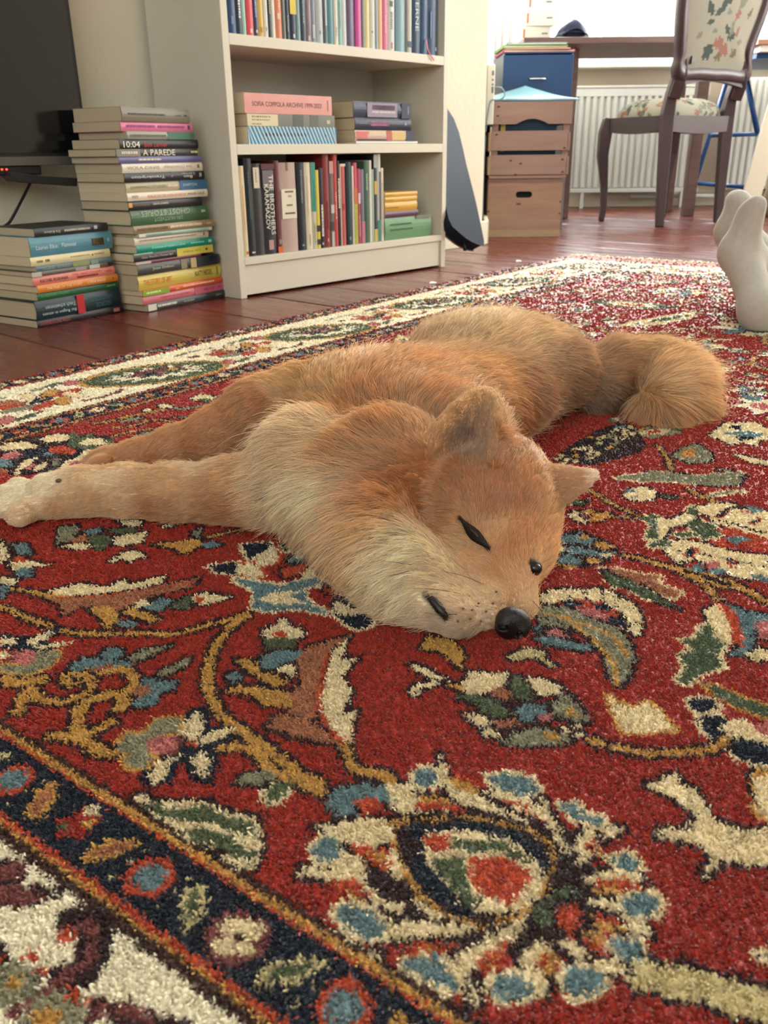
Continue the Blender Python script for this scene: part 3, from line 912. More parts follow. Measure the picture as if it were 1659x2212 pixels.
# gentle sway of the long edge
verts = np.stack([X, Y, hz], -1).reshape(-1, 3)
nu, nv = GU.shape; ii = np.arange(nu*nv).reshape(nu, nv)
quads = np.stack([ii[:-1, :-1], ii[1:, :-1], ii[1:, 1:], ii[:-1, 1:]], -1).reshape(-1, 4)
def fast_mesh(name, verts, quads, m, parent=None, smooth=True):
    me = bpy.data.meshes.new(name); k = quads.shape[1]
    me.vertices.add(len(verts)); me.vertices.foreach_set('co', np.ascontiguousarray(verts, np.float32).ravel())
    me.loops.add(quads.size); me.loops.foreach_set('vertex_index', np.ascontiguousarray(quads, np.int32).ravel())
    me.polygons.add(len(quads)); me.polygons.foreach_set('loop_start', np.arange(0, quads.size, k, dtype=np.int32))
    if smooth: me.polygons.foreach_set('use_smooth', np.ones(len(quads), bool))
    me.update(calc_edges=True)
    if m is not None: me.materials.append(m)
    return link(bpy.data.objects.new(name, me), parent)
m_rug = bpy.data.materials.new('knotted_wool'); m_rug.use_nodes = True
nt = m_rug.node_tree; b = nt.nodes['Principled BSDF']
a_ = nt.nodes.new('ShaderNodeAttribute'); a_.attribute_name = 'wool'
nt.links.new(a_.outputs['Color'], b.inputs['Base Color'])
b.inputs['Roughness'].default_value = .62; b.inputs['Specular IOR Level'].default_value = .32
b.inputs['Sheen Weight'].default_value = .35; b.inputs['Sheen Roughness'].default_value = .35
rug = thing('rug', 'red Persian rug with ivory and navy floral borders on the wooden floor', 'rug', (0, 0, 0))
ro = fast_mesh('rug_pile', verts, quads, m_rug, rug)
at_ = ro.data.attributes.new('wool', 'FLOAT_COLOR', 'POINT')
at_.data.foreach_set('color', np.concatenate([colr.reshape(-1, 3), np.ones((nu*nv, 1))], 1).astype(np.float32).ravel())
print('rug verts', nu*nv)
# cut wool tufts standing on the nearest part, where single tufts can be seen
tr_ = np.random.default_rng(31); sp = .00135
tu, tv = np.meshgrid(np.arange(-.14, 2.715, sp), np.arange(-.62, 1.238, sp), indexing='ij'); tu = tu.ravel(); tv = tv.ravel()
tu = tu+tr_.normal(0, sp*.35, tu.shape); tv = tv+tr_.normal(0, sp*.35, tv.shape)
tw = np.stack([tu*RU[0]+tv*RV[0], tu*RU[1]+tv*RV[1], np.full(tu.shape, .0066)], 1)
vv_ = tw-CAM_P; zc = vv_ @ FWD; pxx = IMG_W/2+FPX*(vv_ @ RGT)/zc; pyy = IMG_H/2+FPX*(vv_ @ DWN)/zc
inf = (pxx > -120) & (pxx < IMG_W+120) & (pyy < IMG_H+120) & (zc > .05)      # sparser, stouter tufts where the photograph does not look
zc = np.maximum(np.linalg.norm(vv_, axis=1)*.94, .3); zc = np.where(inf, zc, np.maximum(zc*1.25, .85))
ok = tr_.random(len(zc)) < np.clip(.52/zc, 0, 1)**2*np.clip((2.9-zc)/1.5, 0, 1)
tu, tv, tw, zc = tu[ok], tv[ok], tw[ok], zc[ok]; nt_ = len(tw)
lean = tr_.normal(0, .30, (nt_, 2))+np.array([-.12, -.22])
hgt = .0030+tr_.random(nt_)*.0012; tp = np.empty((nt_, 3, 3))
for i, t in enumerate((0, .55, 1.)): tp[:, i] = tw+np.stack([lean[:, 0]*hgt*t*(.4+.6*t), lean[:, 1]*hgt*t*(.4+.6*t), hgt*t], 1)
tc_ = bpy.data.hair_curves.new('rug_tufts'); tc_.add_curves([3]*nt_)
tc_.attributes['position'].data.foreach_set('vector', tp.astype(np.float32).ravel())
rr = tc_.attributes.get('radius') or tc_.attributes.new('radius', 'FLOAT', 'POINT')
rr.data.foreach_set('value', (np.tile(np.array([.00055, .00062, .00030]), (nt_, 1))*tr_.uniform(.8, 1.2, (nt_, 1))*np.clip(zc/.52, 1, 5)[:, None]).astype(np.float32).ravel())
tcol = PALA[rug_idx(tu+tr_.normal(0, .0007, nt_), tv+tr_.normal(0, .0007, nt_))]*(1+(tr_.uniform(.75, 1.3, (nt_, 1))-1)*np.clip(.7/zc, .3, 1)[:, None])
ta = tc_.attributes.new('wool', 'FLOAT_COLOR', 'CURVE'); ta.data.foreach_set('color', np.concatenate([tcol, np.ones((nt_, 1))], 1).astype(np.float32).ravel())
tc_.materials.append(m_rug); to_ = link(bpy.data.objects.new('rug_tufts', tc_), rug); to_['kind'] = 'stuff'
print('tufts', nt_)
# body of the rug below the pile
cs = [RU*U0+RV*V0, RU*U1+RV*V0, RU*U1+RV*V1, RU*U0+RV*V1]
MB().prism([tuple(c) for c in cs], .0005, .0035).build('rug_backing', mat('rug_backing', (150, 60, 48), .9), rug)
# fringe at both short ends
m_fr = mat('fringe_cotton', (226, 216, 184), .9, .2, var=.1, vscale=40)
for nm, ue, sg in (('fringe', U1, 1),):
    mb = MB(); fr = np.random.default_rng(4); v = V0+.006
    while v < V1-.004:
        L = fr.uniform(.02, .045); bend = fr.normal(0, .012); p = []
        for t in np.linspace(0, 1, 4):
            q = RU*(ue+sg*L*t-sg*.004)+RV*(v+bend*t*t); p.append((q[0], q[1], .005+.004*math.sin(3*t)*fr.uniform(.3, 1.6)))
        mb.tube(p, [.0032, .0028, .0030, .0020], 5); v += fr.uniform(.007, .012)
    o = mb.build(nm, m_fr, rug, smooth=True); o['kind'] = 'stuff'
# ------------------------------------------------------------------ the dog: one continuous body from a blended distance field
class Field:
    def __init__(s, lo, hi, h):
        s.lo = np.array(lo, float); s.h = h; s.n = np.ceil((np.array(hi)-s.lo)/h).astype(int)+1
        s.a = np.full(tuple(s.n), .06, np.float32)
    def region(s, lo, hi):
        i0 = np.clip(np.floor((np.array(lo)-s.lo)/s.h).astype(int), 0, s.n-1); i1 = np.clip(np.ceil((np.array(hi)-s.lo)/s.h).astype(int)+1, 1, s.n)
        ax = [(s.lo[k]+s.h*np.arange(i0[k], i1[k])).astype(np.float32) for k in range(3)]
        X, Y, Z = np.meshgrid(*ax, indexing='ij')
        return (slice(i0[0], i1[0]), slice(i0[1], i1[1]), slice(i0[2], i1[2])), X, Y, Z
    def mix(s, sl, d, k):
        a = s.a[sl]
        if k > 0:
            h = np.clip(.5+.5*(a-d)/k, 0, 1); s.a[sl] = a*(1-h)+d*h-k*h*(1-h)
        else: s.a[sl] = np.minimum(a, d)
    def ball(s, c, r, k=.012): s.cap(c, c, r, r, k)
    def cap(s, a, b, ra, rb, k=.012):
        a = np.array(a, float); b = np.array(b, float); R = max(ra, rb)+k+.03
        sl, X, Y, Z = s.region(np.minimum(a, b)-R, np.maximum(a, b)+R)
        d = b-a; L = float(d @ d)
        t = np.clip(((X-a[0])*d[0]+(Y-a[1])*d[1]+(Z-a[2])*d[2])/L, 0, 1) if L > 1e-10 else np.zeros_like(X)
        q = np.sqrt((X-a[0]-t*d[0])**2+(Y-a[1]-t*d[1])**2+(Z-a[2]-t*d[2])**2)-(ra+(rb-ra)*t)
        s.mix(sl, q, k)
    def chain(s, pts, rad, k=.012):
        for i in range(len(pts)-1): s.cap(pts[i], pts[i+1], rad[i], rad[i+1], k)
    def ell(s, c, ax, r, k=.015):
        """ellipsoid with orthonormal axes ax (rows) and radii r"""
        c = np.array(c, float); R = max(r)+k+.03
        sl, X, Y, Z = s.region(c-R, c+R)
        P = [(X-c[0])*e[0]+(Y-c[1])*e[1]+(Z-c[2])*e[2] for e in ax]
        k0 = np.sqrt(sum((p/q)**2 for p, q in zip(P, r)))+1e-6; k1 = np.sqrt(sum((p/q**2)**2 for p, q in zip(P, r)))+1e-6
        s.mix(sl, k0*(k0-1)/k1, k)
    def shell(s, pts, r, k=.006):
        """thick sheet through sample points"""
        pts = np.asarray(pts); R = float(np.max(r)); lo = pts.min(0)-R-k-.01; hi = pts.max(0)+R+k+.01
        sl, X, Y, Z = s.region(lo, hi); d = np.full(X.shape, .06, np.float32)
        rr = np.broadcast_to(r, len(pts))
        for p, q in zip(pts, rr): d = np.minimum(d, np.sqrt((X-p[0])**2+(Y-p[1])**2+(Z-p[2])**2)-q)
        s.mix(sl, d, k)
    def carve(s, c, ax, r, k=.004):
        c = np.array(c, float); R = max(r)+k+.01
        sl, X, Y, Z = s.region(c-R, c+R)
        P = [(X-c[0])*e[0]+(Y-c[1])*e[1]+(Z-c[2])*e[2] for e in ax]
        k0 = np.sqrt(sum((p/q)**2 for p, q in zip(P, r)))+1e-6; k1 = np.sqrt(sum((p/q**2)**2 for p, q in zip(P, r)))+1e-6
        d = -(k0*(k0-1)/k1); a = s.a[sl]
        h = np.clip(.5-.5*(a-d)/k, 0, 1); s.a[sl] = a*(1-h)+d*h+k*h*(1-h)
    def floor(s, z):
        zz = s.lo[2]+s.h*np.arange(s.n[2]); s.a = np.maximum(s.a, (z-zz)[None, None, :].astype(np.float32))
    def nets(s):
        """naive surface nets -> vertices, quads"""
        a = s.a; ins = a < 0
        cells = np.zeros(tuple(s.n-1), np.uint8)
        for dx in (0, 1):
            for dy in (0, 1):
                for dz in (0, 1): cells += ins[dx:s.n[0]-1+dx, dy:s.n[1]-1+dy, dz:s.n[2]-1+dz]
        act = (cells > 0) & (cells < 8); idx = np.full(act.shape, -1, np.int64); C = np.argwhere(act); idx[act] = np.arange(len(C))
        acc = np.zeros((len(C), 3)); cnt = np.zeros(len(C))
        offs = [(x, y, z) for x in (0, 1) for y in (0, 1) for z in (0, 1)]
        for p in offs:
            for ax in range(3):
                if p[ax]: continue
                q = list(p); q[ax] = 1
                va = a[C[:, 0]+p[0], C[:, 1]+p[1], C[:, 2]+p[2]]; vb = a[C[:, 0]+q[0], C[:, 1]+q[1], C[:, 2]+q[2]]
                mk = (va < 0) != (vb < 0); t = np.where(mk, va/(va-vb+1e-12), 0)
                pos = np.tile(np.array(p, float), (len(C), 1)); pos[:, ax] += t
                acc[mk] += pos[mk]; cnt[mk] += 1
        V = s.lo+s.h*(C+acc/cnt[:, None])
        F = []
        for ax in range(3):
            b_, c_ = (ax+1) % 3, (ax+2) % 3
            sl0 = [slice(None)]*3; sl1 = [slice(None)]*3; sl0[ax] = slice(0, -1); sl1[ax] = slice(1, None)
            e = ins[tuple(sl0)] != ins[tuple(sl1)]; E = np.argwhere(e)
            E = E[(E[:, b_] > 0) & (E[:, c_] > 0) & (E[:, b_] < s.n[b_]-1) & (E[:, c_] < s.n[c_]-1)]
            up = ins[E[:, 0], E[:, 1], E[:, 2]]
            def g(ob, oc):
                q = E.copy(); q[:, b_] -= ob; q[:, c_] -= oc; return idx[q[:, 0], q[:, 1], q[:, 2]]
            q = np.stack([g(1, 1), g(0, 1), g(0, 0), g(1, 0)], 1)
            q[~up] = q[~up][:, ::-1]; F.append(q)
        F = np.concatenate(F); F = F[(F >= 0).all(1)]
        return V, F
def relax(V, F, it=3, f=.5):
    E = np.concatenate([F[:, [0, 1]], F[:, [1, 2]], F[:, [2, 3]], F[:, [3, 0]]]); n = len(V)
    deg = np.bincount(E[:, 0], minlength=n)+np.bincount(E[:, 1], minlength=n)
    for _ in range(it):
        S = np.stack([np.bincount(E[:, 0], V[E[:, 1], k], n)+np.bincount(E[:, 1], V[E[:, 0], k], n) for k in range(3)], 1)
        V = V*(1-f)+f*S/np.maximum(deg, 1)[:, None]
    return V
def nrm(v): v = np.asarray(v, float); return v/np.linalg.norm(v)
def frame3(fwd, up):
    f = nrm(fwd); u = np.asarray(up, float); u = nrm(u-(u @ f)*f); return np.array([f, np.cross(u, f), u])

ZR = .0095                                             # top of the rug pile
by = math.radians(59)
E1 = np.array([math.cos(by), math.sin(by), 0]); E2 = np.array([math.sin(by), -math.cos(by), 0]); E3 = np.array([0, 0, 1.])
BODY_AX = np.array([E1, E2, E3])
DG = Field((-.44, .46, 0), (.50, 1.30, .215), .003)
# trunk (lying on its left side: thickness is vertical)
DG.ell((.020, .865, .068), BODY_AX, (.135, .110, .062), .02)
DG.ell((.095, .985, .062), BODY_AX, (.16, .098, .058), .03)
DG.ell((.168, 1.095, .066), BODY_AX, (.105, .100, .064), .03)
DG.ell((.120, 1.085, .092), BODY_AX, (.075, .085, .042), .03)         # upper thigh and hip
DG.ell((-.015, .875, .098), BODY_AX, (.075, .085, .036), .03)         # upper shoulder
# chest front and neck ruff
DG.ball(atz(672, 1005, .066), .048, .03)
DG.ball(atz(725, 1085, .054), .042, .03)
DG.ball(atz(800, 1150, .050), .038, .03)
DG.ball(atz(850, 1010, .078), .052, .03)
DG.ball(atz(945, 945, .078), .046, .03)
# forelegs
legU = [at(640, 880, .90), at(560, 898, .885), at(470, 945, .885), at(380, 975, .895), at(300, 995, .905), at(235, 1008, .915), at(205, 1012, .920)]
DG.chain(legU, [.044, .036, .029, .025, .021, .019, .015], .015)
legL = [atz(600, 1060, .044), atz(500, 1066, .034), atz(380, 1070, .031), atz(270, 1064, .030), atz(180, 1066, .029), atz(110, 1076, .027)]
DG.chain(legL, [.040, .031, .027, .025, .0235, .024], .015)
for px, py, z, r in ((40, 1056, .031, .0115), (16, 1072, .029, .0120), (14, 1096, .0235, .0120), (42, 1114, .0225, .0115)):   # toes
    DG.cap(atz(90, 1080, .026), atz(px, py, z), .015, r, .003)
for px, py, z, r in ((222, 1004, .020, .010), (206, 1012, .016, .010), (212, 1020, .013, .009)):
    DG.cap(at(250, 1008, .912), atz(px, py, z), .014, r, .005)
# hind legs folded behind the belly
DG.chain([(.10, 1.07, .060), (.00, 1.03, .050), (-.005, 1.085, .035), (-.045, 1.03, .022)], [.055, .036, .024, .019], .02)
# tail curled on the rug
tail = [at(1285, 838, 1.115), at(1335, 800, 1.15), at(1400, 800, 1.155), at(1452, 825, 1.13), at(1452, 868, 1.09), at(1425, 885, 1.06)]
DG.chain(tail, [.040, .034, .034, .038, .040, .034], .02)
# head: axis from occiput to nose
NOSE = atz(1108, 1352, .026); SKULL = at(1072, 1095, .668)
HF = nrm(NOSE-SKULL)
EYE_L = at(1026, 1152, .602); EYE_R = at(1152, 1224, .593)              # image-left / image-right eye
HX = nrm(EYE_R-EYE_L); HX = nrm(HX-(HX @ HF)*HF); HU = np.cross(HX, HF)
if HU[2] < 0: HU = -HU
HEAD_AX = np.array([HF, HX, HU])
def H(f, x, u): return SKULL+f*HF+x*HX+u*HU
DG.ell(SKULL+.003*HU-.010*HX, HEAD_AX, (.064, .049, .049), .02)
DG.ell(at(1076, 1052, .676), HEAD_AX, (.050, .044, .043), .02)
DG.ball(at(940, 1180, .660), .040, .03)                                  # fluffy right cheek
DG.ball(at(985, 1250, .618), .034, .03)
DG.ball(atz(896, 1262, .034), .025, .03); DG.ball(atz(845, 1230, .040), .030, .03); DG.cap(atz(905, 1278, .028), atz(985, 1335, .0235), .015, .015, .03)
DG.ball(at(1112, 1125, .652), .033, .025)
DG.ball(at(1138, 1190, .620), .021, .02)
DG.ell(at(1046, 1275, .590), HEAD_AX, (.052, .036, .031), .028)          # muzzle
DG.ell(at(1070, 1326, .564), HEAD_AX, (.024, .0265, .022), .012)
DG.ell(at(1012, 1352, .564), HEAD_AX, (.032, .026, .018), .012)          # chin and lower lip
DG.cap(at(1088, 1180, .603), at(1100, 1290, .562), .024, .018, .015)     # bridge
# ears: curved sheets
def ear_pts(bl, br, tip, bulge, n=30, sharp=0, wide=1.0):
    bl, br, tip = map(lambda p: np.array(p, float), (bl, br, tip)); P = []; R = []
    nn = nrm(np.cross(br-bl, tip-bl)); nn = nn if nn @ (CAM_P-bl) > 0 else -nn
    for i in range(n):
        t = i/(n-1); w = max(.12, (1-t**2.6)**.55*(1-.18*t)) if not sharp else max(.10, (1-t)**.75)
        mid = (bl+br)/2*(1-t)+tip*t; half = (br-bl)/2*w*wide
        m_ = max(2, int(n*w)+2)
        for j in range(m_):
            s_ = -1+2*j/(m_-1)
            P.append(mid+half*s_-nn*bulge*(1-s_*s_)*(1-t*.6)*math.cos(t*.9)); R.append(.0044-.0010*t)
    return np.array(P), np.array(R)
EAR1 = (at(902, 990, .660), at(1068, 1002, .630), at(1045, 842, .662))
EAR2 = (at(1150, 1012, .690), at(1192, 1096, .640), at(1284, 1026, .662))
for e, bu, sh in ((EAR1, .022, 0), (EAR2, -.008, 1)):
    p, r = ear_pts(*e, bu, sharp=sh); DG.shell(p, r, .003)
# eye slits and mouth corner sunk in
#DG.carve(EYE_L+.012*HF*0, np.array([nrm(at(1062, 1188, .598)-at(990, 1118, .612)), HU, HF]), (.015, .004, .010), .004)
DG.floor(ZR+.0012)
dv, dq = DG.nets()
dv = relax(dv, dq, 2, .5)
keep = np.ones(len(dv), bool)
print('dog verts', len(dv), dv.min(0), dv.max(0))
DORG = np.array([.05, .85, ZR])
dog = thing('dog', 'red and cream Shiba dog sleeping on its side on the rug', 'dog', tuple(DORG))
def proj_px(P):
    v = P-CAM_P; z = v @ FWD
    return np.stack([IMG_W/2+FPX*(v @ RGT)/z, IMG_H/2+FPX*(v @ DWN)/z], 1), z
def quad_normals(V, F):
    n = np.cross(V[F[:, 2]]-V[F[:, 0]], V[F[:, 3]]-V[F[:, 1]]); a = np.linalg.norm(n, axis=1)
    return n/(a[:, None]+1e-12), a/2
dn, dar = quad_normals(dv, dq)
cen = dv[dq].mean(1)
if ((cen-cen.mean(0))*dn).sum() < 0: dq = dq[:, ::-1]; dn = -dn
vn = np.zeros_like(dv)
for k in range(4): np.add.at(vn, dq[:, k], dn*dar[:, None])
vn /= np.linalg.norm(vn, axis=1)[:, None]+1e-12
DPX, DZ = proj_px(dv); DFACE = ((CAM_P-dv)*vn).sum(1) > 0
def on_dog(px, py):
    d2 = (DPX[:, 0]-px)**2+(DPX[:, 1]-py)**2
    c = np.where((d2 < 14**2) & DFACE)[0]
    if len(c) == 0: c = np.argsort(d2)[:6]; return dv[c[0]]
    c = c[DZ[c] < DZ[c].min()+.02]; return dv[c[np.argmin(d2[c])]]
# fur guides: place in the photo, flow, length (mm), lift, colour
RD, OR, LT, CR, WH = (188, 114, 52), (204, 138, 70), (222, 174, 112), (252, 230, 194), (254, 244, 226)
GUIDES = [
 (1110,1290,0,-40,4,.45,(206,156,104)),(1045,1325,-40,-20,4,.4,(240,222,194)),(1000,1378,-40,-8,5,.35,(176,158,134)),(958,1335,-40,-10,6,.4,(190,168,138)),
 (1060,1280,-30,-25,5,.4,(226,198,152)),(1130,1300,10,-40,4,.45,(226,196,150)),(1075,1240,-15,-40,6,.4,(210,152,92)),(930,1265,-50,-6,13,.35,(248,222,182)),(985,1290,-45,-10,8,.35,(244,216,176)),
 (1092,1190,4,-40,7,.4,(206,140,74)),(1035,1215,-40,-15,7,.4,(216,170,112)),(1060,1100,6,-40,9,.4,RD),(1120,1075,12,-40,10,.42,RD),(1005,1055,-22,-40,11,.42,RD),
 (1150,1150,16,-40,9,.42,(212,146,78)),(1185,1120,20,-30,11,.5,(222,168,100)),(1075,1140,12,-30,7,.42,(222,178,118)),(1168,1205,10,-30,6,.42,(228,186,124)),(1120,1150,10,-38,8,.4,(204,134,68)),
 (1195,1180,14,-34,7,.5,(224,172,104)),(955,1120,-45,-12,13,.38,(204,146,84)),(995,1165,-42,-16,9,.38,(222,182,126)),(880,1180,-45,22,20,.35,CR),(855,1245,-45,34,22,.35,CR),(965,1210,-50,2,13,.35,(250,224,182)),(905,1080,-50,-8,16,.4,(198,130,66)),
 (850,1040,-50,0,18,.42,RD),(890,1290,-40,30,18,.35,(250,226,188)),(820,1080,-50,16,24,.42,(206,146,84)),(1060,1035,6,-30,7,.4,RD),(1140,1030,16,-36,10,.45,OR),(970,1012,-30,-14,6,.35,(196,128,64)),(915,1005,-40,-8,8,.35,(200,134,70)),(890,960,-34,-22,14,.4,(206,146,84)),
 (1030,895,6,-40,2.4,.3,(150,112,84)),(1008,935,6,-40,2.2,.3,(84,64,54)),(990,960,6,-40,2.4,.3,(74,58,50)),(1020,960,0,-40,5,.35,(170,140,112)),(1045,945,2,-40,3,.3,(150,116,88)),(1048,900,2,-40,2.5,.3,(158,122,92)),(975,935,8,-40,2.4,.3,(120,92,72)),(1068,900,2,-40,3,.4,(226,188,134)),(1066,955,2,-40,3,.4,(196,150,100)),(935,958,14,-40,3.5,.4,(206,158,104)),(962,912,14,-30,3,.4,(214,168,112)),(1000,868,14,-30,3,.4,(220,176,120)),(1045,846,-4,-30,3,.4,(228,190,136)),
 (1250,1035,34,-12,5,.4,(190,136,78)),(1200,1050,30,-10,6,.4,(176,120,66)),(1280,1030,24,-8,4,.4,(236,218,190)),
 (800,1130,-50,40,28,.4,(222,182,122)),(745,1160,-50,44,32,.4,(232,204,160)),(700,1080,-50,26,34,.42,CR),(640,1060,-50,22,34,.42,CR),(600,960,-40,22,32,.42,(234,212,174)),(660,950,-44,-6,30,.42,(230,202,156)),(760,960,-34,-18,28,.42,(212,158,96)),
 (700,870,-24,-35,26,.45,(226,184,124)),(780,880,-12,-40,26,.42,(206,142,76)),(850,930,-24,-30,25,.45,(198,132,68)),(620,850,-40,-18,20,.42,(228,188,126)),(580,1020,-46,16,30,.4,(232,210,172)),(680,1150,-46,40,32,.38,(226,200,158)),
 (800,810,24,-35,24,.45,(212,152,84)),(700,800,0,-36,20,.45,(224,180,112)),(900,780,40,-30,26,.45,(206,144,76)),(950,840,40,-25,27,.42,(200,134,68)),(1060,800,45,-15,28,.42,(212,158,92)),(1100,730,34,-30,28,.5,(224,190,138)),(1040,700,14,-40,28,.6,(230,204,158)),(1180,720,40,-12,28,.5,(218,182,130)),
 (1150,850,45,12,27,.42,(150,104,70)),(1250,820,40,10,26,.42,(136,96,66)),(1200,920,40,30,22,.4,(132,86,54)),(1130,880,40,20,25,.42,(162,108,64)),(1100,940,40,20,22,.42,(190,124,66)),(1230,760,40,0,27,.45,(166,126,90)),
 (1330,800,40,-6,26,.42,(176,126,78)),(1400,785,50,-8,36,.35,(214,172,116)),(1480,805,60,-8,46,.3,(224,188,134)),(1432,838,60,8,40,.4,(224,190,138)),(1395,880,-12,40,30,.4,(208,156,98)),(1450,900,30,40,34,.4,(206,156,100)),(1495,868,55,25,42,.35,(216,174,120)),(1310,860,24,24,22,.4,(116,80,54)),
 (560,880,-45,26,11,.35,(198,134,72)),(450,930,-45,20,9,.35,(204,142,80)),(330,985,-45,14,7,.3,(206,148,88)),(230,1006,-40,5,5,.3,(216,172,116)),(430,995,-40,10,9,.35,(230,206,166)),(520,960,-40,14,12,.35,(206,150,88)),
 (500,1035,-45,0,10,.35,(220,176,116)),(480,1095,-45,5,10,.35,(190,126,66)),(350,1045,-45,0,8,.3,(222,180,122)),(350,1095,-45,5,8,.3,(188,124,64)),(220,1035,-45,0,7,.3,(246,222,184)),(200,1080,-45,5,7,.3,(216,172,114)),(100,1055,-40,5,5,.3,(250,232,202)),(60,1100,-40,10,4,.3,(232,208,170)),(40,1070,-30,10,4,.3,(250,234,206)),(130,1100,-40,6,6,.3,(212,166,108)),
]
def satur(c): return np.clip(c**np.array([.92, .92, .87])*np.array([1.05, 1.02, 1.0]), .012, .93)
GP, GF, GL, GT, GC = [], [], [], [], []
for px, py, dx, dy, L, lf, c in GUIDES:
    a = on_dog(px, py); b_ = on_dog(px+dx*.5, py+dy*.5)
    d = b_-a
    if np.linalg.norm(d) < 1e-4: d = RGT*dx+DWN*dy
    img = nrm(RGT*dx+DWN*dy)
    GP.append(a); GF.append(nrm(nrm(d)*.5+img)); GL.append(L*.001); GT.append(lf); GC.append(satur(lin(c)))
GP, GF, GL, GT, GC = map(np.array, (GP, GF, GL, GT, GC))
def guide_mix(P):
    oF = np.empty((len(P), 3)); oL = np.empty(len(P)); oT = np.empty(len(P)); oC = np.empty((len(P), 3))
    for i in range(0, len(P), 40000):
        q = P[i:i+40000]; d2 = ((q[:, None, :]-GP[None])**2).sum(-1)+2e-5
        w = d2**-1.7; w /= w.sum(1)[:, None]
        oF[i:i+40000] = w @ GF; oL[i:i+40000] = w @ GL; oT[i:i+40000] = w @ GT; oC[i:i+40000] = w @ GC
    return oF, oL, oT, oC
# face places kept bare: eyes, nose leather, mouth corner
NOSE_C = atz(1110, 1352, .0265)-.003*HF
EYEL_A, EYEL_B = on_dog(992, 1120), on_dog(1060, 1186)
EYER = on_dog(1152, 1224)
MOUTH = [on_dog(920, 1284), on_dog(936, 1300), on_dog(950, 1318), on_dog(962, 1336)]
def segdist(P, a, b):
    d = b-a; t = np.clip(((P-a) @ d)/(d @ d), 0, 1); return np.linalg.norm(P-a-t[:, None]*d, axis=1)
def bare(P):
    f = np.ones(len(P))
    f = np.minimum(f, np.clip((segdist(P, EYEL_A, EYEL_B)-.0012)/.0045, 0, 1))
    f = np.minimum(f, np.clip((np.linalg.norm(P-EYER, axis=1)-.0060)/.004, 0, 1))
    f = np.minimum(f, np.clip((np.linalg.norm(P-NOSE_C, axis=1)-.0155)/.006, 0, 1))
    for i in range(3): f = np.minimum(f, np.clip((segdist(P, MOUTH[i], MOUTH[i+1])-.0022)/.004, 0, 1))
    return f
# undercoat colour on the skin follows the coat
m_skin = bpy.data.materials.new('dog_undercoat'); m_skin.use_nodes = True
nt = m_skin.node_tree; b = nt.nodes['Principled BSDF']; a_ = nt.nodes.new('ShaderNodeAttribute'); a_.attribute_name = 'coat'
nt.links.new(a_.outputs['Color'], b.inputs['Base Color']); b.inputs['Roughness'].default_value = .9; b.inputs['Specular IOR Level'].default_value = .1
body = fast_mesh('body', dv-DORG, dq, m_skin, dog)
sF, sL, sT, sC = guide_mix(dv)
bf = bare(dv)[:, None]; sk = sC*.95*bf+np.array([.012, .010, .010])*(1-bf)
at_ = body.data.attributes.new('coat', 'FLOAT_COLOR', 'POINT')
at_.data.foreach_set('color', np.concatenate([sk, np.ones((len(dv), 1))], 1).astype(np.float32).ravel())
# ---- fur
fr = np.random.default_rng(11)
NH = 300000
qL = guide_mix(cen)[1]
wgt = dar*np.clip((.020/qL), .9, 2.6)
low = (dn[:, 2] < -.55) & (cen[:, 2] < .03); wgt[low] = 0
vis = ((CAM_P-cen)*dn).sum(1) > -.25*np.linalg.norm(CAM_P-cen, axis=1); wgt[~vis] *= .35
pick = fr.choice(len(dq), NH, p=wgt/wgt.sum())
uu, vv = fr.random(NH), fr.random(NH); Q = dv[dq[pick]]
P = (Q[:, 0]*((1-uu)*(1-vv))[:, None]+Q[:, 1]*(uu*(1-vv))[:, None]+Q[:, 2]*(uu*vv)[:, None]+Q[:, 3]*((1-uu)*vv)[:, None])
QN = vn[dq[pick]]; N = (QN[:, 0]*((1-uu)*(1-vv))[:, None]+QN[:, 1]*(uu*(1-vv))[:, None]+QN[:, 2]*(uu*vv)[:, None]+QN[:, 3]*((1-uu)*vv)[:, None])
N /= np.linalg.norm(N, axis=1)[:, None]+1e-9
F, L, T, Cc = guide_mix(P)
bb = bare(P); keepm = fr.random(NH) < np.clip(bb*1.6, 0, 1)
P, N, F, L, T, Cc, bb = P[keepm], N[keepm], F[keepm], L[keepm], T[keepm], Cc[keepm], bb[keepm]
n = len(P)
F = F-(F*N).sum(1)[:, None]*N; F /= np.linalg.norm(F, axis=1)[:, None]+1e-9
F = F+fr.normal(0, .13, (n, 3)); F -= (F*N).sum(1)[:, None]*N; F /= np.linalg.norm(F, axis=1)[:, None]+1e-9
L = L*fr.uniform(.65, 1.15, n)*(.35+.65*bb); stray = fr.random(n) < .03; L = np.where(stray, L*1.5, L)
T = T+fr.normal(0, .13, n)+np.where(stray, .3, 0)
K = 6
ts = np.linspace(0, 1, K)
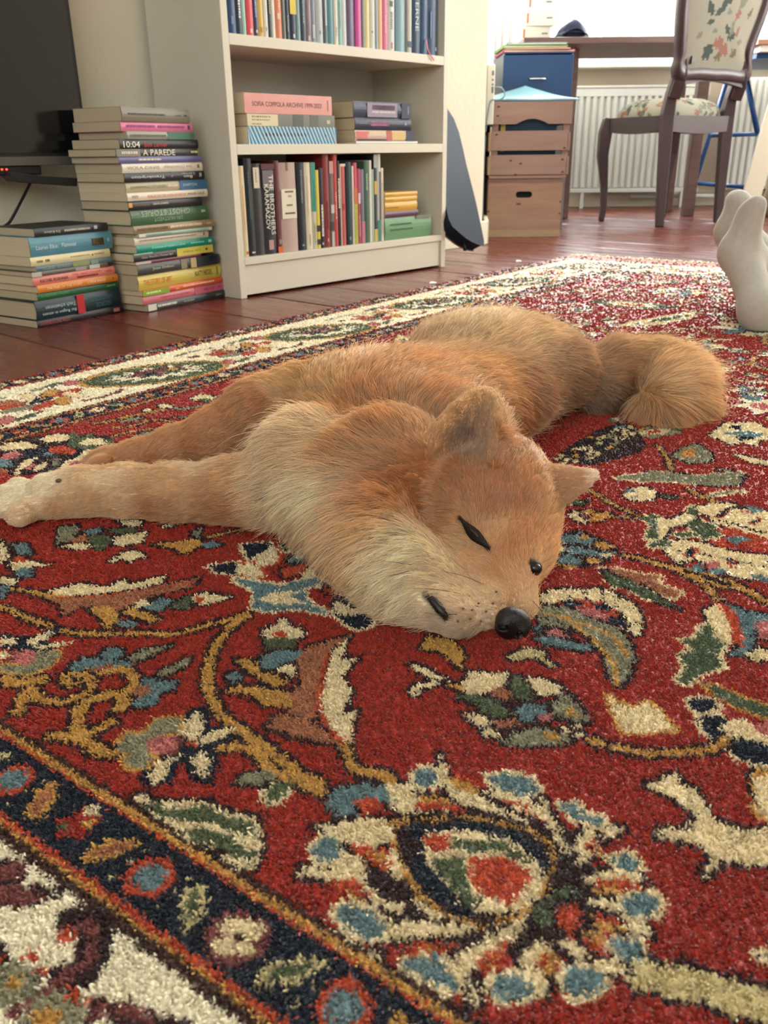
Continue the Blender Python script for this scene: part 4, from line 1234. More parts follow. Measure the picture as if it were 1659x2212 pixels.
# tufts: hairs share a tip direction with their neighbours
cell = np.floor(P/np.maximum(.0045, .26*L.mean())).astype(np.int64)
cs_ = .0055
def clump(cs):
    key = np.floor(P/cs+fr.random(3)).astype(np.int64); key = key[:, 0]*73856093 ^ key[:, 1]*19349663 ^ key[:, 2]*83492791
    _, inv = np.unique(key, return_inverse=True); cnt = np.bincount(inv)
    mean = lambda A: np.stack([np.bincount(inv, A[:, k])/cnt for k in range(A.shape[1])], 1)[inv]
    return mean(P), mean(F), inv
cP, cF, inv = clump(.0072)
cof = fr.normal(0, .16, (inv.max()+1, 3))[inv]; cof -= (cof*N).sum(1)[:, None]*N
pts = np.empty((n, K, 3))
for i, t in enumerate(ts):
    lift = np.sin(T)*(1-.45*t); fwd = np.cos(T)
    own = P+(F+cof*.8)*(L*t*fwd)[:, None]+N*(L*t*lift)[:, None]
    tip = cP+(F+cof*.8)*(L*t*fwd)[:, None]+N*(L*t*lift)[:, None]
    k_ = (.72*t**1.2)*np.clip(L/.012, .25, 1)
    q = own*(1-k_[:, None])+tip*k_[:, None]
    q[:, 2] -= .0022*(t**2)*(L/.03)
    pts[:, i] = q+fr.normal(0, 1, (n, 3))*(.00025*t*(L/.02))[:, None]
pts[:, 1:, 2] = np.maximum(pts[:, 1:, 2], ZR+.0012+.0008*fr.random((n, K-1)))
hc = bpy.data.hair_curves.new('fur'); hc.add_curves([K]*n)
hc.attributes['position'].data.foreach_set('vector', (pts-DORG).astype(np.float32).ravel())
rad = np.tile(np.array([1, 1, .92, .75, .5, .15]), (n, 1))*(.00015+.00005*np.clip(L/.02, 0, 1.3))[:, None]
ra = hc.attributes.get('radius') or hc.attributes.new('radius', 'FLOAT', 'POINT')
ra.data.foreach_set('value', rad.astype(np.float32).ravel())
Cc = Cc*fr.uniform(.78, 1.15, n)[:, None]*(1+(fr.uniform(.78, 1.16, inv.max()+1)[inv]-1)*np.clip(L/.018, .15, 1))[:, None]
ca = hc.attributes.new('coat', 'FLOAT_COLOR', 'CURVE')
ca.data.foreach_set('color', np.concatenate([np.clip(Cc, 0, .95), np.ones((n, 1))], 1).astype(np.float32).ravel())
m_fur = bpy.data.materials.new('dog_fur'); m_fur.use_nodes = True
nt = m_fur.node_tree; nt.nodes.remove(nt.nodes['Principled BSDF'])
a_ = nt.nodes.new('ShaderNodeAttribute'); a_.attribute_name = 'coat'
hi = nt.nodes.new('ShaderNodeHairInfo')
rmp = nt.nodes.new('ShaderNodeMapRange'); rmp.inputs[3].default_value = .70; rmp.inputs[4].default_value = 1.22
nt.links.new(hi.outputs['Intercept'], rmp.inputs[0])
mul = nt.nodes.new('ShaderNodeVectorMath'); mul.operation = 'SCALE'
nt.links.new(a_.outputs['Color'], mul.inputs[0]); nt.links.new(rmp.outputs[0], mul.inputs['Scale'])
df = nt.nodes.new('ShaderNodeBsdfDiffuse'); tl = nt.nodes.new('ShaderNodeBsdfTranslucent'); hr_ = nt.nodes.new('ShaderNodeBsdfHair'); hr_.component = 'Reflection'
hr_.inputs['RoughnessU'].default_value = .25; hr_.inputs['RoughnessV'].default_value = .6
x1 = nt.nodes.new('ShaderNodeMixShader'); x1.inputs[0].default_value = .55; x2 = nt.nodes.new('ShaderNodeMixShader'); x2.inputs[0].default_value = .18
for q in (df, tl): nt.links.new(mul.outputs[0], q.inputs['Color'])
hr_.inputs['Color'].default_value = (.9, .75, .55, 1)
nt.links.new(df.outputs[0], x1.inputs[1]); nt.links.new(tl.outputs[0], x1.inputs[2]); nt.links.new(x1.outputs[0], x2.inputs[1]); nt.links.new(hr_.outputs[0], x2.inputs[2])
nt.links.new(x2.outputs[0], nt.nodes['Material Output'].inputs[0])
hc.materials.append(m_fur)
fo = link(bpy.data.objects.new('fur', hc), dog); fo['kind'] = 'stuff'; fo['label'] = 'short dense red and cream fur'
# ---- face: nose leather, eyes, mouth, whiskers, claws
def uvball(c, ax, r, n1=20, n2=14, f=None):
    v = []; fcs = []
    for i in range(n2+1):
        th = math.pi*i/n2
        for j in range(n1):
            ph = 2*math.pi*j/n1; p = np.array([math.sin(th)*math.cos(ph), math.sin(th)*math.sin(ph), math.cos(th)])
            if f is not None: p = f(p)
            v.append(np.asarray(c)+sum(p[k]*r[k]*np.asarray(ax[k]) for k in range(3)))
    for i in range(n2):
        for j in range(n1): fcs.append((i*n1+j, i*n1+(j+1) % n1, (i+1)*n1+(j+1) % n1, (i+1)*n1+j))
    return np.array(v), fcs
m_leather = mat('nose_leather', (13, 12, 13), .38, .4, var=.2, vscale=300, bump=.25, bscale=900)
NF = Field(NOSE_C-.03, NOSE_C+.03, .0009)
NF.ell(NOSE_C-.002*HF+.001*HU, HEAD_AX, (.0080, .0126, .0094), .003)
NF.ell(NOSE_C-.004*HF-.008*HU, HEAD_AX, (.009, .009, .008), .005)
for sx in (-1, 1):
    NF.ell(NOSE_C+.0015*HF+sx*.0070*HX-.002*HU, HEAD_AX, (.0064, .0056, .0070), .003)
    NF.carve(NOSE_C+.0075*HF+sx*.0062*HX-.0030*HU, HEAD_AX, (.006, .0030, .0030), .0012)
    NF.carve(NOSE_C+.0035*HF+sx*.0118*HX-.0055*HU, HEAD_AX, (.005, .0045, .0016), .0012)
NF.carve(NOSE_C+.0095*HF-.006*HU, HEAD_AX, (.004, .0008, .008), .0012)
nv_, nq_ = NF.nets(); nv_ = relax(nv_, nq_, 2, .4); nv_[:, 2] = np.maximum(nv_[:, 2], ZR+.0012)
fast_mesh('nose', nv_-DORG, nq_, m_leather, dog)
m_eye = mat('eye', (14, 10, 8), .22, .5); m_rim = mat('eye_rim', (22, 16, 14), .5, .3)
def lid(A, B, side, sag, nm):
    """dark closed-lid line: thin almond lying on the face"""
    mid = (A+B)/2; ax = nrm(B-A); out = nrm(CAM_P-mid); out = nrm(out-(out @ ax)*ax); up_ = np.cross(out, ax)
    L_ = np.linalg.norm(B-A)/2
    f = lambda p: np.array([p[0], p[1]*(1-.75*abs(p[0])**1.5)*(1.05+.40*p[0])+.30*(p[0]**2-.4), p[2]])
    v, q = uvball(mid+out*.0012, (ax, up_, out), (L_*1.0, sag, .0034), 22, 12, f); return meshobj(nm, v-DORG, q, m_rim, dog, True), mid, ax, up_, out
o, mid, ax_, up_, out_ = lid(EYEL_A, EYEL_B, -1, .0044, 'eye_rim')
v, q = uvball(mid+out_*.0040+ax_*.002, (ax_, up_, out_), (.0068, .0018, .0022), 16, 10); meshobj('eye', v-DORG, q, m_eye, o, True)
outr = nrm(nrm(CAM_P-EYER)*.8+HX*.5)
axr = nrm(at(1168, 1232, .60)-at(1138, 1218, .60)); upr = np.cross(outr, axr); upr = nrm(upr); axr = np.cross(upr, outr)
v, q = uvball(EYER+outr*.0004, (axr, upr, outr), (.0078, .0062, .0036), 20, 12); o = meshobj('eye_rim', v-DORG, q, m_rim, dog, True)
v, q = uvball(EYER+outr*.0016+axr*.0012, (axr, upr, outr), (.0054, .0044, .0038), 18, 12); meshobj('eye', v-DORG, q, m_eye, o, True)
mp_ = [p+nrm(CAM_P-p)*.0022 for p in MOUTH]
MB().tube([p-DORG for p in mp_], [.0012, .0030, .0034, .0016], 10).build('mouth', mat('lip', (26, 20, 20), .4, .4), dog, True)
wm = mat('whisker', (30, 22, 18), .4, .4)
for (x0, y0), (x1, y1), (x2, y2) in [((1010,1290),(950,1268),(880,1272)),((1035,1310),(985,1296),(915,1318)),((990,1325),(950,1330),(905,1322)),((1040,1265),(1000,1240),(960,1235)),
        ((890,1222),(865,1216),(828,1212)),((888,1232),(860,1242),(830,1246)),((900,1108),(880,1105),(860,1108)),((1150,1300),(1165,1312),(1176,1330)),((1145,1330),(1162,1345),(1172,1362))]:
    p0 = on_dog(x0, y0); d = float(np.linalg.norm(p0-CAM_P)*.0+p0[1])
    a = p0+nrm(CAM_P-p0)*.002; b_ = at(x1, y1, d-.008); c = at(x2, y2, d-.006); b_[2] = max(b_[2], ZR+.004); c[2] = max(c[2], ZR+.003)
    cu = [tuple((1-t)**2*a+2*t*(1-t)*b_+t*t*c-DORG) for t in np.linspace(0, 1, 7)]
    MB().tube(cu, [.00022, .0002, .0002, .00018, .00015, .0001, .00005], 5).build('whisker', wm, dog, True)
for px, py in ((1010, 1288), (1032, 1302), (1022, 1318), (1050, 1322), (1002, 1312), (1040, 1340), (1062, 1302), (990, 1338), (1018, 1336), (1072, 1278)):
    c = on_dog(px, py); c = c+nrm(CAM_P-c)*.0022; v, q = uvball(c, (RGT, DWN, FWD), (.0010, .0008, .0008), 8, 6); meshobj('whisker_spot', v-DORG, q, mat('whisker_spot', (104, 74, 54), .8), dog, True)
cm = mat('claw', (40, 30, 24), .35, .5)
for px, py, z in ((24, 1066, .030), (8, 1082, .026), (10, 1106, .021), (34, 1118, .0185), (200, 1008, .020), (192, 1014, .0185)):
    c = atz(px, py, z); t = atz(px-16, py+8, z-.006)
    MB().tube([c-DORG, (c+t)/2-DORG+np.array([0, 0, .001]), t-DORG], [.0028, .0022, .0006], 8).build('claw', cm, dog, True)
for px, py in ((130, 1038),):
    c = on_dog(px, py); v, q = uvball(c, (RGT, DWN, FWD), (.0032, .0022, .003), 10, 8); meshobj('dewclaw', v-DORG, q, mat('dewclaw', (96, 74, 58), .5), dog, True)
print('hairs', n)
# ------------------------------------------------------------------ bookcase and books
m_lam = mat('white_laminate', (212, 206, 188), .45, .35, var=.015, vscale=4)
m_lam2 = mat('back_board', (200, 198, 188), .6, .3)
BKO = (-.3429, 2.1317)
BW, BD, PT = .80, .28, .019
SH = [.0951, .348, .573, .83, 1.15, 1.47, 1.78]           # shelf tops
bc = thing('bookcase', 'tall white laminate bookcase filled with books against the wall', 'bookcase', (*BKO, 0), BK_YAW)
MB().box((0, 0, 0), (PT, BD, 2.02)).build('side_panel', m_lam, bc, bevel=.001)
MB().box((BW-PT, 0, 0), (BW, BD, 2.02)).build('side_panel', m_lam, bc, bevel=.001)
MB().box((PT, BD-.006, .05), (BW-PT, BD, 2.0)).build('back_board', m_lam2, bc)
MB().box((PT, .006, .006), (BW-PT, .022, SH[0]-.017)).build('plinth', m_lam, bc, bevel=.001)
for i, z in enumerate(SH):
    t = .017 if i == 0 else .0225
    MB().box((PT+.0005, 0, z-t), (BW-PT-.0005, BD-.007, z)).build('shelf', m_lam, bc, bevel=.0008)
MB().box((PT, 0, 1.998), (BW-PT, BD-.007, 2.02)).build('shelf', m_lam, bc)
BKM = Matrix.Translation((*BKO, 0)) @ Matrix.Rotation(BK_YAW, 4, 'Z')
PAGE = [mat('pages_0', (206, 192, 160), .9, .1, var=.12, vscale=60, stretch=(.2, .2, 14)), mat('pages_1', (188, 174, 146), .9, .1, var=.12, vscale=60, stretch=(.2, .2, 14)),
        mat('pages_2', (218, 208, 182), .9, .1, var=.1, vscale=60, stretch=(.2, .2, 14))]
def cov(rgb, rough=.45):
    rgb2_ = tuple(int(c*.90) for c in rgb); return mat('cover_%d_%d_%d_%d' % (*rgb, int(rough*100)), rgb2_, rough, .4, var=.03, vscale=30)
def ink(rgb): return mat('ink_%d_%d_%d' % tuple(rgb), rgb, .6, .3)
BRNG = random.Random(17)
def spine_text(parent, M, L, T, items):
    """print on a spine; items: (text | None, x0, x1, z0, z1, rgb, flip) in fractions of the spine; local plane x along spine, z thickness, facing -y"""
    for it in items:
        txt, x0, x1, z0, z1, rgb = it[:6]; flip = it[6] if len(it) > 6 else 0
        if txt is None:                                    # a plain printed block
            o = MB().box((x0*L, -.00035, z0*T), (x1*L, .0004, z1*T), M).build('print_block', cov(rgb, .5), parent)
        elif txt == '#':                                   # lettering too small to read: a row of dashes
            mb = MB(); x = x0; r = random.Random(int(x0*1000)+int(L*1e5))
            while x < x1:
                w = r.uniform(.008, .022); mb.box((x*L, -.0004, (z0+.15*r.random()*(z1-z0))*T), (min(x+w, x1)*L, .0002, z1*T), M); x += w+r.uniform(.004, .009)
            mb.build('lettering', ink(rgb), parent)
        else:
            v, f = text_mesh(txt, 1)
            if not len(v): continue
            w, h = np.ptp(v[:, 0]), np.ptp(v[:, 1]); sx = (x1-x0)*L/w; sz = (z1-z0)*T/h
            sg = -1 if flip else 1
            q = np.stack([(x0+x1)/2*L+sg*v[:, 0]*sx, np.full(len(v), -.0004), (z0+z1)/2*T+sg*v[:, 1]*sz], 1)
            meshobj('lettering', [tuple(M @ Vector(p)) for p in q], f, ink(rgb), parent)
def book(name, label, world, L, T, D, rgb, items=(), group=None, hard=False, page=0, rounded=True, blocks=()):
    """book lying flat: x along spine, y from spine to fore-edge, z thickness; spine faces -y"""
    o = thing(name, label, 'book', group=group); o.matrix_world = world
    ct = .0022 if hard else .0007; ov = .003 if hard else .0002
    n = 6; outer = []; inner = []
    bulge = min(.004, T*.12) if rounded else .0004
    for i in range(n+1):
        t = i/n; z = T*t; y = -bulge*math.sin(math.pi*t)+(.0015 if 0 else 0); outer.append((y+bulge, z))
    for i in range(n+1):
        t = i/n; z = ct+(T-2*ct)*t; y = ct-bulge*math.sin(math.pi*t)+bulge; inner.append((y, z))
    prof = [(D, 0)]+outer+[(D, T), (D, T-ct)]+inner[::-1]+[(D, ct)]
    # C-shaped profile swept along the spine, as quads
    k = len(prof); v = [(0, y, z) for y, z in prof]+[(L, y, z) for y, z in prof]
    f = [(i, (i+1) % k, k+(i+1) % k, k+i) for i in range(k)]
    no = n+2
    for e in (0, k):                                        # end caps as strips between outer and inner profile
        pairs = [(0, k-1)]+[(1+i, k-2-i) for i in range(n+1)]+[(n+2, n+3)]
        for a, b2 in zip(pairs[:-1], pairs[1:]): f.append((a[0]+e, b2[0]+e, b2[1]+e, a[1]+e))
    mb = MB(); mb.add(v, f); c = mb.build('cover', cov(rgb), o)
    MB().box((ov, bulge+ct, ct), (L-ov, D-ov-.0005, T-ct)).build('page_block', PAGE[page], o)
    spine_text(c, Matrix.Identity(4), L, T, items)
    return o
def stack_books(base, yaw, rows, depth, where, group, dref):
    z = dref
    for r in rows:
        lab, s0, L, T, rgb, items = r[:6]; kw = r[6] if len(r) > 6 else {}
        d = kw.pop('d', depth); tw = kw.pop('tw', BRNG.uniform(-.5, .5)); yo = kw.pop('yo', BRNG.uniform(-.004, .004))
        M = Matrix.Translation((base[0], base[1], z)) @ Matrix.Rotation(yaw, 4, 'Z') @ Matrix.Translation((s0, yo, 0)) @ Matrix.Rotation(math.radians(tw), 4, 'Z')
        book('paperback_book' if not kw.get('hard') else 'hardcover_book', lab % where if '%s' in lab else lab, M, L, T, d, rgb, items, group, **kw)
        z += T+.0001
W_, K_, R_ = (236, 230, 212), (24, 26, 30), (196, 60, 52)
SA, SB = 'low floor stack by the wall', 'tall floor stack beside the bookcase'
stack_books((-.7030, 1.7757), 1.00578, [
 ('thin dark paperback with red lettering, bottom of the low stack', -.004, .228, .0150, (34, 26, 30), [('GWENDOLINE RILEY', .03, .36, .3, .72, (178, 84, 84)), (None, .88, .955, .25, .75, (196, 120, 116))], {'page': 1}),
 ('thick dark teal hardcover with a red band across its spine in the low stack', -.004, .224, .0385, (14, 40, 50), [(None, .46, .545, .0, 1, (196, 34, 36)), ('GEORGE', .68, .87, .18, .42, (46, 104, 108), 1), ('SAUNDERS', .60, .89, .52, .76, (46, 104, 108), 1), ('Bei Regen in einem', .06, .44, .2, .4, (176, 196, 196), 1), ('Teich schwimmen', .10, .44, .5, .7, (176, 196, 196), 1)], {'d': .156, 'page': 1, 'hard': True}),
 ('plain green paperback in the low floor stack', .006, .215, .0158, (30, 92, 50), [('#', .04, .36, .4, .66, (70, 140, 80)), ('#', .84, .95, .4, .6, (110, 160, 110))], {'page': 1}),
 ('orange paperback in the low floor stack', .0065, .210, .0150, (232, 138, 48), [('THE END OF THE STORY', .10, .53, .28, .62, (246, 222, 170)), ('LYDIA DAVIS', .60, .83, .3, .62, (250, 236, 200)), (None, .925, .945, .35, .65, (196, 96, 40))], {}),
 ('pink paperback with black author lettering in the low floor stack', -.001, .211, .0172, (232, 138, 122), [('RACHEL KUSHNER', .08, .41, .3, .64, (50, 22, 26)), ('THE HARD CROWD', .46, .83, .52, .82, (206, 62, 58)), ('#', .52, .78, .2, .42, (120, 40, 44)), ('#', .88, .96, .42, .62, (196, 90, 84))], {}),
 ('thin paperback with a mottled brown and grey spine in the low stack', -.002, .197, .0090, (110, 98, 86), [(None, .0, .12, .0, 1, (196, 190, 176)), (None, .55, .7, .1, .9, (160, 156, 148)), (None, .74, .88, .1, 1, (206, 206, 200)), (None, .9, .99, 0, .8, (120, 84, 60))], {'page': 1}),
 ('slate blue paperback with pale green lettering in the low stack', .0116, .197, .0106, (92, 118, 124), [('SIGRID', .07, .23, .2, .8, (158, 170, 150)), ('NUNEZ', .26, .42, .2, .8, (150, 166, 150)), (None, .46, .68, .1, .9, (150, 160, 96)), (None, .70, .80, .1, .9, (140, 158, 140))], {'page': 1}),
 ('cream paperback with a small black dot in the low floor stack', .005, .205, .0170, (238, 222, 172), [('#', .07, .14, .35, .6, (120, 110, 90)), ('#', .17, .22, .35, .65, (90, 80, 66)), ('#', .48, .73, .48, .66, (170, 156, 120)), (None, .755, .768, .42, .62, (20, 20, 24)), ('#', .79, .92, .46, .66, (150, 138, 108))], {}),
 ('thick light blue paperback with a small picture on its spine in the low stack', .0096, .211, .0382, (92, 150, 168), [('Lauren Elkin', .06, .31, .36, .56, (206, 222, 222)), ('Flaneuse', .36, .53, .38, .58, (206, 222, 222)), (None, .73, .88, .26, .64, (60, 48, 44)), (None, .745, .845, .36, .62, (206, 172, 74)), ('#', .93, .955, .4, .6, (170, 200, 204))], {'d': .15, 'page': 0}),
 ('black paperback lying on top of the low floor stack', .0235, .186, .0158, (40, 42, 42), [('Die Kolonie', .12, .33, .3, .62, (200, 196, 180), 1), ('#', .39, .74, .36, .62, (196, 190, 172)), (None, .80, .845, .34, .78, (206, 216, 216))], {'d': .15, 'page': 1}),
], .152, SA, 'books in the low floor stack', .0004)
stack_books((-.5300, 1.9540), 1.00413, [
 ('thin black paperback with white lettering, bottom of the tall stack', .004, .257, .0165, (58, 60, 58), [(None, .0, .10, .1, .95, (226, 222, 204)), ('#', .12, .35, .4, .72, (226, 222, 206)), ('#', .44, .58, .4, .6, (150, 148, 138)), ('#', .87, .95, .42, .6, (150, 148, 138))], {'page': 1}),
 ('pink paperback with purple lettering near the bottom of the tall stack', -.006, .266, .0185, (222, 122, 128), [('When Things on the Move', .20, .56, .38, .62, (140, 40, 66)), (None, .62, .98, .05, .95, (208, 104, 128)), ('#', .74, .88, .4, .62, (150, 60, 90)), ('#', .93, .97, .4, .6, (110, 50, 80))], {}),
 ('green and orange paperback under the yellow art book in the tall stack', -.006, .263, .0125, (228, 92, 54), [(None, .0, .31, .0, 1, (146, 172, 50)), ('#', .04, .21, .35, .65, (220, 230, 160)), (None, .385, .43, .2, .8, (238, 150, 60)), ('#', .48, .88, .45, .72, (246, 214, 170))], {}),
 ('yellow art history paperback with red title in the tall stack', -.010, .268, .0330, (222, 202, 92), [('THE STORY OF ART', .055, .38, .30, .66, (222, 100, 46)), ('KATY HESSEL', .665, .88, .34, .70, (52, 48, 40)), ('#', .94, .955, .2, .8, (120, 108, 60))], {'page': 1}),
 ('dark paperback with a face picture on its spine in the tall stack', -.011, .264, .0220, (62, 66, 58), [('Joan Didion', .16, .41, .32, .66, (196, 192, 170)), (None, .50, .57, .05, 1, (150, 140, 112)), (None, .62, .69, 0, 1, (206, 184, 130)), (None, .70, .97, .0, 1, (22, 34, 44)), (None, .86, .93, .2, .9, (40, 66, 88))], {'page': 1}),
 ('very thin maroon and white booklet in the tall floor stack', -.011, .203, .0066, (116, 26, 48), [(None, 0, .22, .1, .9, (206, 190, 180))], {}),
 ('black and yellow paperback in the tall floor stack', -.0136, .250, .0170, (28, 28, 30), [(None, .52, 1, 0, 1, (222, 208, 82)), ('How Should a Person Be?', .09, .47, .34, .6, (200, 190, 180)), ('SHEILA HETI', .60, .83, .36, .62, (60, 54, 36)), (None, .895, .925, .36, .64, (60, 54, 36)), (None, 0, .22, .88, 1, (200, 216, 190))], {}),
 ('bright teal paperback in the tall floor stack', -.004, .244, .0172, (0, 146, 120), [('#', .18, .6, .4, .64, (120, 206, 180)), ('#', .68, .86, .42, .62, (120, 206, 180)), (None, .92, .96, .36, .7, (206, 232, 220))], {}),
 ('cream paperback above the teal one in the tall floor stack', -.0075, .234, .0165, (232, 222, 198), [('#', .06, .82, .42, .62, (150, 130, 116)), ('#', .92, .945, .3, .74, (120, 110, 96))], {}),
 ('thin pale mint paperback in the tall floor stack', .003, .228, .0068, (166, 196, 178), [(None, 0, .08, 0, 1, (226, 226, 210)), ('#', .1, .42, .2, .7, (120, 150, 140)), (None, .95, 1, 0, 1, (226, 226, 210))], {}),
 ('tan brown paperback in the tall floor stack', -.006, .250, .0165, (160, 134, 100), [('#', .04, .40, .3, .68, (110, 92, 60)), ('#', .43, .83, .36, .7, (226, 206, 170)), ('#', .9, .96, .36, .66, (190, 166, 130))], {'page': 1}),
 ('green hardcover with upside-down title in the tall floor stack', -.008, .239, .0325, (70, 108, 74), [('GHOST STORIES', .12, .74, .56, .90, (176, 190, 158), 1), ('SIRI HUSTVEDT', .27, .64, .20, .44, (150, 170, 140), 1), ('#', .9, .95, .52, .7, (176, 190, 158))], {'hard': True, 'd': .16}),
 ('black paperback with an orange corner in the tall floor stack', -.013, .225, .0190, (30, 28, 34), [(None, 0, .045, .32, .82, (236, 172, 84)), ('#', .08, .27, .42, .6, (120, 96, 76)), ('#', .31, .52, .44, .66, (176, 168, 156))], {'page': 1}),
 ('white paperback with red lettering in the tall floor stack', -.017, .247, .0160, (238, 226, 204), [('#', .05, .12, .3, .7, (170, 160, 146)), ('SOLUCAO DE DOIS ESTADOS', .23, .71, .3, .66, (214, 104, 86)), ('MICHEL LAUB', .73, .95, .34, .66, (70, 60, 60))], {}),
 ('beige and blue paperback in the tall floor stack', -.0133, .248, .0215, (196, 184, 152), [(None, .64, 1, 0, 1, (60, 112, 152)), ('SWIMMING STUDIES', .05, .47, .36, .62, (120, 122, 92)), ('#', .50, .62, .4, .62, (226, 216, 190)), ('SHAPTON', .68, .86, .4, .66, (190, 206, 214))], {}),
 ('black paperback with upside-down white title in the tall floor stack', -.0187, .243, .0180, (22, 24, 32), [('Transkription', .08, .48, .34, .74, (226, 222, 206), 1), (None, .555, .58, .4, .66, (150, 96, 150)), ('Ben', .72, .83, .22, .56, (216, 212, 196), 1), ('Lerner', .68, .86, .60, .86, (190, 188, 176), 1), ('#', .93, .955, .3, .8, (190, 188, 176))], {'page': 1}),
 ('white paperback with gold lettering in the tall floor stack', -.018, .240, .0192, (238, 230, 212), [('VIOLA DAVIS', .05, .44, .36, .68, (166, 146, 100)), ('FINDING ME', .50, .86, .38, .68, (176, 158, 116)), (None, .93, .955, .34, .72, (120, 110, 92))], {'page': 1}),
 ('purple paperback in the tall floor stack', -.0258, .247, .0130, (108, 106, 158), [('#', .22, .48, .38, .66, (226, 220, 190))], {'page': 1}),
 ('grey and black paperback with white title in the tall floor stack', -.031, .244, .0146, (62, 62, 58), [(None, .0, .27, 0, 1, (140, 132, 120)), ('#', .06, .24, .35, .7, (210, 204, 190)), ('A PAREDE', .30, .69, .12, .92, (236, 230, 206)), ('#', .90, .98, .4, .7, (230, 226, 190)), (None, .985, 1, 0, 1, (150, 160, 60))], {'page': 1}),
 ('black paperback with big white numbers on its spine in the tall stack', -.0178, .231, .0190, (24, 26, 28), [('10:04', .04, .235, .16, .80, (240, 234, 216)), ('Ben Lerner', .29, .58, .22, .70, (196, 64, 62)), ('#', .87, .95, .42, .6, (90, 92, 90))], {'page': 1}),
 ('grey and green paperback in the tall floor stack', .0024, .199, .0150, (160, 164, 146), [(None, .59, 1, 0, 1, (66, 122, 96)), ('#', .04, .56, .3, .62, (110, 112, 96)), (None, .93, .955, .4, .6, (30, 80, 60))], {'page': 1}),
 ('bright pink paperback in the tall floor stack', -.0078, .210, .0190, (230, 128, 160), [('#', .07, .45, .4, .66, (150, 64, 130)), ('#', .49, .88, .4, .66, (150, 64, 130)), (None, .925, .955, .3, .72, (60, 40, 110))], {'page': 1}),
 ('thick grey paperback lying on top of the tall floor stack', -.0055, .198, .0275, (140, 134, 116), [('#', .08, .62, .44, .58, (84, 80, 70)), ('#', .77, .86, .46, .56, (96, 92, 80)), (None, .90, .95, .46, .58, (60, 58, 52))], {'page': 1}),
], .150, SB, 'books in the tall floor stack', .0004)
# ---- shelved books
def flat_on_shelf(lab, u0, L, z, T, D, rgb, items, v=.012, **kw):
    book('hardcover_book' if kw.get('hard') else 'paperback_book', lab, BKM @ Matrix.Translation((u0, v, z)), L, T, D, rgb, items, **kw)
GM = 'books lying on the middle shelf'
z = SH[1]+.0003
flat_on_shelf('blue and white striped book, bottom of its pile on the middle shelf', .065, .291, z, .038, .20, (40, 140, 182), [('#', .16, .66, .44, .64, (20, 50, 80)), (None, .86, .89, .46, .58, (20, 70, 100))], group=GM, rounded=False)
_o = [o for o in bpy.data.objects if o.get('label', '').startswith('blue and white striped')][0]
mb = MB()
for i in range(28):
    x = -.02+i*.0115
    a = (max(x, 0), .0 if x >= 0 else .038*(-x)/.03); p = []
    mb.prism([(min(max(x, 0), .291), .0385), (min(max(x+.0045, 0), .291), .0385), (min(max(x+.0255, 0), .291), -.0002), (min(max(x+.021, 0), .291), -.0002)], -.0005, .0003, 'y')
mb.build('stripe_print', cov((214, 232, 236)), [c for c in _o.children if c.name.startswith('cover')][0])
flat_on_shelf('grey photo book with a cream label on its spine on the middle shelf', .065, .287, z+.0382, .0275, .20, (126, 130, 118), [(None, 0, .33, .04, .96, (234, 222, 184)), ('#', .05, .25, .70, .82, (120, 110, 88)), ('#', .05, .24, .46, .56, (120, 110, 88)), ('#', .05, .15, .14, .24, (120, 110, 88)), (None, .5, .62, 0, 1, (96, 100, 92)), (None, .7, .8, 0, 1, (106, 108, 100)), (None, .9, .94, .3, .6, (206, 200, 170))], group=GM, rounded=False, page=1)
flat_on_shelf('thick pink book with a long title, top of its pile on the middle shelf', .060, .283, z+.0660, .043, .20, (238, 168, 158), [('SOFIA COPPOLA ARCHIVE 1999-2023', .08, .87, .36, .60, (92, 60, 62)), ('#', .945, .955, .2, .8, (150, 110, 108))], group=GM, rounded=False, page=1)
flat_on_shelf('very thin white magazine, bottom of the right pile on the middle shelf', .430, .251, z, .0062, .19, (236, 234, 224), [], group=GM)
flat_on_shelf('pink and yellow patterned paperback in the right pile on the middle shelf', .427, .238, z+.0064, .0265, .17, (226, 190, 178), [(None, .02, .2, .3, .9, (226, 120, 110)), (None, .22, .5, .5, .96, (232, 206, 176)), (None, .52, .6, 0, 1, (206, 96, 90)), (None, .61, .84, .1, .9, (226, 196, 120)), (None, .86, 1, 0, 1, (36, 48, 74)), ('#', .03, .5, .06, .2, (60, 40, 60))], group=GM, page=1)
flat_on_shelf('navy paperback with pink lettering in the right pile on the middle shelf', .428, .226, z+.0331, .0300, .17, (22, 34, 58), [('#', .06, .2, .5, .62, (130, 140, 160)), ('#', .26, .58, .60, .74, (190, 110, 150)), ('#', .26, .58, .36, .5, (190, 110, 150)), (None, .87, .91, .46, .7, (150, 160, 180))], group=GM, page=1)
flat_on_shelf('navy paperback with a pale picture on its spine, top of the right pile', .424, .229, z+.0633, .0390, .17, (44, 52, 84), [(None, .22, .74, .06, .94, (158, 146, 160)), (None, .3, .7, .5, .8, (120, 90, 130)), ('#', .3, .7, .3, .44, (206, 190, 196)), (None, .82, 1, 0, 1, (26, 36, 64)), ('#', .935, .95, .2, .8, (150, 150, 170))], group=GM, page=1)
GB = 'books lying on the bottom shelf'
z = SH[0]+.0003
flat_on_shelf('thick green hardcover lying on the bottom shelf', .541, .206, z, .060, .16, (112, 158, 116), [('#', .10, .56, .64, .72, (70, 110, 74)), ('#', .10, .58, .40, .48, (70, 110, 74)), (None, .66, .98, .86, 1, (128, 130, 108))], group=GB, hard=True)
flat_on_shelf('thin purple paperback between green and yellow books on the bottom shelf', .542, .144, z+.0602, .0165, .115, (96, 52, 78), [], group=GB)
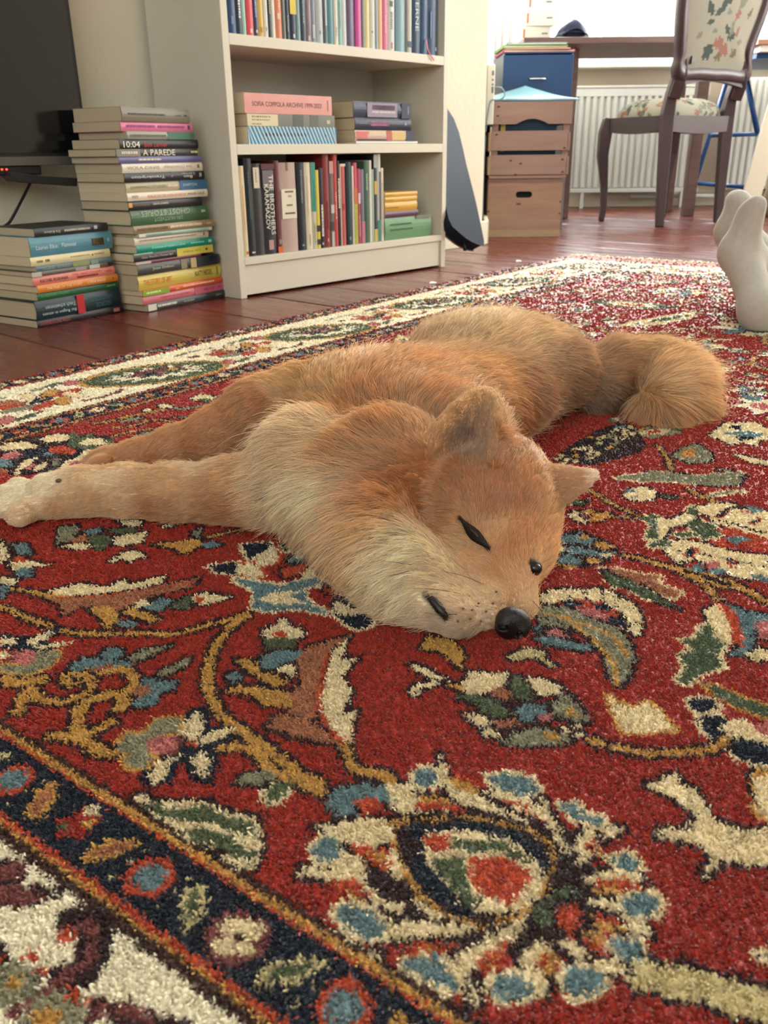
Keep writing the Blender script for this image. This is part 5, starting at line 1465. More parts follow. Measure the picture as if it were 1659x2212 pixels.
for i, (dz, T, lab) in enumerate([(.0768, .025, 'lowest of the three small yellow books on the bottom shelf'), (.1020, .013, 'middle one of the three small yellow books on the bottom shelf'), (.1152, .012, 'uppermost of the three small yellow books on the bottom shelf')]):
    flat_on_shelf(lab, .542, .139, z+dz, T, .10, (226, 176, 66), [('#', .02, .4 if i == 0 else .22, .36, .46, (130, 96, 40))], group=GB)
def standing(lab, u, T, Hh, D, rgb, items, zs, group, v=.014, lean=0., **kw):
    # spine vertical: local x -> up, local z -> along the shelf
    M = BKM @ Matrix.Translation((u, v, zs+.0003)) @ Matrix.Rotation(lean, 4, 'Y') @ Matrix(((0, 0, 1, 0), (0, 1, 0, 0), (1, 0, 0, 0), (0, 0, 0, 1))) @ Matrix.Scale(1, 4)
    # mirror-free: x->z, y->y, z->x flips handedness, so turn the book the other way up
    M = BKM @ Matrix.Translation((u, v, zs+.0003+Hh)) @ Matrix(((0, 0, 1, 0), (0, 1, 0, 0), (-1, 0, 0, 0), (0, 0, 0, 1)))
    book('paperback_book' if not kw.get('hard') else 'hardcover_book', lab, M, Hh, T, D, rgb, items, group, **kw)
B_ = SH[0]; G2 = 'books standing on the bottom shelf'
bot = [
 ('cream paperback with an orange dot, leftmost on the bottom shelf', .0316, .0150, .206, (232, 214, 172), [('#', .2, .7, .4, .6, (206, 150, 130)), (None, .94, .975, .4, .9, (214, 112, 70))], {}),
 ('black paperback with a small white mark, second from left on the bottom shelf', .0479, .0232, .222, (22, 32, 38), [('#', .12, .62, .35, .6, (70, 84, 90)), (None, .955, .97, .35, .75, (226, 224, 214))], {}),
 ('dark grey paperback with a white label on the bottom shelf', .0714, .0276, .210, (58, 56, 56), [(None, .04, .26, .1, .75, (226, 216, 192)), ('#', .06, .2, .3, .45, (130, 120, 104))], {}),
 ('thick black paperback with big white title on the bottom shelf', .0992, .0417, .209, (40, 42, 48), [(None, .0, .06, 0, 1, (92, 34, 38)), (None, .07, .26, .08, .92, (120, 108, 116)), ('THE BROTHERS', .12, .78, .54, .86, (226, 222, 208)), ('KARAMAZOV', .22, .72, .16, .48, (226, 222, 208)), (None, .84, .95, .3, .66, (196, 150, 146))], {}),
 ('maroon paperback with an orange foot on the bottom shelf', .1412, .0155, .216, (104, 48, 52), [(None, .93, 1, 0, 1, (226, 104, 50)), (None, .85, .90, .3, .8, (150, 150, 130))], {}),
 ('wide mauve paperback with a cream label on the bottom shelf', .1569, .0552, .211, (196, 168, 158), [(None, .29, .62, .06, .94, (238, 230, 206)), (None, .0, .09, .40, .52, (110, 112, 92)), ('#', .31, .33, .25, .78, (110, 96, 80)), ('#', .36, .38, .4, .66, (110, 96, 80)), ('#', .46, .48, .3, .7, (110, 96, 80)), ('#', .55, .575, .2, .85, (90, 80, 66))], {}),
 ('dark navy paperback right of the mauve one on the bottom shelf', .2147, .0262, .210, (24, 32, 42), [('#', .08, .45, .45, .62, (130, 140, 140)), (None, .93, .95, .35, .6, (150, 160, 160))], {}),
 ('thick cream paperback on the bottom shelf', .2413, .0218, .210, (232, 222, 194), [('#', .15, .6, .3, .4, (190, 170, 140)), ('#', .82, .95, .4, .55, (120, 110, 90))], {}),
 ('teal and cream paperback on the bottom shelf', .2633, .0147, .210, (206, 204, 180), [(None, 0, .56, 0, 1, (42, 146, 124)), ('#', .2, .5, .4, .6, (20, 90, 80)), ('#', .7, .95, .3, .6, (150, 140, 110))], {}),
 ('narrow yellow and black paperback on the bottom shelf', .2782, .0122, .192, (226, 204, 70), [(None, .70, .78, 0, 1, (30, 30, 34)), (None, .88, .95, 0, 1, (30, 30, 34))], {}),
 ('black paperback with white lettering beside the yellow one on the bottom shelf', .2907, .0158, .196, (34, 30, 44), [('#', .45, .85, .3, .7, (226, 220, 210)), (None, .93, .96, .3, .6, (200, 190, 190))], {}),
 ('tall brick red paperback on the bottom shelf', .3068, .0217, .230, (140, 54, 54), [('#', .5, .8, .4, .6, (90, 34, 40)), (None, .9, .94, .4, .6, (206, 170, 140))], {}),
 ('mottled grey paperback on the bottom shelf', .3288, .0142, .212, (110, 106, 100), [(None, 0, .14, 0, 1, (206, 150, 140)), (None, .5, .6, .2, 1, (200, 200, 190)), (None, .7, .8, 0, .8, (50, 50, 56)), (None, .82, 1, .2, .9, (196, 186, 176))], {}),
 ('tall bright red paperback on the bottom shelf', .3432, .0138, .228, (196, 70, 66), [('#', .4, .7, .4, .6, (226, 180, 170))], {}),
 ('thin black paperback with white lettering in the middle of the bottom shelf', .3572, .0092, .212, (30, 26, 30), [('#', .2, .55, .3, .8, (226, 226, 216))], {}),
 ('red paperback with a cream border on the bottom shelf', .3667, .0211, .205, (190, 84, 78), [(None, 0, .03, 0, 1, (230, 214, 190)), (None, .0, 1, 0, .14, (230, 214, 190)), (None, .48, .56, .3, .7, (160, 40, 50))], {}),
 ('dark teal paperback on the bottom shelf', .3915, .0206, .209, (30, 56, 62), [('#', .3, .6, .4, .6, (60, 90, 96)), (None, .9, .94, .4, .6, (150, 170, 170))], {}),
 ('thin white paperback right of the dark teal one on the bottom shelf', .4129, .0060, .199, (230, 226, 214), [], {}),
 ('pink and lime paperback on the bottom shelf', .4190, .0136, .207, (206, 84, 108), [(None, .5, 1, 0, 1, (176, 178, 76)), (None, .3, .5, 0, 1, (206, 110, 60))], {}),
 ('raspberry paperback with a white sticker on the bottom shelf', .4330, .0124, .192, (176, 60, 86), [(None, .32, .46, .2, .9, (226, 206, 206)), ('#', .6, .9, .4, .7, (226, 150, 160))], {}),
 ('lavender and pink paperback on the bottom shelf', .4456, .0147, .190, (140, 128, 150), [(None, .7, 1, .2, 1, (206, 120, 136)), (None, .4, .7, 0, .5, (90, 110, 110))], {}),
 ('dark green paperback on the bottom shelf', .4605, .0199, .210, (64, 104, 82), [('#', .15, .35, .4, .55, (206, 216, 196)), (None, 0, 1, .0, .12, (50, 84, 66))], {}),
 ('thin white paperback right of the dark green one on the bottom shelf', .4806, .0093, .212, (230, 228, 214), [], {}),
 ('thin pale green paperback on the bottom shelf', .4901, .0083, .189, (170, 196, 168), [], {}),
 ('navy and yellow paperback on the bottom shelf', .4986, .0140, .227, (50, 52, 70), [(None, .3, .45, .1, .9, (206, 176, 66)), (None, .85, 1, 0, 1, (206, 180, 90)), (None, 0, .15, 0, 1, (170, 176, 170))], {}),
 ('tall teal and white paperback on the bottom shelf', .5128, .0141, .228, (206, 210, 200), [(None, .75, 1, 0, 1, (60, 132, 122)), (None, .2, .75, .5, 1, (66, 66, 84))], {}),
 ('thin cream paperback, last of the standing row on the bottom shelf', .5271, .0112, .192, (230, 222, 196), [('#', .2, .9, .4, .6, (150, 140, 110))], {}),
]
for lab, u, T, Hh, rgb, it, kw in bot: standing(lab, u, T-.0003, Hh, .14, rgb, it, B_, G2, **kw)
tops = [(0.0305, 0.0238), (0.0541, 0.0161), (0.0701, 0.0109), (0.0834, 0.0205), (0.1046, 0.0133), (0.1178, 0.0151), (0.1337, 0.0127), (0.1471, 0.0111), (0.1582, 0.0095), (0.1685, 0.0217), (0.191, 0.0092), (0.2002, 0.0133), (0.2143, 0.0215), (0.2357, 0.0113), (0.2479, 0.0197), (0.2684, 0.0153), (0.2836, 0.014), (0.3, 0.0237), (0.325, 0.013), (0.3389, 0.0209), (0.3607, 0.0138), (0.3744, 0.0134), (0.3878, 0.0165), (0.4052, 0.0284), (0.4372, 0.0232), (0.4614, 0.0094), (0.4718, 0.0174), (0.4903, 0.0203), (0.5105, 0.0108), (0.5223, 0.0152), (0.5386, 0.0209), (0.5605, 0.0267), (0.5929, 0.037), (0.6385, 0.0174), (0.6589, 0.0355), (0.6956, 0.0289), (0.7245, 0.043)]
topc = [('royal blue paperback, leftmost on the upper shelf', (40, 72, 120), [(None, .82, .9, .35, .7, (110, 140, 170)), ('#', .3, .6, .3, .6, (150, 180, 200))]),
 ('dark teal paperback with white lettering on the upper shelf', (30, 52, 66), [('#', .3, .85, .4, .75, (220, 224, 220))]),
 ('pale mint paperback on the upper shelf', (160, 200, 188), []), ('coral red paperback on the upper shelf', (222, 84, 92), [(None, .93, .97, .4, .7, (236, 220, 206))]),
 ('narrow navy paperback right of the coral one on the upper shelf', (52, 66, 102), [('#', .4, .8, .3, .6, (170, 180, 200)), (None, .93, .96, .3, .7, (230, 210, 180))]),
 ('mustard yellow paperback on the upper shelf', (226, 184, 78), [(None, .90, .95, .3, .7, (190, 130, 60))]), ('white paperback right of the mustard one on the upper shelf', (226, 222, 208), [('#', .3, .6, .35, .65, (110, 110, 100)), (None, .9, .94, .4, .6, (130, 150, 110))]),
 ('narrow dark green paperback on the upper shelf', (40, 60, 62), [('#', .3, .75, .3, .7, (170, 160, 120))]), ('thin white paperback left of the salmon one on the upper shelf', (230, 228, 216), []),
 ('salmon orange paperback on the upper shelf', (222, 134, 98), [(None, .74, .80, .3, .7, (236, 206, 180)), ('#', .4, .7, .5, .7, (240, 200, 170))]), ('thin grey green paperback on the upper shelf', (110, 122, 108), []),
 ('thin dark navy paperback left of the yellow-banded one on the upper shelf', (30, 40, 60), [('#', .75, .92, .4, .6, (150, 160, 170))]), ('navy paperback with a bright yellow band on the upper shelf', (24, 44, 74), [(None, .52, .72, .05, .95, (232, 206, 74)), (None, .93, .97, .4, .6, (226, 226, 220))]),
 ('light blue and green paperback on the upper shelf', (130, 166, 166), [(None, .2, .5, 0, .5, (206, 190, 170))]), ('dark slate paperback on the upper shelf', (46, 62, 76), [('#', .4, .8, .4, .6, (150, 170, 180))]),
 ('mauve grey paperback on the upper shelf', (140, 124, 134), [(None, .93, .98, .2, .5, (220, 200, 180))]), ('blue grey paperback on the upper shelf', (130, 142, 154), [(None, .8, .95, .2, .8, (186, 196, 200))]),
 ('light grey paperback on the upper shelf', (186, 194, 194), [(None, .86, .9, .4, .6, (130, 140, 150))]), ('dark grey and white paperback on the upper shelf', (90, 102, 112), [(None, .3, .8, .4, .8, (206, 212, 210))]),
 ('teal blue paperback on the upper shelf', (84, 142, 154), []), ('cream white paperback right of the teal blue one on the upper shelf', (222, 218, 200), [('#', .8, .9, .4, .6, (150, 150, 140))]),
 ('mint green paperback on the upper shelf', (140, 188, 178), [('#', .5, .8, .4, .6, (80, 140, 136))]), ('pale grey paperback right of the mint green one on the upper shelf', (204, 212, 208), []),
 ('purple grey paperback on the upper shelf', (104, 92, 122), []), ('magenta paperback on the upper shelf', (206, 82, 158), []), ('thin grey paperback right of the magenta one on the upper shelf', (136, 142, 142), []),
 ('pale yellow paperback on the upper shelf', (226, 212, 150), []), ('white paperback right of the pale yellow one on the upper shelf', (216, 218, 206), [(None, .8, .82, .3, .5, (90, 90, 90))]), ('thin blue grey paperback on the upper shelf', (150, 168, 176), []),
 ('peach paperback on the upper shelf', (232, 184, 138), []), ('rose pink paperback on the upper shelf', (222, 116, 148), [('#', .6, .8, .4, .6, (240, 190, 200))]),
 ('white paperback with a black dot on the upper shelf', (212, 216, 212), [(None, .44, .50, .25, .65, (60, 64, 70)), (None, .9, .97, .4, .6, (206, 90, 90)), ('#', .2, .4, .35, .6, (130, 130, 130)), ('#', .56, .76, .35, .6, (130, 130, 130))]),
 ('wide pale teal paperback on the upper shelf', (134, 172, 182), []), ('cream paperback with a dark foot on the upper shelf', (206, 204, 192), [(None, .86, .93, 0, 1, (40, 60, 80))]),
 ('navy paperback with white upright title on the upper shelf', (36, 70, 102), [('DIE ERNE', .1, .72, .3, .66, (200, 216, 222))]), ('dark blue book with a red ribbon on the upper shelf', (44, 82, 118), []), ('wide dark blue book, rightmost on the upper shelf', (40, 76, 112), [(None, .5, .8, .2, .3, (90, 130, 160)), (None, .9, .94, .7, .85, (120, 170, 200))])]
hr = random.Random(8)
for (u, T), (lab, rgb, it) in zip(tops, topc):
    standing(lab, u, T-.0004, hr.uniform(.19, .215), .135, rgb, it, SH[2], 'books standing on the upper shelf', v=.012)
rb = [o for o in bpy.data.objects if o.get('label', '').startswith('dark blue book with a red')][0]
mb = MB()
MW = rb.matrix_world.inverted() @ BKM
q = [(.712, .009, .61), (.712, .004, .588), (.714, -.003, .574), (.722, -.0045, .566), (.732, -.004, .560)]
mb.bar([tuple(MW @ Vector(p)) for p in q], (.0022, .0004)); mb.build('ribbon', cov((206, 70, 86)), rb)
# ------------------------------------------------------------------ television wall
m_blk = mat('black_plastic', (26, 27, 29), .4, .4); m_scr = mat('tv_screen', (16, 19, 20), .12, .5); m_gry = mat('grey_plastic', (70, 70, 72), .5, .4)
m_cab = mat('cable_black', (14, 14, 16), .5, .4)
def plane_pt(px, py, n):               # point of the sight line on the plane parallel to the book wall at offset n
    D = raydir(px, py); w = np.array([WN[0], WN[1], 0]); t = (n-CAM_P @ w)/(D @ w); return CAM_P+D*t
TVN = WALL_N-.115
tvr = plane_pt(196, 354, TVN); s_r = float(tvr[:2] @ WD); TVZ = tvr[2]
tv = thing('television', 'flat black television mounted on the wall above the low book stack', 'television', wpt(s_r, TVN, TVZ), BK_YAW)
TW, TH = 1.11, .64
MB().box((-TW, 0, 0), (0, .035, TH)).build('housing', m_blk, tv, bevel=.004)
MB().box((-TW+.010, -.0012, .024), (-.010, .004, TH-.010)).build('screen', m_scr, tv)
MB().box((-TW, -.003, -.001), (0, .012, .0165)).build('bezel_strip', mat('bezel_grey', (96, 94, 88), .35, .5, metal=.3), tv, bevel=.001)
MB().box((-.36, .002, -.020), (-.118, .030, 0)).build('sensor_bar', m_blk, tv, bevel=.003)
for dx in (-.206, -.196):
    v, q = uvball((dx, .0012, -.0075), np.eye(3), (.0022, .0014, .0016), 10, 8)
    meshobj('standby_light', v, q, mat('red_led', (255, 60, 40), .4, emit=(255, 50, 30), estr=6), tv, True)
MB().box((-.70, .035, .18), (-.40, .113, .48)).build('wall_bracket', m_gry, tv, bevel=.003)
fa = plane_pt(28, 366, TVN-.03); fb = plane_pt(161, 374, TVN-.03)
fo_ = MB(); L_ = float((fb-fa)[:2] @ WD)
a0 = float(fa[:2] @ WD)-s_r
fo_.prism([(a0-.002, -.020), (a0+.008, -.032), (-.052, -.0455), (-.048, -.028), (-.128, -.0225), (a0, -.012)], -.020, .024, 'y')
fo_.build('stand_foot', mat('foot_black', (34, 36, 38), .5, .35), tv, bevel=.0015)
c1 = plane_pt(70, 386, TVN+.01); c2 = plane_pt(48, 430, WALL_N-.05); c3 = plane_pt(22, 478, WALL_N-.03); c4 = plane_pt(4, 497, WALL_N-.03)
o = thing('power_cable', 'black cable hanging from the television down behind the low book stack', 'cable', tuple(c1))
pts = [c1, c2, c3, c4, plane_pt(-20, 560, WALL_N-.03), plane_pt(8, 600, WALL_N-.05), plane_pt(26, 636, WALL_N-.04), wpt(float(plane_pt(30, 640, WALL_N-.04)[:2] @ WD), WALL_N-.03, .006)]
def smooth_path(P, k=6):
    P = np.array(P, float); Q = []
    for i in range(len(P)-1):
        p0, p1, p2, p3 = P[max(i-1, 0)], P[i], P[i+1], P[min(i+2, len(P)-1)]
        for t in np.linspace(0, 1, k, endpoint=False): Q.append(.5*((2*p1)+(-p0+p2)*t+(2*p0-5*p1+4*p2-p3)*t*t+(-p0+3*p1-3*p2+p3)*t**3))
    Q.append(P[-1]); return np.array(Q)
MB().tube(smooth_path(pts)-c1, .0032, 8).build('cable', m_cab, o, True)

# ------------------------------------------------------------------ guitar leaning between bookcase and wall corner
m_gt = mat('guitar_black', (24, 34, 44), .75, .2); m_wd = mat('guitar_maple', (186, 138, 104), .45, .4, var=.15, vscale=12, stretch=(1, 1, 6))  # body black is tinted blue-grey: window haze put into the colour
gL0 = atz(975, 561, .030); gR0 = atz(1037, 545, .030); gR1 = plane_pt(968, 214, WALL_N-.035)
gfoot = (gL0+gR0)/2; gtr = thing('guitar', 'black guitar leaning against the wall between bookcase and crates', 'guitar', (gfoot[0], gfoot[1], 0))
gax = nrm(gR1-gR0); GLEN = float(np.linalg.norm(gR1-gR0)); gw = gL0-gR0; gw = gw-(gw @ gax)*gax; GWID = float(np.linalg.norm(gw)); gw = nrm(gw); gn = np.cross(gax, gw)
if gn @ (CAM_P-gR0) > 0: gn = -gn                              # gn points to the wall: the strings face the wall
GB_ = gR0-np.array([gfoot[0], gfoot[1], 0])
def slab_poly(poly, d0, d1, nm, m_, parent, bev=.0):
    k = len(poly); v = [GB_+gax*t+gw*w+gn*d0 for t, w in poly]+[GB_+gax*t+gw*w+gn*d1 for t, w in poly]
    f = [tuple(range(k)), tuple(range(2*k-1, k-1, -1))]+[(i, (i+1) % k, k+(i+1) % k, k+i) for i in range(k)]
    mb = MB(); mb.add(v, f); return mb.build(nm, m_, parent, bevel=bev)
half = [(.0, .42), (.004, .25), (.012, .06), (.03, .0), (.10, -.008), (.18, .0), (.25, .03), (.31, .06), (.37, .06), (.43, .08), (.47, .16), (.49, .30), (.495, .44)]
outs = [(t*1.0, w*GWID) for t, w in half]+[(t, GWID*(1-w)) for t, w in half[::-1]]
slab_poly(outs, -.020, .018, 'body', m_gt, gtr, .004)
slab_poly(outs, .0185, .026, 'soundboard', m_wd, gtr)
mid_ = GWID/2
slab_poly([(.44, mid_-.022), (.44, mid_+.022), (.58, mid_+.019), (.58, mid_-.019)], -.002, .018, 'neck', m_wd, gtr, .002)
slab_poly([(.34, mid_-.024), (.34, mid_+.024), (.58, mid_+.020), (.58, mid_-.020)], .0262, .030, 'fretboard', mat('rosewood', (40, 28, 26), .5), gtr)
slab_poly([(.11, mid_-.055), (.11, mid_+.055), (.135, mid_+.055), (.135, mid_-.055)], .0262, .034, 'bridge', mat('bridge_white', (220, 214, 200), .5), gtr)
for i in range(6):
    w = mid_-.016+i*.0064
    MB().tube([GB_+gax*.122+gw*w+gn*.035, GB_+gax*.58+gw*w+gn*.032], .0006, 5).build('string', mat('steel_string', (210, 210, 205), .25, metal=1), gtr)
MB().tube([GB_+gw*mid_, GB_+gw*mid_-gax*.014, GB_+gw*mid_-gax*.0285], [.004, .004, .006], 8).build('end_pin', m_gt, gtr, True)

# ------------------------------------------------------------------ crates
m_pine = mat('pine_warm', (158, 126, 108), .6, .3, rgb2=(176, 144, 124), vscale=7, stretch=(.6, 6, 6)); m_pine2 = mat('pine_pale', (184, 160, 130), .6, .3, rgb2=(172, 146, 116), vscale=7, stretch=(.6, 6, 6))  # crate pines are greyed, pale haze from the window mixed into their colours
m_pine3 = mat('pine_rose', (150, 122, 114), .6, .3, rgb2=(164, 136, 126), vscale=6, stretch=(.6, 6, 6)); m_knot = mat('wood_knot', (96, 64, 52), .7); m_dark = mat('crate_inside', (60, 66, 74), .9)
cr = thing('wooden_crate', 'closed pine crate with an oval hand hole, bottom of the pile by the desk', 'crate', (.432, 3.668, 0))
CW, CD2, CH = .299, .26, .224
def hole_panel(w, h, z0, th, hx, hz, hw, hh, n=10):
    """upright panel in xz with a stadium hole"""
    P = []; r = hh/2
    for i in range(n+1): a = -math.pi/2+math.pi*i/n; P.append((hx+hw/2-r+r*math.cos(a), hz+r*math.sin(a)))
    for i in range(1, 8): P.append((hx+(hw/2-r)*(1-2*i/8), hz+r))
    for i in range(n+1): a = math.pi/2+math.pi*i/n; P.append((hx-hw/2+r+r*math.cos(a), hz+r*math.sin(a)))
    for i in range(1, 8): P.append((hx-(hw/2-r)*(1-2*i/8), hz-r))
    k = len(P); out_ = []
    for x, z in P:
        dx, dz = x-hx, z-hz
        s1 = ((w-hx)/dx if dx > 0 else -hx/dx) if abs(dx) > 1e-9 else 1e9; s2 = ((h-hz)/dz if dz > 0 else -hz/dz) if abs(dz) > 1e-9 else 1e9
        s_ = min(s1, s2); out_.append((hx+dx*s_, hz+dz*s_))
    # insert the corners by snapping
    v = [(x, 0, z+z0) for x, z in P]+[(x, 0, z+z0) for x, z in out_]+[(x, th, z+z0) for x, z in P]+[(x, th, z+z0) for x, z in out_]
    cor = [(w, h), (0, h), (0, 0), (w, 0)]; f = []
    mb = MB()
    for i in range(k):
        j = (i+1) % k; a, b2 = out_[i], out_[j]
        f += [(i, j, k+j, k+i), (2*k+i, 3*k+i, 3*k+j, 2*k+j), (i, 2*k+i, 2*k+j, j), (k+i, k+j, 3*k+j, 3*k+i)]
    mb.add(v, f)
    for i in range(k):
        j = (i+1) % k; a, b2 = out_[i], out_[j]
        if abs(a[0]-b2[0]) > 1e-6 and abs(a[1]-b2[1]) > 1e-6:
            c = (a[0], b2[1]) if (abs(a[0]) < 1e-6 or abs(a[0]-w) < 1e-6) else (b2[0], a[1])
            mb.prism([a, c, b2], 0, th, 'y', Matrix.Translation((0, 0, z0)))
    return mb
hole_panel(CW, CH-.046, .030, .012, .145, CH-.030-.016-.045, .066, .024).build('front_panel', m_pine, cr)
MB().box((0, 0, CH-.0155), (CW, .012, CH)).build('front_rail', m_pine3, cr, bevel=.001)
MB().box((0, 0, 0), (CW, .012, .0295)).build('bottom_slat', m_pine2, cr, bevel=.001)
MB().box((0, .0125, 0), (.012, CD2, CH)).build('side_panel', m_pine, cr, bevel=.001); MB().box((CW-.012, .0125, 0), (CW, CD2, CH)).build('side_panel', m_pine, cr, bevel=.001)
MB().box((.0125, CD2-.012, 0), (CW-.0125, CD2, CH)).build('back_panel', m_pine, cr); MB().box((.0125, .0125, .004), (CW-.0125, CD2-.0125, .012)).build('floor_panel', m_pine, cr)
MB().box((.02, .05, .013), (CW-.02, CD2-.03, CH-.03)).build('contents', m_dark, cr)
for x, z in ((.125, .128), (.004, .10), (CW-.006, .09), (CW-.006, .135)):
    v, q = uvball((x, 0.0, z), np.eye(3), (.010 if x == .125 else .004, .0008, .004), 10, 6); meshobj('knot', v, q, m_knot, cr, True)
# slatted crate on top
c2 = thing('slatted_crate', 'slatted wooden fruit crate stacked on the closed pine crate', 'crate', (.436, 3.655, CH+.0005), math.radians(.6))
W2, D2, H2 = .312, .29, .279
def arch_slat(w, h, ax, aw, ah, n=12):
    P = [(0, h), (0, 0), (ax-aw/2, 0)]
    for i in range(1, n): t = i/n; P.append((ax-aw/2+aw*t, ah*math.sin(math.pi*t)**.9))
    P += [(ax+aw/2, 0), (w, 0), (w, h)]; return P
mb = MB(); S = arch_slat(W2, .080, .158, .125, .019)
# as strips so the notch stays clean
lo = S[1:-1]; lo = sorted(lo, key=lambda p: p[0])
for a, b2 in zip(lo[:-1], lo[1:]):
    if b2[0]-a[0] > 1e-6: mb.prism([a, b2, (b2[0], .080), (a[0], .080)], 0, .011, 'y', Matrix.Translation((0, 0, H2-.082)))
mb.build('slat', m_pine3, c2)
MB().box((0, 0, .102), (W2-.012, .011, .173)).build('slat', m_pine3, c2, bevel=.001); MB().box((-.002, 0, .013), (W2-.012, .011, .086)).build('slat', m_pine3, c2, bevel=.001)
MB().box((-.004, -.002, 0), (W2-.014, .014, .0095)).build('bottom_rail', m_pine3, c2, bevel=.001)
for x in (.0, W2-.034):
    MB().box((x+.004, .0115, .0), (x+.028, .030, H2-.003)).build('corner_post', m_pine3, c2, bevel=.001); MB().box((x+.004, D2-.03, .0), (x+.028, D2-.012, H2-.003)).build('corner_post', m_pine3, c2, bevel=.001)
for z0, z1 in ((.013, .080), (.100, .168), (.195, H2-.012)):
    MB().box((-.010, .0, z0), (-.0005, D2, z1)).build('slat', m_pine2, c2, bevel=.001); MB().box((W2-.010, .004, z0), (W2-.001, D2, z1)).build('slat', m_pine3, c2, bevel=.001)
    MB().box((.0, D2-.011, z0), (W2-.012, D2, z1)).build('slat', m_pine3, c2, bevel=.001)
MB().box((.005, .012, .010), (W2-.015, D2-.012, .016)).build('floor_panel', m_pine3, c2)
MB().box((.034, .040, .017), (W2-.05, D2-.03, .22)).build('contents', mat('crate_papers', (52, 76, 92), .9), c2)
MB().box((.040, .034, .10), (.058, .039, .215)).build('folder_edge', mat('folder_yellow', (206, 184, 96), .6), c2)
for x, z in ((.024, H2-.020), (.022, H2-.052), (.02, .16), (.29, .11), (.285, .068), (.288, .022), (.08, .066), (.12, .055), (.1, .014)):
    v, q = uvball((x, -.0002, z), np.eye(3), (.006, .0008, .0035), 10, 6); meshobj('knot', v, q, m_knot, c2, True)
# pale blue folder/pad lying on the crate
bl = thing('blue_folder', 'pale blue padded folder lying askew on the slatted crate', 'folder', (.436, 3.66, CH+H2+.001))
nx, ny = 14, 10; V = []; Fq = []
for i in range(nx+1):
    for j in range(ny+1):
        x, y = i/nx, j/ny
        V.append((.010+x*.330-.03*y, -.004+y*.29+x*.02, .006+y*max(0, .066*(1-1.5*abs(x-.57)))+.0015*math.sin(9*x)))
k = len(V); V += [(a, b2, max(0, c-.007)) for a, b2, c in V]
for i in range(nx):
    for j in range(ny):
        a = i*(ny+1)+j; Fq += [(a, a+ny+1, a+ny+2, a+1), (k+a, k+a+1, k+a+ny+2, k+a+ny+1)]
for i in range(nx):
    a = i*(ny+1); Fq.append((a, k+a, k+a+ny+1, a+ny+1)); a += ny; Fq.append((a, a+ny+1, k+a+ny+1, k+a))
for j in range(ny):
    Fq.append((j, j+1, k+j+1, k+j)); a = nx*(ny+1)+j; Fq.append((a, k+a, k+a+1, a+1))
o = meshobj('padded_cover', V, Fq, mat('folder_blue', (128, 178, 194), .45, .4, var=.04, vscale=10), bl, True)
# ------------------------------------------------------------------ file box with hanging folders standing behind, on a stool-high cabinet
fc = thing('file_cabinet', 'dark blue file drawer box standing on a low cabinet behind the crates', 'cabinet', (.520, 4.02, 0))
FW, FD, FZ0, FZ1 = .290, .34, .50, .698
m_fb = mat('drawer_blue', (40, 72, 116), .5, .4); m_fs = mat('drawer_side', (150, 160, 172), .5, .4)  # drawer front colour includes the bluish haze of the window end
MB().box((0, .004, 0), (FW, FD, FZ0)).build('lower_cabinet', mat('cabinet_grey', (116, 120, 124), .6), fc, bevel=.003)
MB().box((0, .004, FZ0), (.006, FD, FZ1)).build('side_panel', m_fs, fc); MB().box((FW-.006, .004, FZ0), (FW, FD, FZ1)).build('side_panel', m_fs, fc)
MB().box((.006, FD-.006, FZ0), (FW-.006, FD, FZ1)).build('back_panel', m_fs, fc); MB().box((.006, .006, FZ0), (FW-.006, FD-.006, FZ0+.006)).build('drawer_floor', m_fs, fc)
fp = MB().box((-.002, -.008, FZ0), (FW+.0, .004, FZ1-.006)).build('drawer_front', m_fb, fc, bevel=.002)
MB().tube([(.110, -.0085, .602), (.110, -.022, .602), (.174, -.022, .602), (.174, -.0085, .602)], .004, 8).build('handle', mat('chrome', (200, 205, 210), .2, metal=1), fp, True)
MB().box((.0, -.006, FZ1), (FW, FD, FZ1+.004)).build('top_panel', m_fb, fc)
zf = FZ1+.0045
for i, (c, lab, dx, th_, w_) in enumerate([((190, 70, 130), 'magenta document folder, lowest on the dark blue file box', -.004, .010, .300), ((206, 84, 100), 'thin rose document folder on the dark blue file box', .0, .005, .275), ((120, 176, 96), 'green document folder on the dark blue file box', -.006, .011, .270), ((96, 160, 160), 'turquoise document folder, uppermost on the dark blue file box', .010, .009, .250)]):
    o = thing('document_folder', lab, 'folder', (.520+dx, 4.02, zf), math.radians([1, -1.5, 1.2, -.6][i]), 'document folders on the file box')
    MB().box((0, 0, 0), (w_, .25, th_)).build('folder_cover', mat('folder_%d' % i, c, .6), o, bevel=.001)
    MB().box((.004, -.0004, th_*.25), (w_-.004, .0008, th_*.75)).build('sheets', PAGE[2], o)
    zf += th_+.0003
# ------------------------------------------------------------------ desk
m_desk = mat('desk_walnut', (104, 82, 80), .5, .4, rgb2=(120, 96, 90), vscale=6, stretch=(1, 8, 8))
dk = thing('desk', 'brown wooden desk standing in front of the window', 'desk', (.66, 4.42, 0))
DZ = .800
MB().box((0, 0, DZ-.028), (.98, .72, DZ)).build('desk_top', m_desk, dk, bevel=.003)
for x, y in ((.245, .215), (.92, .30), (.02, .66), (.92, .66)):
    MB().box((x, y, 0), (x+.056, y+.05, DZ-.0285)).build('leg', m_desk, dk, bevel=.003)
MB().box((.19, .22, DZ-.075), (.243, .26, DZ-.029)).build('bracket', m_desk, dk, bevel=.002)
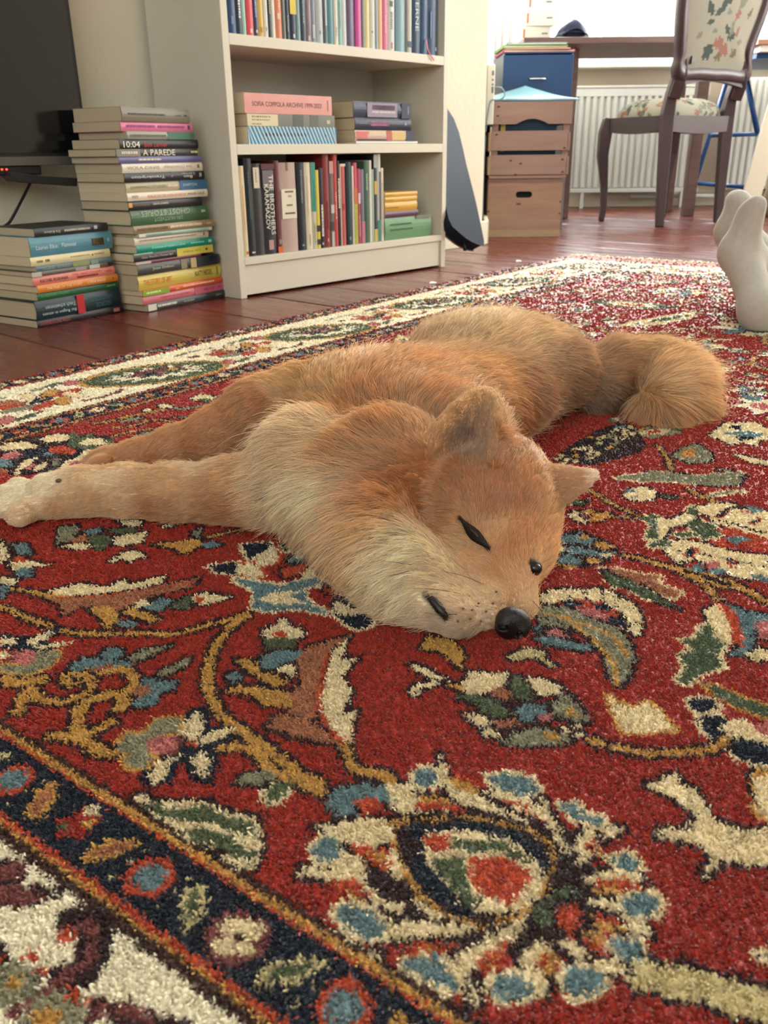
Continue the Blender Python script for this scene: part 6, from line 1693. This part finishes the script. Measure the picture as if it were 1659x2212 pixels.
# boxes, cap and papers on the desk
m_card = mat('white_carton', (226, 226, 216), .6, .3); m_or = mat('orange_print', (226, 110, 80), .6)
bx = at(1105, 86, 4.62)
for i, (x0, w, h, lab, ang) in enumerate([(.668, .135, .060, 'lowest white carton with an orange stripe on the desk corner', 2), (.682, .138, .064, 'middle white carton with an orange stripe on the desk corner', -3), (.690, .126, .068, 'topmost white carton with an orange stripe on the desk corner', 4)]):
    z = DZ+.0005+[0, .0605, .125][i]
    o = thing('carton', lab, 'box', (x0, 4.56, z), math.radians(ang), 'white cartons on the desk')
    MB().box((0, 0, 0), (w, .11, h)).build('box_body', m_card, o, bevel=.002); MB().box((.008, -.0006, .012), (.016, .0004, h-.012)).build('stripe_print', m_or, o)
    MB().box((w-.04, -.0006, h*.45), (w-.012, .0004, h*.55)).build('print_block', mat('grey_print', (120, 124, 124), .6), o)
cp = thing('cap', 'dark navy peaked cap lying on the desk beside the cartons', 'cap', (.900, 4.55, DZ))
V = []; Fq = []; n1, n2 = 26, 8
for i in range(n2+1):
    a = i/n2*math.pi/2
    for j in range(n1):
        ph = 2*math.pi*j/n1; w = 1+.10*math.sin(3*ph+1)*math.cos(a)+.06*math.sin(5*ph)
        V.append((.073*math.cos(a)*math.cos(ph)*w, .075*math.cos(a)*math.sin(ph)*w, .001+.078*math.sin(a)*(1+.10*math.cos(ph+.6))))
for i in range(n2):
    for j in range(n1): Fq.append((i*n1+j, i*n1+(j+1) % n1, (i+1)*n1+(j+1) % n1, (i+1)*n1+j))
m_cap = mat('cap_wool', (36, 44, 64), .85, .2, var=.15, vscale=40)
meshobj('crown', V, Fq, m_cap, cp, True)
mb = MB(); P = []
for i in range(9):
    t = -1+2*i/8; P.append((.062*t, -.066-.040*(1-t*t), .004+.030*(1-t*t)))
for i in range(8):
    a, b2 = P[i], P[i+1]; c, d = (a[0]*.95, -.052*math.sqrt(max(0, 1-(a[0]/.075)**2)), .020+.018*(1-(a[0]/.062)**2)), (b2[0]*.95, -.052*math.sqrt(max(0, 1-(b2[0]/.075)**2)), .020+.018*(1-(b2[0]/.062)**2))
    up_ = lambda p: (p[0], p[1], p[2]+.004)
    mb.add([a, b2, d, c, up_(a), up_(b2), up_(d), up_(c)], [(0, 3, 2, 1), (4, 5, 6, 7), (0, 1, 5, 4), (2, 3, 7, 6), (1, 2, 6, 5), (3, 0, 4, 7)])
mb.build('peak', m_cap, cp, True)
mb = MB(); mb.tube([(.078*math.cos(a), .078*math.sin(a), .012+.016*max(0, -math.sin(a))) for a in np.linspace(math.pi, 2*math.pi, 14)], .003, 6); mb.build('band', mat('cap_band', (96, 106, 124), .7), cp, True)
o = thing('paper_sheaf', 'peach coloured sheaf of paper lying on the desk by the window', 'paper', (1.00, 4.66, DZ+.0003), math.radians(6))
MB().prism([(0, 0), (.085, .0), (.085, .010), (.05, .0095), (.015, .004)], 0, .2, 'y').build('sheets', mat('peach_paper', (226, 190, 160), .7), o)
o = thing('open_book', 'open book with brown cover lying on the desk beside the chair', 'book', (1.33, 4.62, DZ+.0003), math.radians(-4))
MB().prism([(0, 0), (.26, 0), (.255, .010), (.19, .020), (.13, .012), (.07, .020), (.005, .010)], 0, .19, 'y').build('page_block', PAGE[2], o)
MB().prism([(-.004, -.0), (.264, 0), (.262, .009), (.258, .009), (.257, .0015), (.003, .0015), (.002, .009), (-.002, .009)], -.003, .193, 'y').build('cover', cov((112, 70, 56)), o)
# ------------------------------------------------------------------ radiator under the window
m_rad = mat('radiator_enamel', (206, 212, 208), .45, .4)
rd = thing('radiator', 'white panel radiator with vertical ribs under the window', 'radiator', (1.10, 5.47, 0))
RW, RZ0, RZ1 = .80, .096, .652
MB().box((0, .012, RZ0), (RW, .03, RZ1)).build('rear_panel', m_rad, rd)
MB().box((0, -.004, RZ1), (RW, .034, RZ1+.012)).build('top_grille', m_rad, rd, bevel=.002); MB().box((0, -.002, RZ0-.008), (RW, .012, RZ0+.012)).build('bottom_edge', m_rad, rd, bevel=.002)
for i in range(20):
    x = .012+i*.0393; P = [(x, .012), (x+.006, .0), (x+.024, .0), (x+.030, .012)]
    MB().prism(P, RZ0+.02, RZ1-.045, 'z').build('rib', m_rad, rd, bevel=.0015)
MB().box((0, .0, RZ1-.045), (RW, .0118, RZ1-.001)).build('header', m_rad, rd, bevel=.002)
for x in (.1, .7): MB().box((x, .031, RZ1-.2), (x+.04, .149, RZ1-.1)).build('wall_bracket', m_rad, rd); MB().box((x, .0, 0), (x+.02, .03, RZ0-.009)).build('foot', m_rad, rd)
r2 = thing('radiator', 'second white ribbed radiator beyond the blue trestle', 'radiator', (2.04, 5.47, 0))
MB().box((0, .012, .10), (.8, .03, .70)).build('rear_panel', m_rad, r2)
for i in range(20):
    x = .012+i*.0393; MB().prism([(x, .012), (x+.006, .0), (x+.024, .0), (x+.030, .012)], .11, .69, 'z').build('rib', m_rad, r2, bevel=.0015)
for x in (.1, .7): MB().box((x, .031, .5), (x+.04, .149, .6)).build('wall_bracket', m_rad, r2); MB().box((x, .0, 0), (x+.02, .03, .0995)).build('foot', m_rad, r2)
o = thing('heating_pipe', 'pale heating pipe running along the wall behind the chair legs', 'pipe', (1.92, 5.53, .06))
MB().tube([(-.4, 0, 0), (.0, 0, 0), (.12, 0, .0)], .012, 10).build('pipe', m_rad, o, True); MB().tube([(-.02, 0, 0), (-.02, .0, -.058)], .010, 8).build('valve', m_rad, o, True)
# ------------------------------------------------------------------ curtain, meter box, grey cable
cu = thing('curtain', 'white floor-length curtain hanging at the left side of the window', 'curtain', (.66, 5.44, 0))
V = []; Fq = []; n1 = 60
for k_, z in enumerate((.62, 1.2, 2.0, 2.7)):
    for i in range(n1+1): t = i/n1; V.append((-.015+.105*t*(1+.1*(z-.8)), .010*math.sin(t*17)+.004*math.sin(t*7), z))
for k_ in range(3):
    for i in range(n1): a = k_*(n1+1)+i; Fq.append((a, a+1, a+n1+2, a+n1+1))
o = meshobj('curtain_cloth', V, Fq, mat('curtain_cotton', (222, 222, 226), .9, .1), cu, True)
sm = o.modifiers.new('thickness', 'SOLIDIFY'); sm.thickness = .002
o = thing('meter_box', 'narrow white meter box fixed to the wall edge above the crates', 'meter', (.4085, 3.63, 0))
MB().box((0, 0, .42), (.030, .09, .628)).build('housing', mat('meter_white', (226, 226, 214), .5), o, bevel=.004)
for z, h in ((.59, .016), (.572, .006), (.556, .006), (.53, .022)): MB().box((.018, -.0006, z), (.026, .0006, z+h)).build('print_mark', mat('grey_print', (120, 124, 124), .6), o)
o = thing('grey_cable', 'blue grey cable looping down beside the slatted crate', 'cable', (.42, 3.63, .5))
pts = [(.016, .005, .05), (.045, -.01, .045), (.055, -.025, .02), (.035, -.02, .005), (.006, -.01, .004), (-.004, -.01, -.03), (-.012, -.012, -.12), (-.014, -.01, -.25), (-.01, -.0, -.497)]
MB().tube(smooth_path(pts), .0026, 8).build('cable', mat('cable_blue_grey', (110, 136, 150), .5), o, True)
# ------------------------------------------------------------------ upholstered chair
m_mah = mat('mahogany', (70, 56, 60), .42, .5, var=.12, vscale=10)  # wood colour lightened and blued to stand in for haze before the window
m_flo = bpy.data.materials.new('floral_tapestry'); m_flo.use_nodes = True
nt = m_flo.node_tree; b = nt.nodes['Principled BSDF']; b.inputs['Roughness'].default_value = .85; b.inputs['Specular IOR Level'].default_value = .15
b.inputs['Base Color'].default_value = (*lin((158, 156, 142)), 1)
m_l1 = mat('print_leaf_dark', (70, 82, 76), .9); m_l2 = mat('print_leaf_grey', (124, 128, 112), .9); m_l3 = mat('print_rose', (146, 104, 92), .9); m_l4 = mat('print_olive', (110, 104, 78), .9)
RL = np.array([1.262, 4.117]); RRg = np.array([1.60, 4.318]); FLg = np.array([1.094, 4.481]); FRg = np.array([1.47, 4.705])
ch = thing('dining_chair', 'dark wood dining chair with floral upholstered seat and oval back', 'chair', ((RL+RRg+FLg+FRg)[0]/4, (RL+RRg+FLg+FRg)[1]/4, 0))
CO = np.array([*((RL+RRg+FLg+FRg)/4), 0])
def cb(p): return np.array(p, float)-CO
fw = nrm(np.append((FLg+FRg-RL-RRg)/2, 0)); rt = nrm(np.append((RRg-RL+FRg-FLg)/2, 0))
def leg(p, path, half, nm='leg'):
    MB().bar([cb((p[0], p[1], 0))+rt*a+fw*c+np.array([0, 0, z]) for a, c, z in path], half).build(nm, m_mah, ch, bevel=.004)
for p, sx in ((RL, -1), (RRg, 1)):
    # rear leg and back upright in one sweep
    leg(p, [(0, -.02, 0), (0, -.005, .20), (0, .01, .46), (sx*-.002, .0, .54), (sx*.000, -.035, .62)], [(.017, .017), (.021, .022), (.026, .028), (.022, .024), (.022, .02)])
for p, sx in ((FLg, -1), (FRg, 1)):
    leg(p, [(-sx*.0, .0, 0), (-sx*.006, -.004, .06), (-sx*.002, -.0, .16), (sx*.020, .008, .30), (sx*.016, .006, .40), (0, 0, .46)], [(.013, .013), (.014, .014), (.016, .016), (.024, .024), (.028, .028), (.026, .026)])
def P3(a, c, z): return cb(((RL+RRg+FLg+FRg)/4).tolist()+[0])+rt*a+fw*c+np.array([0, 0, z])
hwB, hwF = .200, .225; dB, dF = -.205, .205
def rail(a, b2, z0, z1, dip):
    n_ = 8; mb = MB(); a = np.array(a); b2 = np.array(b2); t = nrm(b2-a); nn_ = np.array([-t[1], t[0], 0])*.011
    for i in range(n_):
        u0, u1 = i/n_, (i+1)/n_; d0, d1 = dip*math.sin(math.pi*u0), dip*math.sin(math.pi*u1)
        p0, p1 = a+(b2-a)*u0, a+(b2-a)*u1; Z = np.array([0, 0, 1.])
        mb.add([p0-nn_+Z*(z0+d0), p1-nn_+Z*(z0+d1), p1+nn_+Z*(z0+d1), p0+nn_+Z*(z0+d0), p0-nn_+Z*z1, p1-nn_+Z*z1, p1+nn_+Z*z1, p0+nn_+Z*z1], [(0, 3, 2, 1), (4, 5, 6, 7), (0, 1, 5, 4), (2, 3, 7, 6), (1, 2, 6, 5), (3, 0, 4, 7)])
    mb.build('seat_rail', m_mah, ch)
rail(P3(-hwB, dB, 0), P3(hwB, dB, 0), .400, .462, -.012); rail(P3(-hwB, dB, 0), P3(-hwF, dF, 0), .404, .462, -.014); rail(P3(hwB, dB, 0), P3(hwF, dF, 0), .404, .462, -.014); rail(P3(-hwF, dF, 0), P3(hwF, dF, 0), .408, .462, -.01)
# seat cushion; the woven leaves and roses are chosen face by face
def inleaf(x, y, leaves):
    for (a, c, L_, W_2, ang, k_) in leaves:
        dx, dy = x-a, y-c; p = (dx*math.cos(ang)+dy*math.sin(ang))/L_; q = (-dx*math.sin(ang)+dy*math.cos(ang))/W_2
        if abs(p) < 1 and abs(q) < (1-p*p)*(1+.25*math.sin(9*p+a*40)): return k_
    return 0
sr = random.Random(3); SEATL = []
for i in range(120): SEATL.append((sr.uniform(-.28, .28), sr.uniform(-.28, .28), sr.uniform(.018, .036), sr.uniform(.010, .018), sr.uniform(0, 3), sr.choice([1, 2, 3, 3, 4])))
V = []; Fq = []; MI = []; n1, n2 = 120, 26; pc = []
for i in range(n2+1):
    a = i/n2*math.pi/2*.985; r_c = math.cos(a)**.55; hgt = .462+.080*math.sin(a)
    for j in range(n1):
        ph = 2*math.pi*j/n1; cxx, cyy = math.cos(ph), math.sin(ph); sq = (abs(cxx)**5+abs(cyy)**5)**(-1/5)
        x = cxx*sq*r_c; y = cyy*sq*r_c; w = hwB+(hwF-hwB)*(y+1)/2
        V.append(tuple(P3(x*(w-.004), y*.20, hgt))); rr_ = 1+.35*(1-math.sin(a)); pc.append((x*.2*rr_, y*.2*rr_))
for i in range(n2):
    for j in range(n1):
        Fq.append((i*n1+j, i*n1+(j+1) % n1, (i+1)*n1+(j+1) % n1, (i+1)*n1+j)); MI.append(inleaf(*pc[i*n1+j], SEATL))
Fq.append(tuple(range(n2*n1, n2*n1+n1))); MI.append(0)
seat = meshobj('seat_cushion', V, Fq, m_flo, ch, True)
for q in (m_l1, m_l2, m_l3, m_l4): seat.data.materials.append(q)
seat.data.polygons.foreach_set('material_index', np.array(MI, np.int32))
# oval back: frame and upholstery (seen from behind)
def BPt(a, z, d=0): lean = -.05-.16*(z-.55); return P3(a-.028*min(1, max(0, (z-.58)/.15)), dB+lean+d, z)
hp = [(0, .598), (.06, .600), (.12, .598), (.165, .594), (.196, .606), (.204, .640), (.196, .675), (.200, .72), (.212, .78), (.226, .85), (.234, .92), (.228, .99), (.205, 1.05), (.165, 1.095), (.11, 1.12), (.05, 1.13), (0, 1.132)]
hp = [(a*1.17, z) for a, z in hp]
hp = [tuple(q) for q in smooth_path([(a, z, 0) for a, z in hp], 4)[:, :2]]
prof = hp+[(-a, z) for a, z in hp[::-1][1:-1]]
bk_ = [BPt(a, z, .0) for a, z in prof]; bf_ = [BPt(a, z, .035) for a, z in prof]
def ring(pr, s_in, d0, d1, nm, m_):
    k = len(pr); inn = [((a)*s_in, .86+(z-.86)*s_in) for a, z in pr]
    v = [BPt(a, z, d0) for a, z in pr]+[BPt(a, z, d0) for a, z in inn]+[BPt(a, z, d1) for a, z in pr]+[BPt(a, z, d1) for a, z in inn]; f = []
    for i in range(k):
        j = (i+1) % k; f += [(i, j, k+j, k+i), (2*k+i, 3*k+i, 3*k+j, 2*k+j), (i, 2*k+i, 2*k+j, j), (k+i, k+j, 3*k+j, 3*k+i)]
    mb = MB(); mb.add(v, f); return mb.build(nm, m_, ch, True)
ring(prof, .83, -.012, .028, 'back_frame', m_mah)
k = len(prof); V = []; Fq = []; MI = []; pc = []
BACKL = [(.0, .90, .050, .020, .5, 1), (-.10, .86, .034, .016, -.9, 1), (-.04, .855, .038, .015, .6, 1), (-.085, .81, .026, .010, .2, 1), (.07, .96, .036, .015, .8, 2), (.10, .89, .038, .016, .9, 2), (.14, .93, .030, .015, .7, 3), (.03, .785, .026, .012, -.8, 1),
         (.06, .79, .032, .012, 1.4, 2), (.065, .76, .028, .016, .2, 1), (-.01, .735, .034, .022, .4, 3), (.03, .71, .036, .024, -.4, 3), (-.07, .70, .042, .024, .7, 1), (.0, .685, .026, .016, .2, 4), (.08, .84, .026, .013, 1.1, 3), (.10, .775, .028, .010, 1.3, 3),
         (-.05, .775, .018, .008, 0, 2), (.02, .85, .018, .014, 0, 2), (.10, .70, .024, .016, .5, 4), (-.12, .95, .028, .013, .4, 2), (-.06, .97, .034, .018, 0, 2), (.02, .99, .036, .018, .2, 3), (.16, .85, .022, .013, 1, 4), (.13, .74, .020, .012, 0, 2), (.05, 1.05, .04, .018, .3, 1), (-.09, 1.04, .04, .018, -.4, 1), (-.13, .76, .02, .01, .8, 2)]
SS = np.linspace(.85, .04, 26)
for s_ in SS:
    dd = -.003-.015*(1-((s_-.04)/.81)**2.2)
    for a, z in prof: V.append(tuple(BPt(a*s_, .86+(z-.86)*s_, dd))); pc.append((a*s_, .86+(z-.86)*s_))
for i in range(len(SS)-1):
    for j in range(k):
        Fq.append((i*k+j, i*k+(j+1) % k, (i+1)*k+(j+1) % k, (i+1)*k+j)); MI.append(inleaf(*pc[i*k+j], BACKL))
Fq.append(tuple(range((len(SS)-1)*k, len(SS)*k))); MI.append(0)
bu = meshobj('back_upholstery', V, Fq, m_flo, ch, True)
for q in (m_l1, m_l2, m_l3, m_l4): bu.data.materials.append(q)
bu.data.polygons.foreach_set('material_index', np.array(MI, np.int32))
V2 = [tuple(BPt(a*.88, .86+(z-.86)*.88, .020)) for a, z in prof]+[tuple(BPt(a*.4, .86+(z-.86)*.4, .045)) for a, z in prof]
Fq = [(j, (j+1) % k, k+(j+1) % k, k+j) for j in range(k)]+[tuple(range(k, 2*k))]
meshobj('front_upholstery', V2, Fq, m_flo, ch, True)
for sx in (-1, 1):
    MB().bar([P3(sx*hwB*1.0, dB-.02, .53), P3(sx*.198, dB-.040, .58), BPt(sx*.190, .63, .008), BPt(sx*.185, .68, .008)], [(.024, .02), (.026, .018), (.022, .016), (.012, .012)]).build('back_upright', m_mah, ch, bevel=.004)
    MB().prism([(0, 0), (.035, .012), (.0, .03)], -.02, .0, 'y', Matrix.Translation(tuple(BPt(-.165 if sx < 0 else .165, .655, 0))) @ Matrix.Rotation(math.atan2(rt[1], rt[0])+(0 if sx < 0 else math.pi), 4, 'Z')).build('carved_spur', m_mah, ch)
mb = MB()
for i in range(10):
    u0, u1 = -1+2*i/10, -1+2*(i+1)/10
    def zz(u, o): return (.575 if o == 0 else .617)+(.022 if o == 0 else .030)*math.cos(u*math.pi/2)
    for_ = [P3(u0*.195, dB-.06, zz(u0, 0)), P3(u1*.195, dB-.06, zz(u1, 0)), P3(u1*.195, dB-.03, zz(u1, 0)), P3(u0*.195, dB-.03, zz(u0, 0)), P3(u0*.195, dB-.06, zz(u0, 1)), P3(u1*.195, dB-.06, zz(u1, 1)), P3(u1*.195, dB-.03, zz(u1, 1)), P3(u0*.195, dB-.03, zz(u0, 1))]
    mb.add(for_, [(0, 3, 2, 1), (4, 5, 6, 7), (0, 1, 5, 4), (2, 3, 7, 6), (1, 2, 6, 5), (3, 0, 4, 7)])
mb.build('lower_back_rail', m_mah, ch)
# ------------------------------------------------------------------ blue trestle with white table top, plant pot
m_blu = mat('trestle_blue', (30, 78, 140), .4, .4)
ts_ = thing('trestle_table', 'blue steel trestle carrying a white table top at the right edge', 'table', (1.95, 4.85, 0))
TO = np.array([1.95, 4.85, 0])
def tb(p, q, nm, r=.012): MB().tube([np.array(p)-TO, np.array(q)-TO], r, 8).build(nm, m_blu, ts_, True)
tb((1.668, 4.95, 0), (1.84, 5.02, .72), 'leg'); tb((1.800, 4.55, 0), (2.005, 4.72, .72), 'leg', .014)
tb((1.876, 4.93, .70), (1.965, 4.86, .392), 'brace', .014); tb((1.735, 4.90, .388), (1.965, 4.86, .392), 'cross_bar', .010)
tb((1.718, 4.94, .152), (1.842, 4.575, .145), 'cross_bar', .010)
tb((2.50, 4.55, 0), (2.30, 4.70, .72), 'leg', .014); tb((2.60, 5.0, 0), (2.42, 5.0, .72), 'leg')
MB().box((1.80-TO[0], 4.60-TO[1], .72), (2.9-TO[0], 5.25-TO[1], .742)).build('table_frame', m_blu, ts_)
MB().box((1.795-TO[0], 4.55-TO[1], .7425), (2.95-TO[0], 5.30-TO[1], .772)).build('table_top', mat('table_white', (226, 224, 216), .5), ts_, bevel=.002)
MB().box((1.775-TO[0], 4.54-TO[1], .7725), (2.95-TO[0], 5.30-TO[1], .795)).build('wooden_board', mat('board_beech', (176, 130, 104), .55), ts_, bevel=.002)
pt = thing('flower_pot', 'small terracotta pot with a dark plant on the white trestle table', 'pot', (1.873, 4.60, .7955))
V = []; Fq = []
ringp = [(.030, 0), (.036, .055), (.040, .055), (.040, .072), (.034, .072), (.032, .06), (.001, .058)]
for r_, z in ringp:
    for j in range(20): V.append((r_*math.cos(j*math.pi/10), r_*math.sin(j*math.pi/10), z))
for i in range(len(ringp)-1):
    for j in range(20): Fq.append((i*20+j, i*20+(j+1) % 20, (i+1)*20+(j+1) % 20, (i+1)*20+j))
Fq.append(tuple(range(20))[::-1]); meshobj('pot', V, Fq, mat('terracotta', (190, 120, 96), .8), pt, True)
for i in range(9):
    a = i*.7; d = np.array([math.cos(a), math.sin(a), 0]); w = np.array([-d[1], d[0], 0])*.006
    p = [d*.004+np.array([0, 0, .06]), d*.02+np.array([0, 0, .11+.01*(i % 3)]), d*.035+np.array([0, 0, .135+.02*(i % 2)])]
    meshobj('leaf', [tuple(p[0]-w*.4), tuple(p[0]+w*.4), tuple(p[1]+w), tuple(p[1]-w), tuple(p[2])], [(0, 1, 2, 3), (3, 2, 4)], mat('pot_leaf', (40, 56, 44), .6), pt)
# beige fabric sack and leaning board on the right
V = []; Fq = []; n1, n2 = 40, 16
sk_ = thing('fabric_sack', 'slumped beige fabric sack on the floor under the trestle table', 'bag', (2.20, 4.62, 0))
for i in range(n2+1):
    t = i/n2; z = .46*t; r_ = .235*(1-.55*t**1.6)*(.86+.14*math.sin(3.1*t+.4))
    for j in range(n1):
        ph = 2*math.pi*j/n1; w = 1+.09*math.sin(3*ph+2.5*t)+.06*math.sin(7*ph-4*t)+.035*math.sin(12*ph+6*t)
        V.append((r_*w*math.cos(ph)-.04*t, r_*w*math.sin(ph), z+.012*math.sin(4*ph)*t))
for i in range(n2):
    for j in range(n1): Fq.append((i*n1+j, i*n1+(j+1) % n1, (i+1)*n1+(j+1) % n1, (i+1)*n1+j))
Fq += [tuple(range(n1))[::-1], tuple(range(n2*n1, n2*n1+n1))]
meshobj('sack_cloth', V, Fq, mat('sack_linen', (170, 152, 128), .9, .1, var=.12, vscale=9), sk_, True)
lb = thing('leaning_board', 'tall cream board leaning against the trestle table at the right edge', 'board', (1.86, 4.46, 0))
MB().bar([(-.06, .0, 0), (.07, .055, .715)], (.045, .008)).build('board', mat('board_cream', (222, 216, 196), .6), lb)
# crumbs of paper on the floorboards
for px, py, ang in ((935, 612, .1), (1120, 565, .3), (1041, 595, .5)):
    p = atz(px, py, .0); o = thing('paper_scrap', {935: 'largest white paper scrap on the floorboards beside the rug', 1120: 'farthest white paper scrap on the floorboards near the crates', 1041: 'tiny white paper scrap touching the rug edge'}[px], 'scrap', (p[0], p[1], .0006), ang, 'paper scraps on the floor')
    w = .011 if px != 1041 else .006
    meshobj('scrap', [(-w, -.006, 0), (w*.8, -.004, 0), (w, .005, .001), (-w*.3, .008, .003), (-w, -.006, .0008), (w*.8, -.004, .0008), (w, .005, .0018), (-w*.3, .008, .0038)], [(3, 2, 1, 0), (4, 5, 6, 7), (0, 1, 5, 4), (1, 2, 6, 5), (2, 3, 7, 6), (3, 0, 4, 7)], mat('scrap_paper', (240, 240, 236), .7), o)
# ------------------------------------------------------------------ person's feet and legs coming in from the right
PF = Field((.62, 1.48, 0), (2.02, 2.10, .29), .004)
def foot(heel, toe, ball, ankle, knee, side):
    heel, toe, ball, ankle, knee = map(lambda p: np.array(p, float), (heel, toe, ball, ankle, knee))
    PF.ball(heel, .034, .02)
    PF.cap(heel, ankle, .034, .036, .025); PF.cap(heel, ball, .031, .036, .025); PF.cap(ankle, ball, .034, .031, .03)
    PF.cap(ball, toe-(toe-ball)*.12, .036, .024, .015)
    d = nrm(np.cross(toe-heel, knee-heel)); 
    for k, (o_, l_) in enumerate(((-.028, .96), (-.014, .99), (.0, 1.0), (.014, .96), (.028, .90))):
        t = ball+(toe-ball)*l_+d*o_*side*.8; PF.cap(ball+d*o_*side*.7, t, .020, .0145 if k else .018, .012)
    PF.cap(knee, knee+np.array([.44, .02, .0]), .062, .085, .03)
    PF.cap(ankle, knee, .037, .058, .03); PF.cap(ankle+(knee-ankle)*.35, ankle+(knee-ankle)*.75, .052, .060, .03)
foot(atz(1643, 672, .045), at(1622, 452, 1.740), at(1598, 545, 1.745), (.835, 1.765, .075), (1.40, 1.80, .12), 1)
foot((.800, 1.875, .048), at(1598, 432, 1.850), at(1588, 500, 1.860), (.865, 1.885, .085), (1.42, 1.93, .14), -1)
PF.floor(ZR+.0015)
pv, pq = PF.nets(); pv = relax(pv, pq, 3, .5)
n_, a_2 = quad_normals(pv, pq); cc = pv[pq].mean(1)
PO = np.array([.80, 1.80, ZR])
per = thing('person', 'person lying down, only two feet in pale grey socks in view', 'person', tuple(PO))
m_sock = mat('sock_cotton', (184, 180, 170), .95, .1, var=.05, vscale=120, bump=.25, bscale=700, sheen=.3)
m_tr = mat('trouser_cloth', (84, 88, 96), .9, .1)
pb = fast_mesh('body', pv-PO, pq, m_sock, per)
pb.data.materials.append(m_tr)
pb.data.polygons.foreach_set('material_index', (cc[:, 0] > 1.02).astype(np.int32))
# trouser cuffs
for (a, b2) in (((1.0, 1.775, .087), (1.03, 1.777, .09)), ((1.02, 1.895, .10), (1.05, 1.9, .103))):
    MB().tube([np.array(a)-PO, np.array(b2)-PO], [.066, .067], 18).build('trouser_cuff', m_tr, per, True)
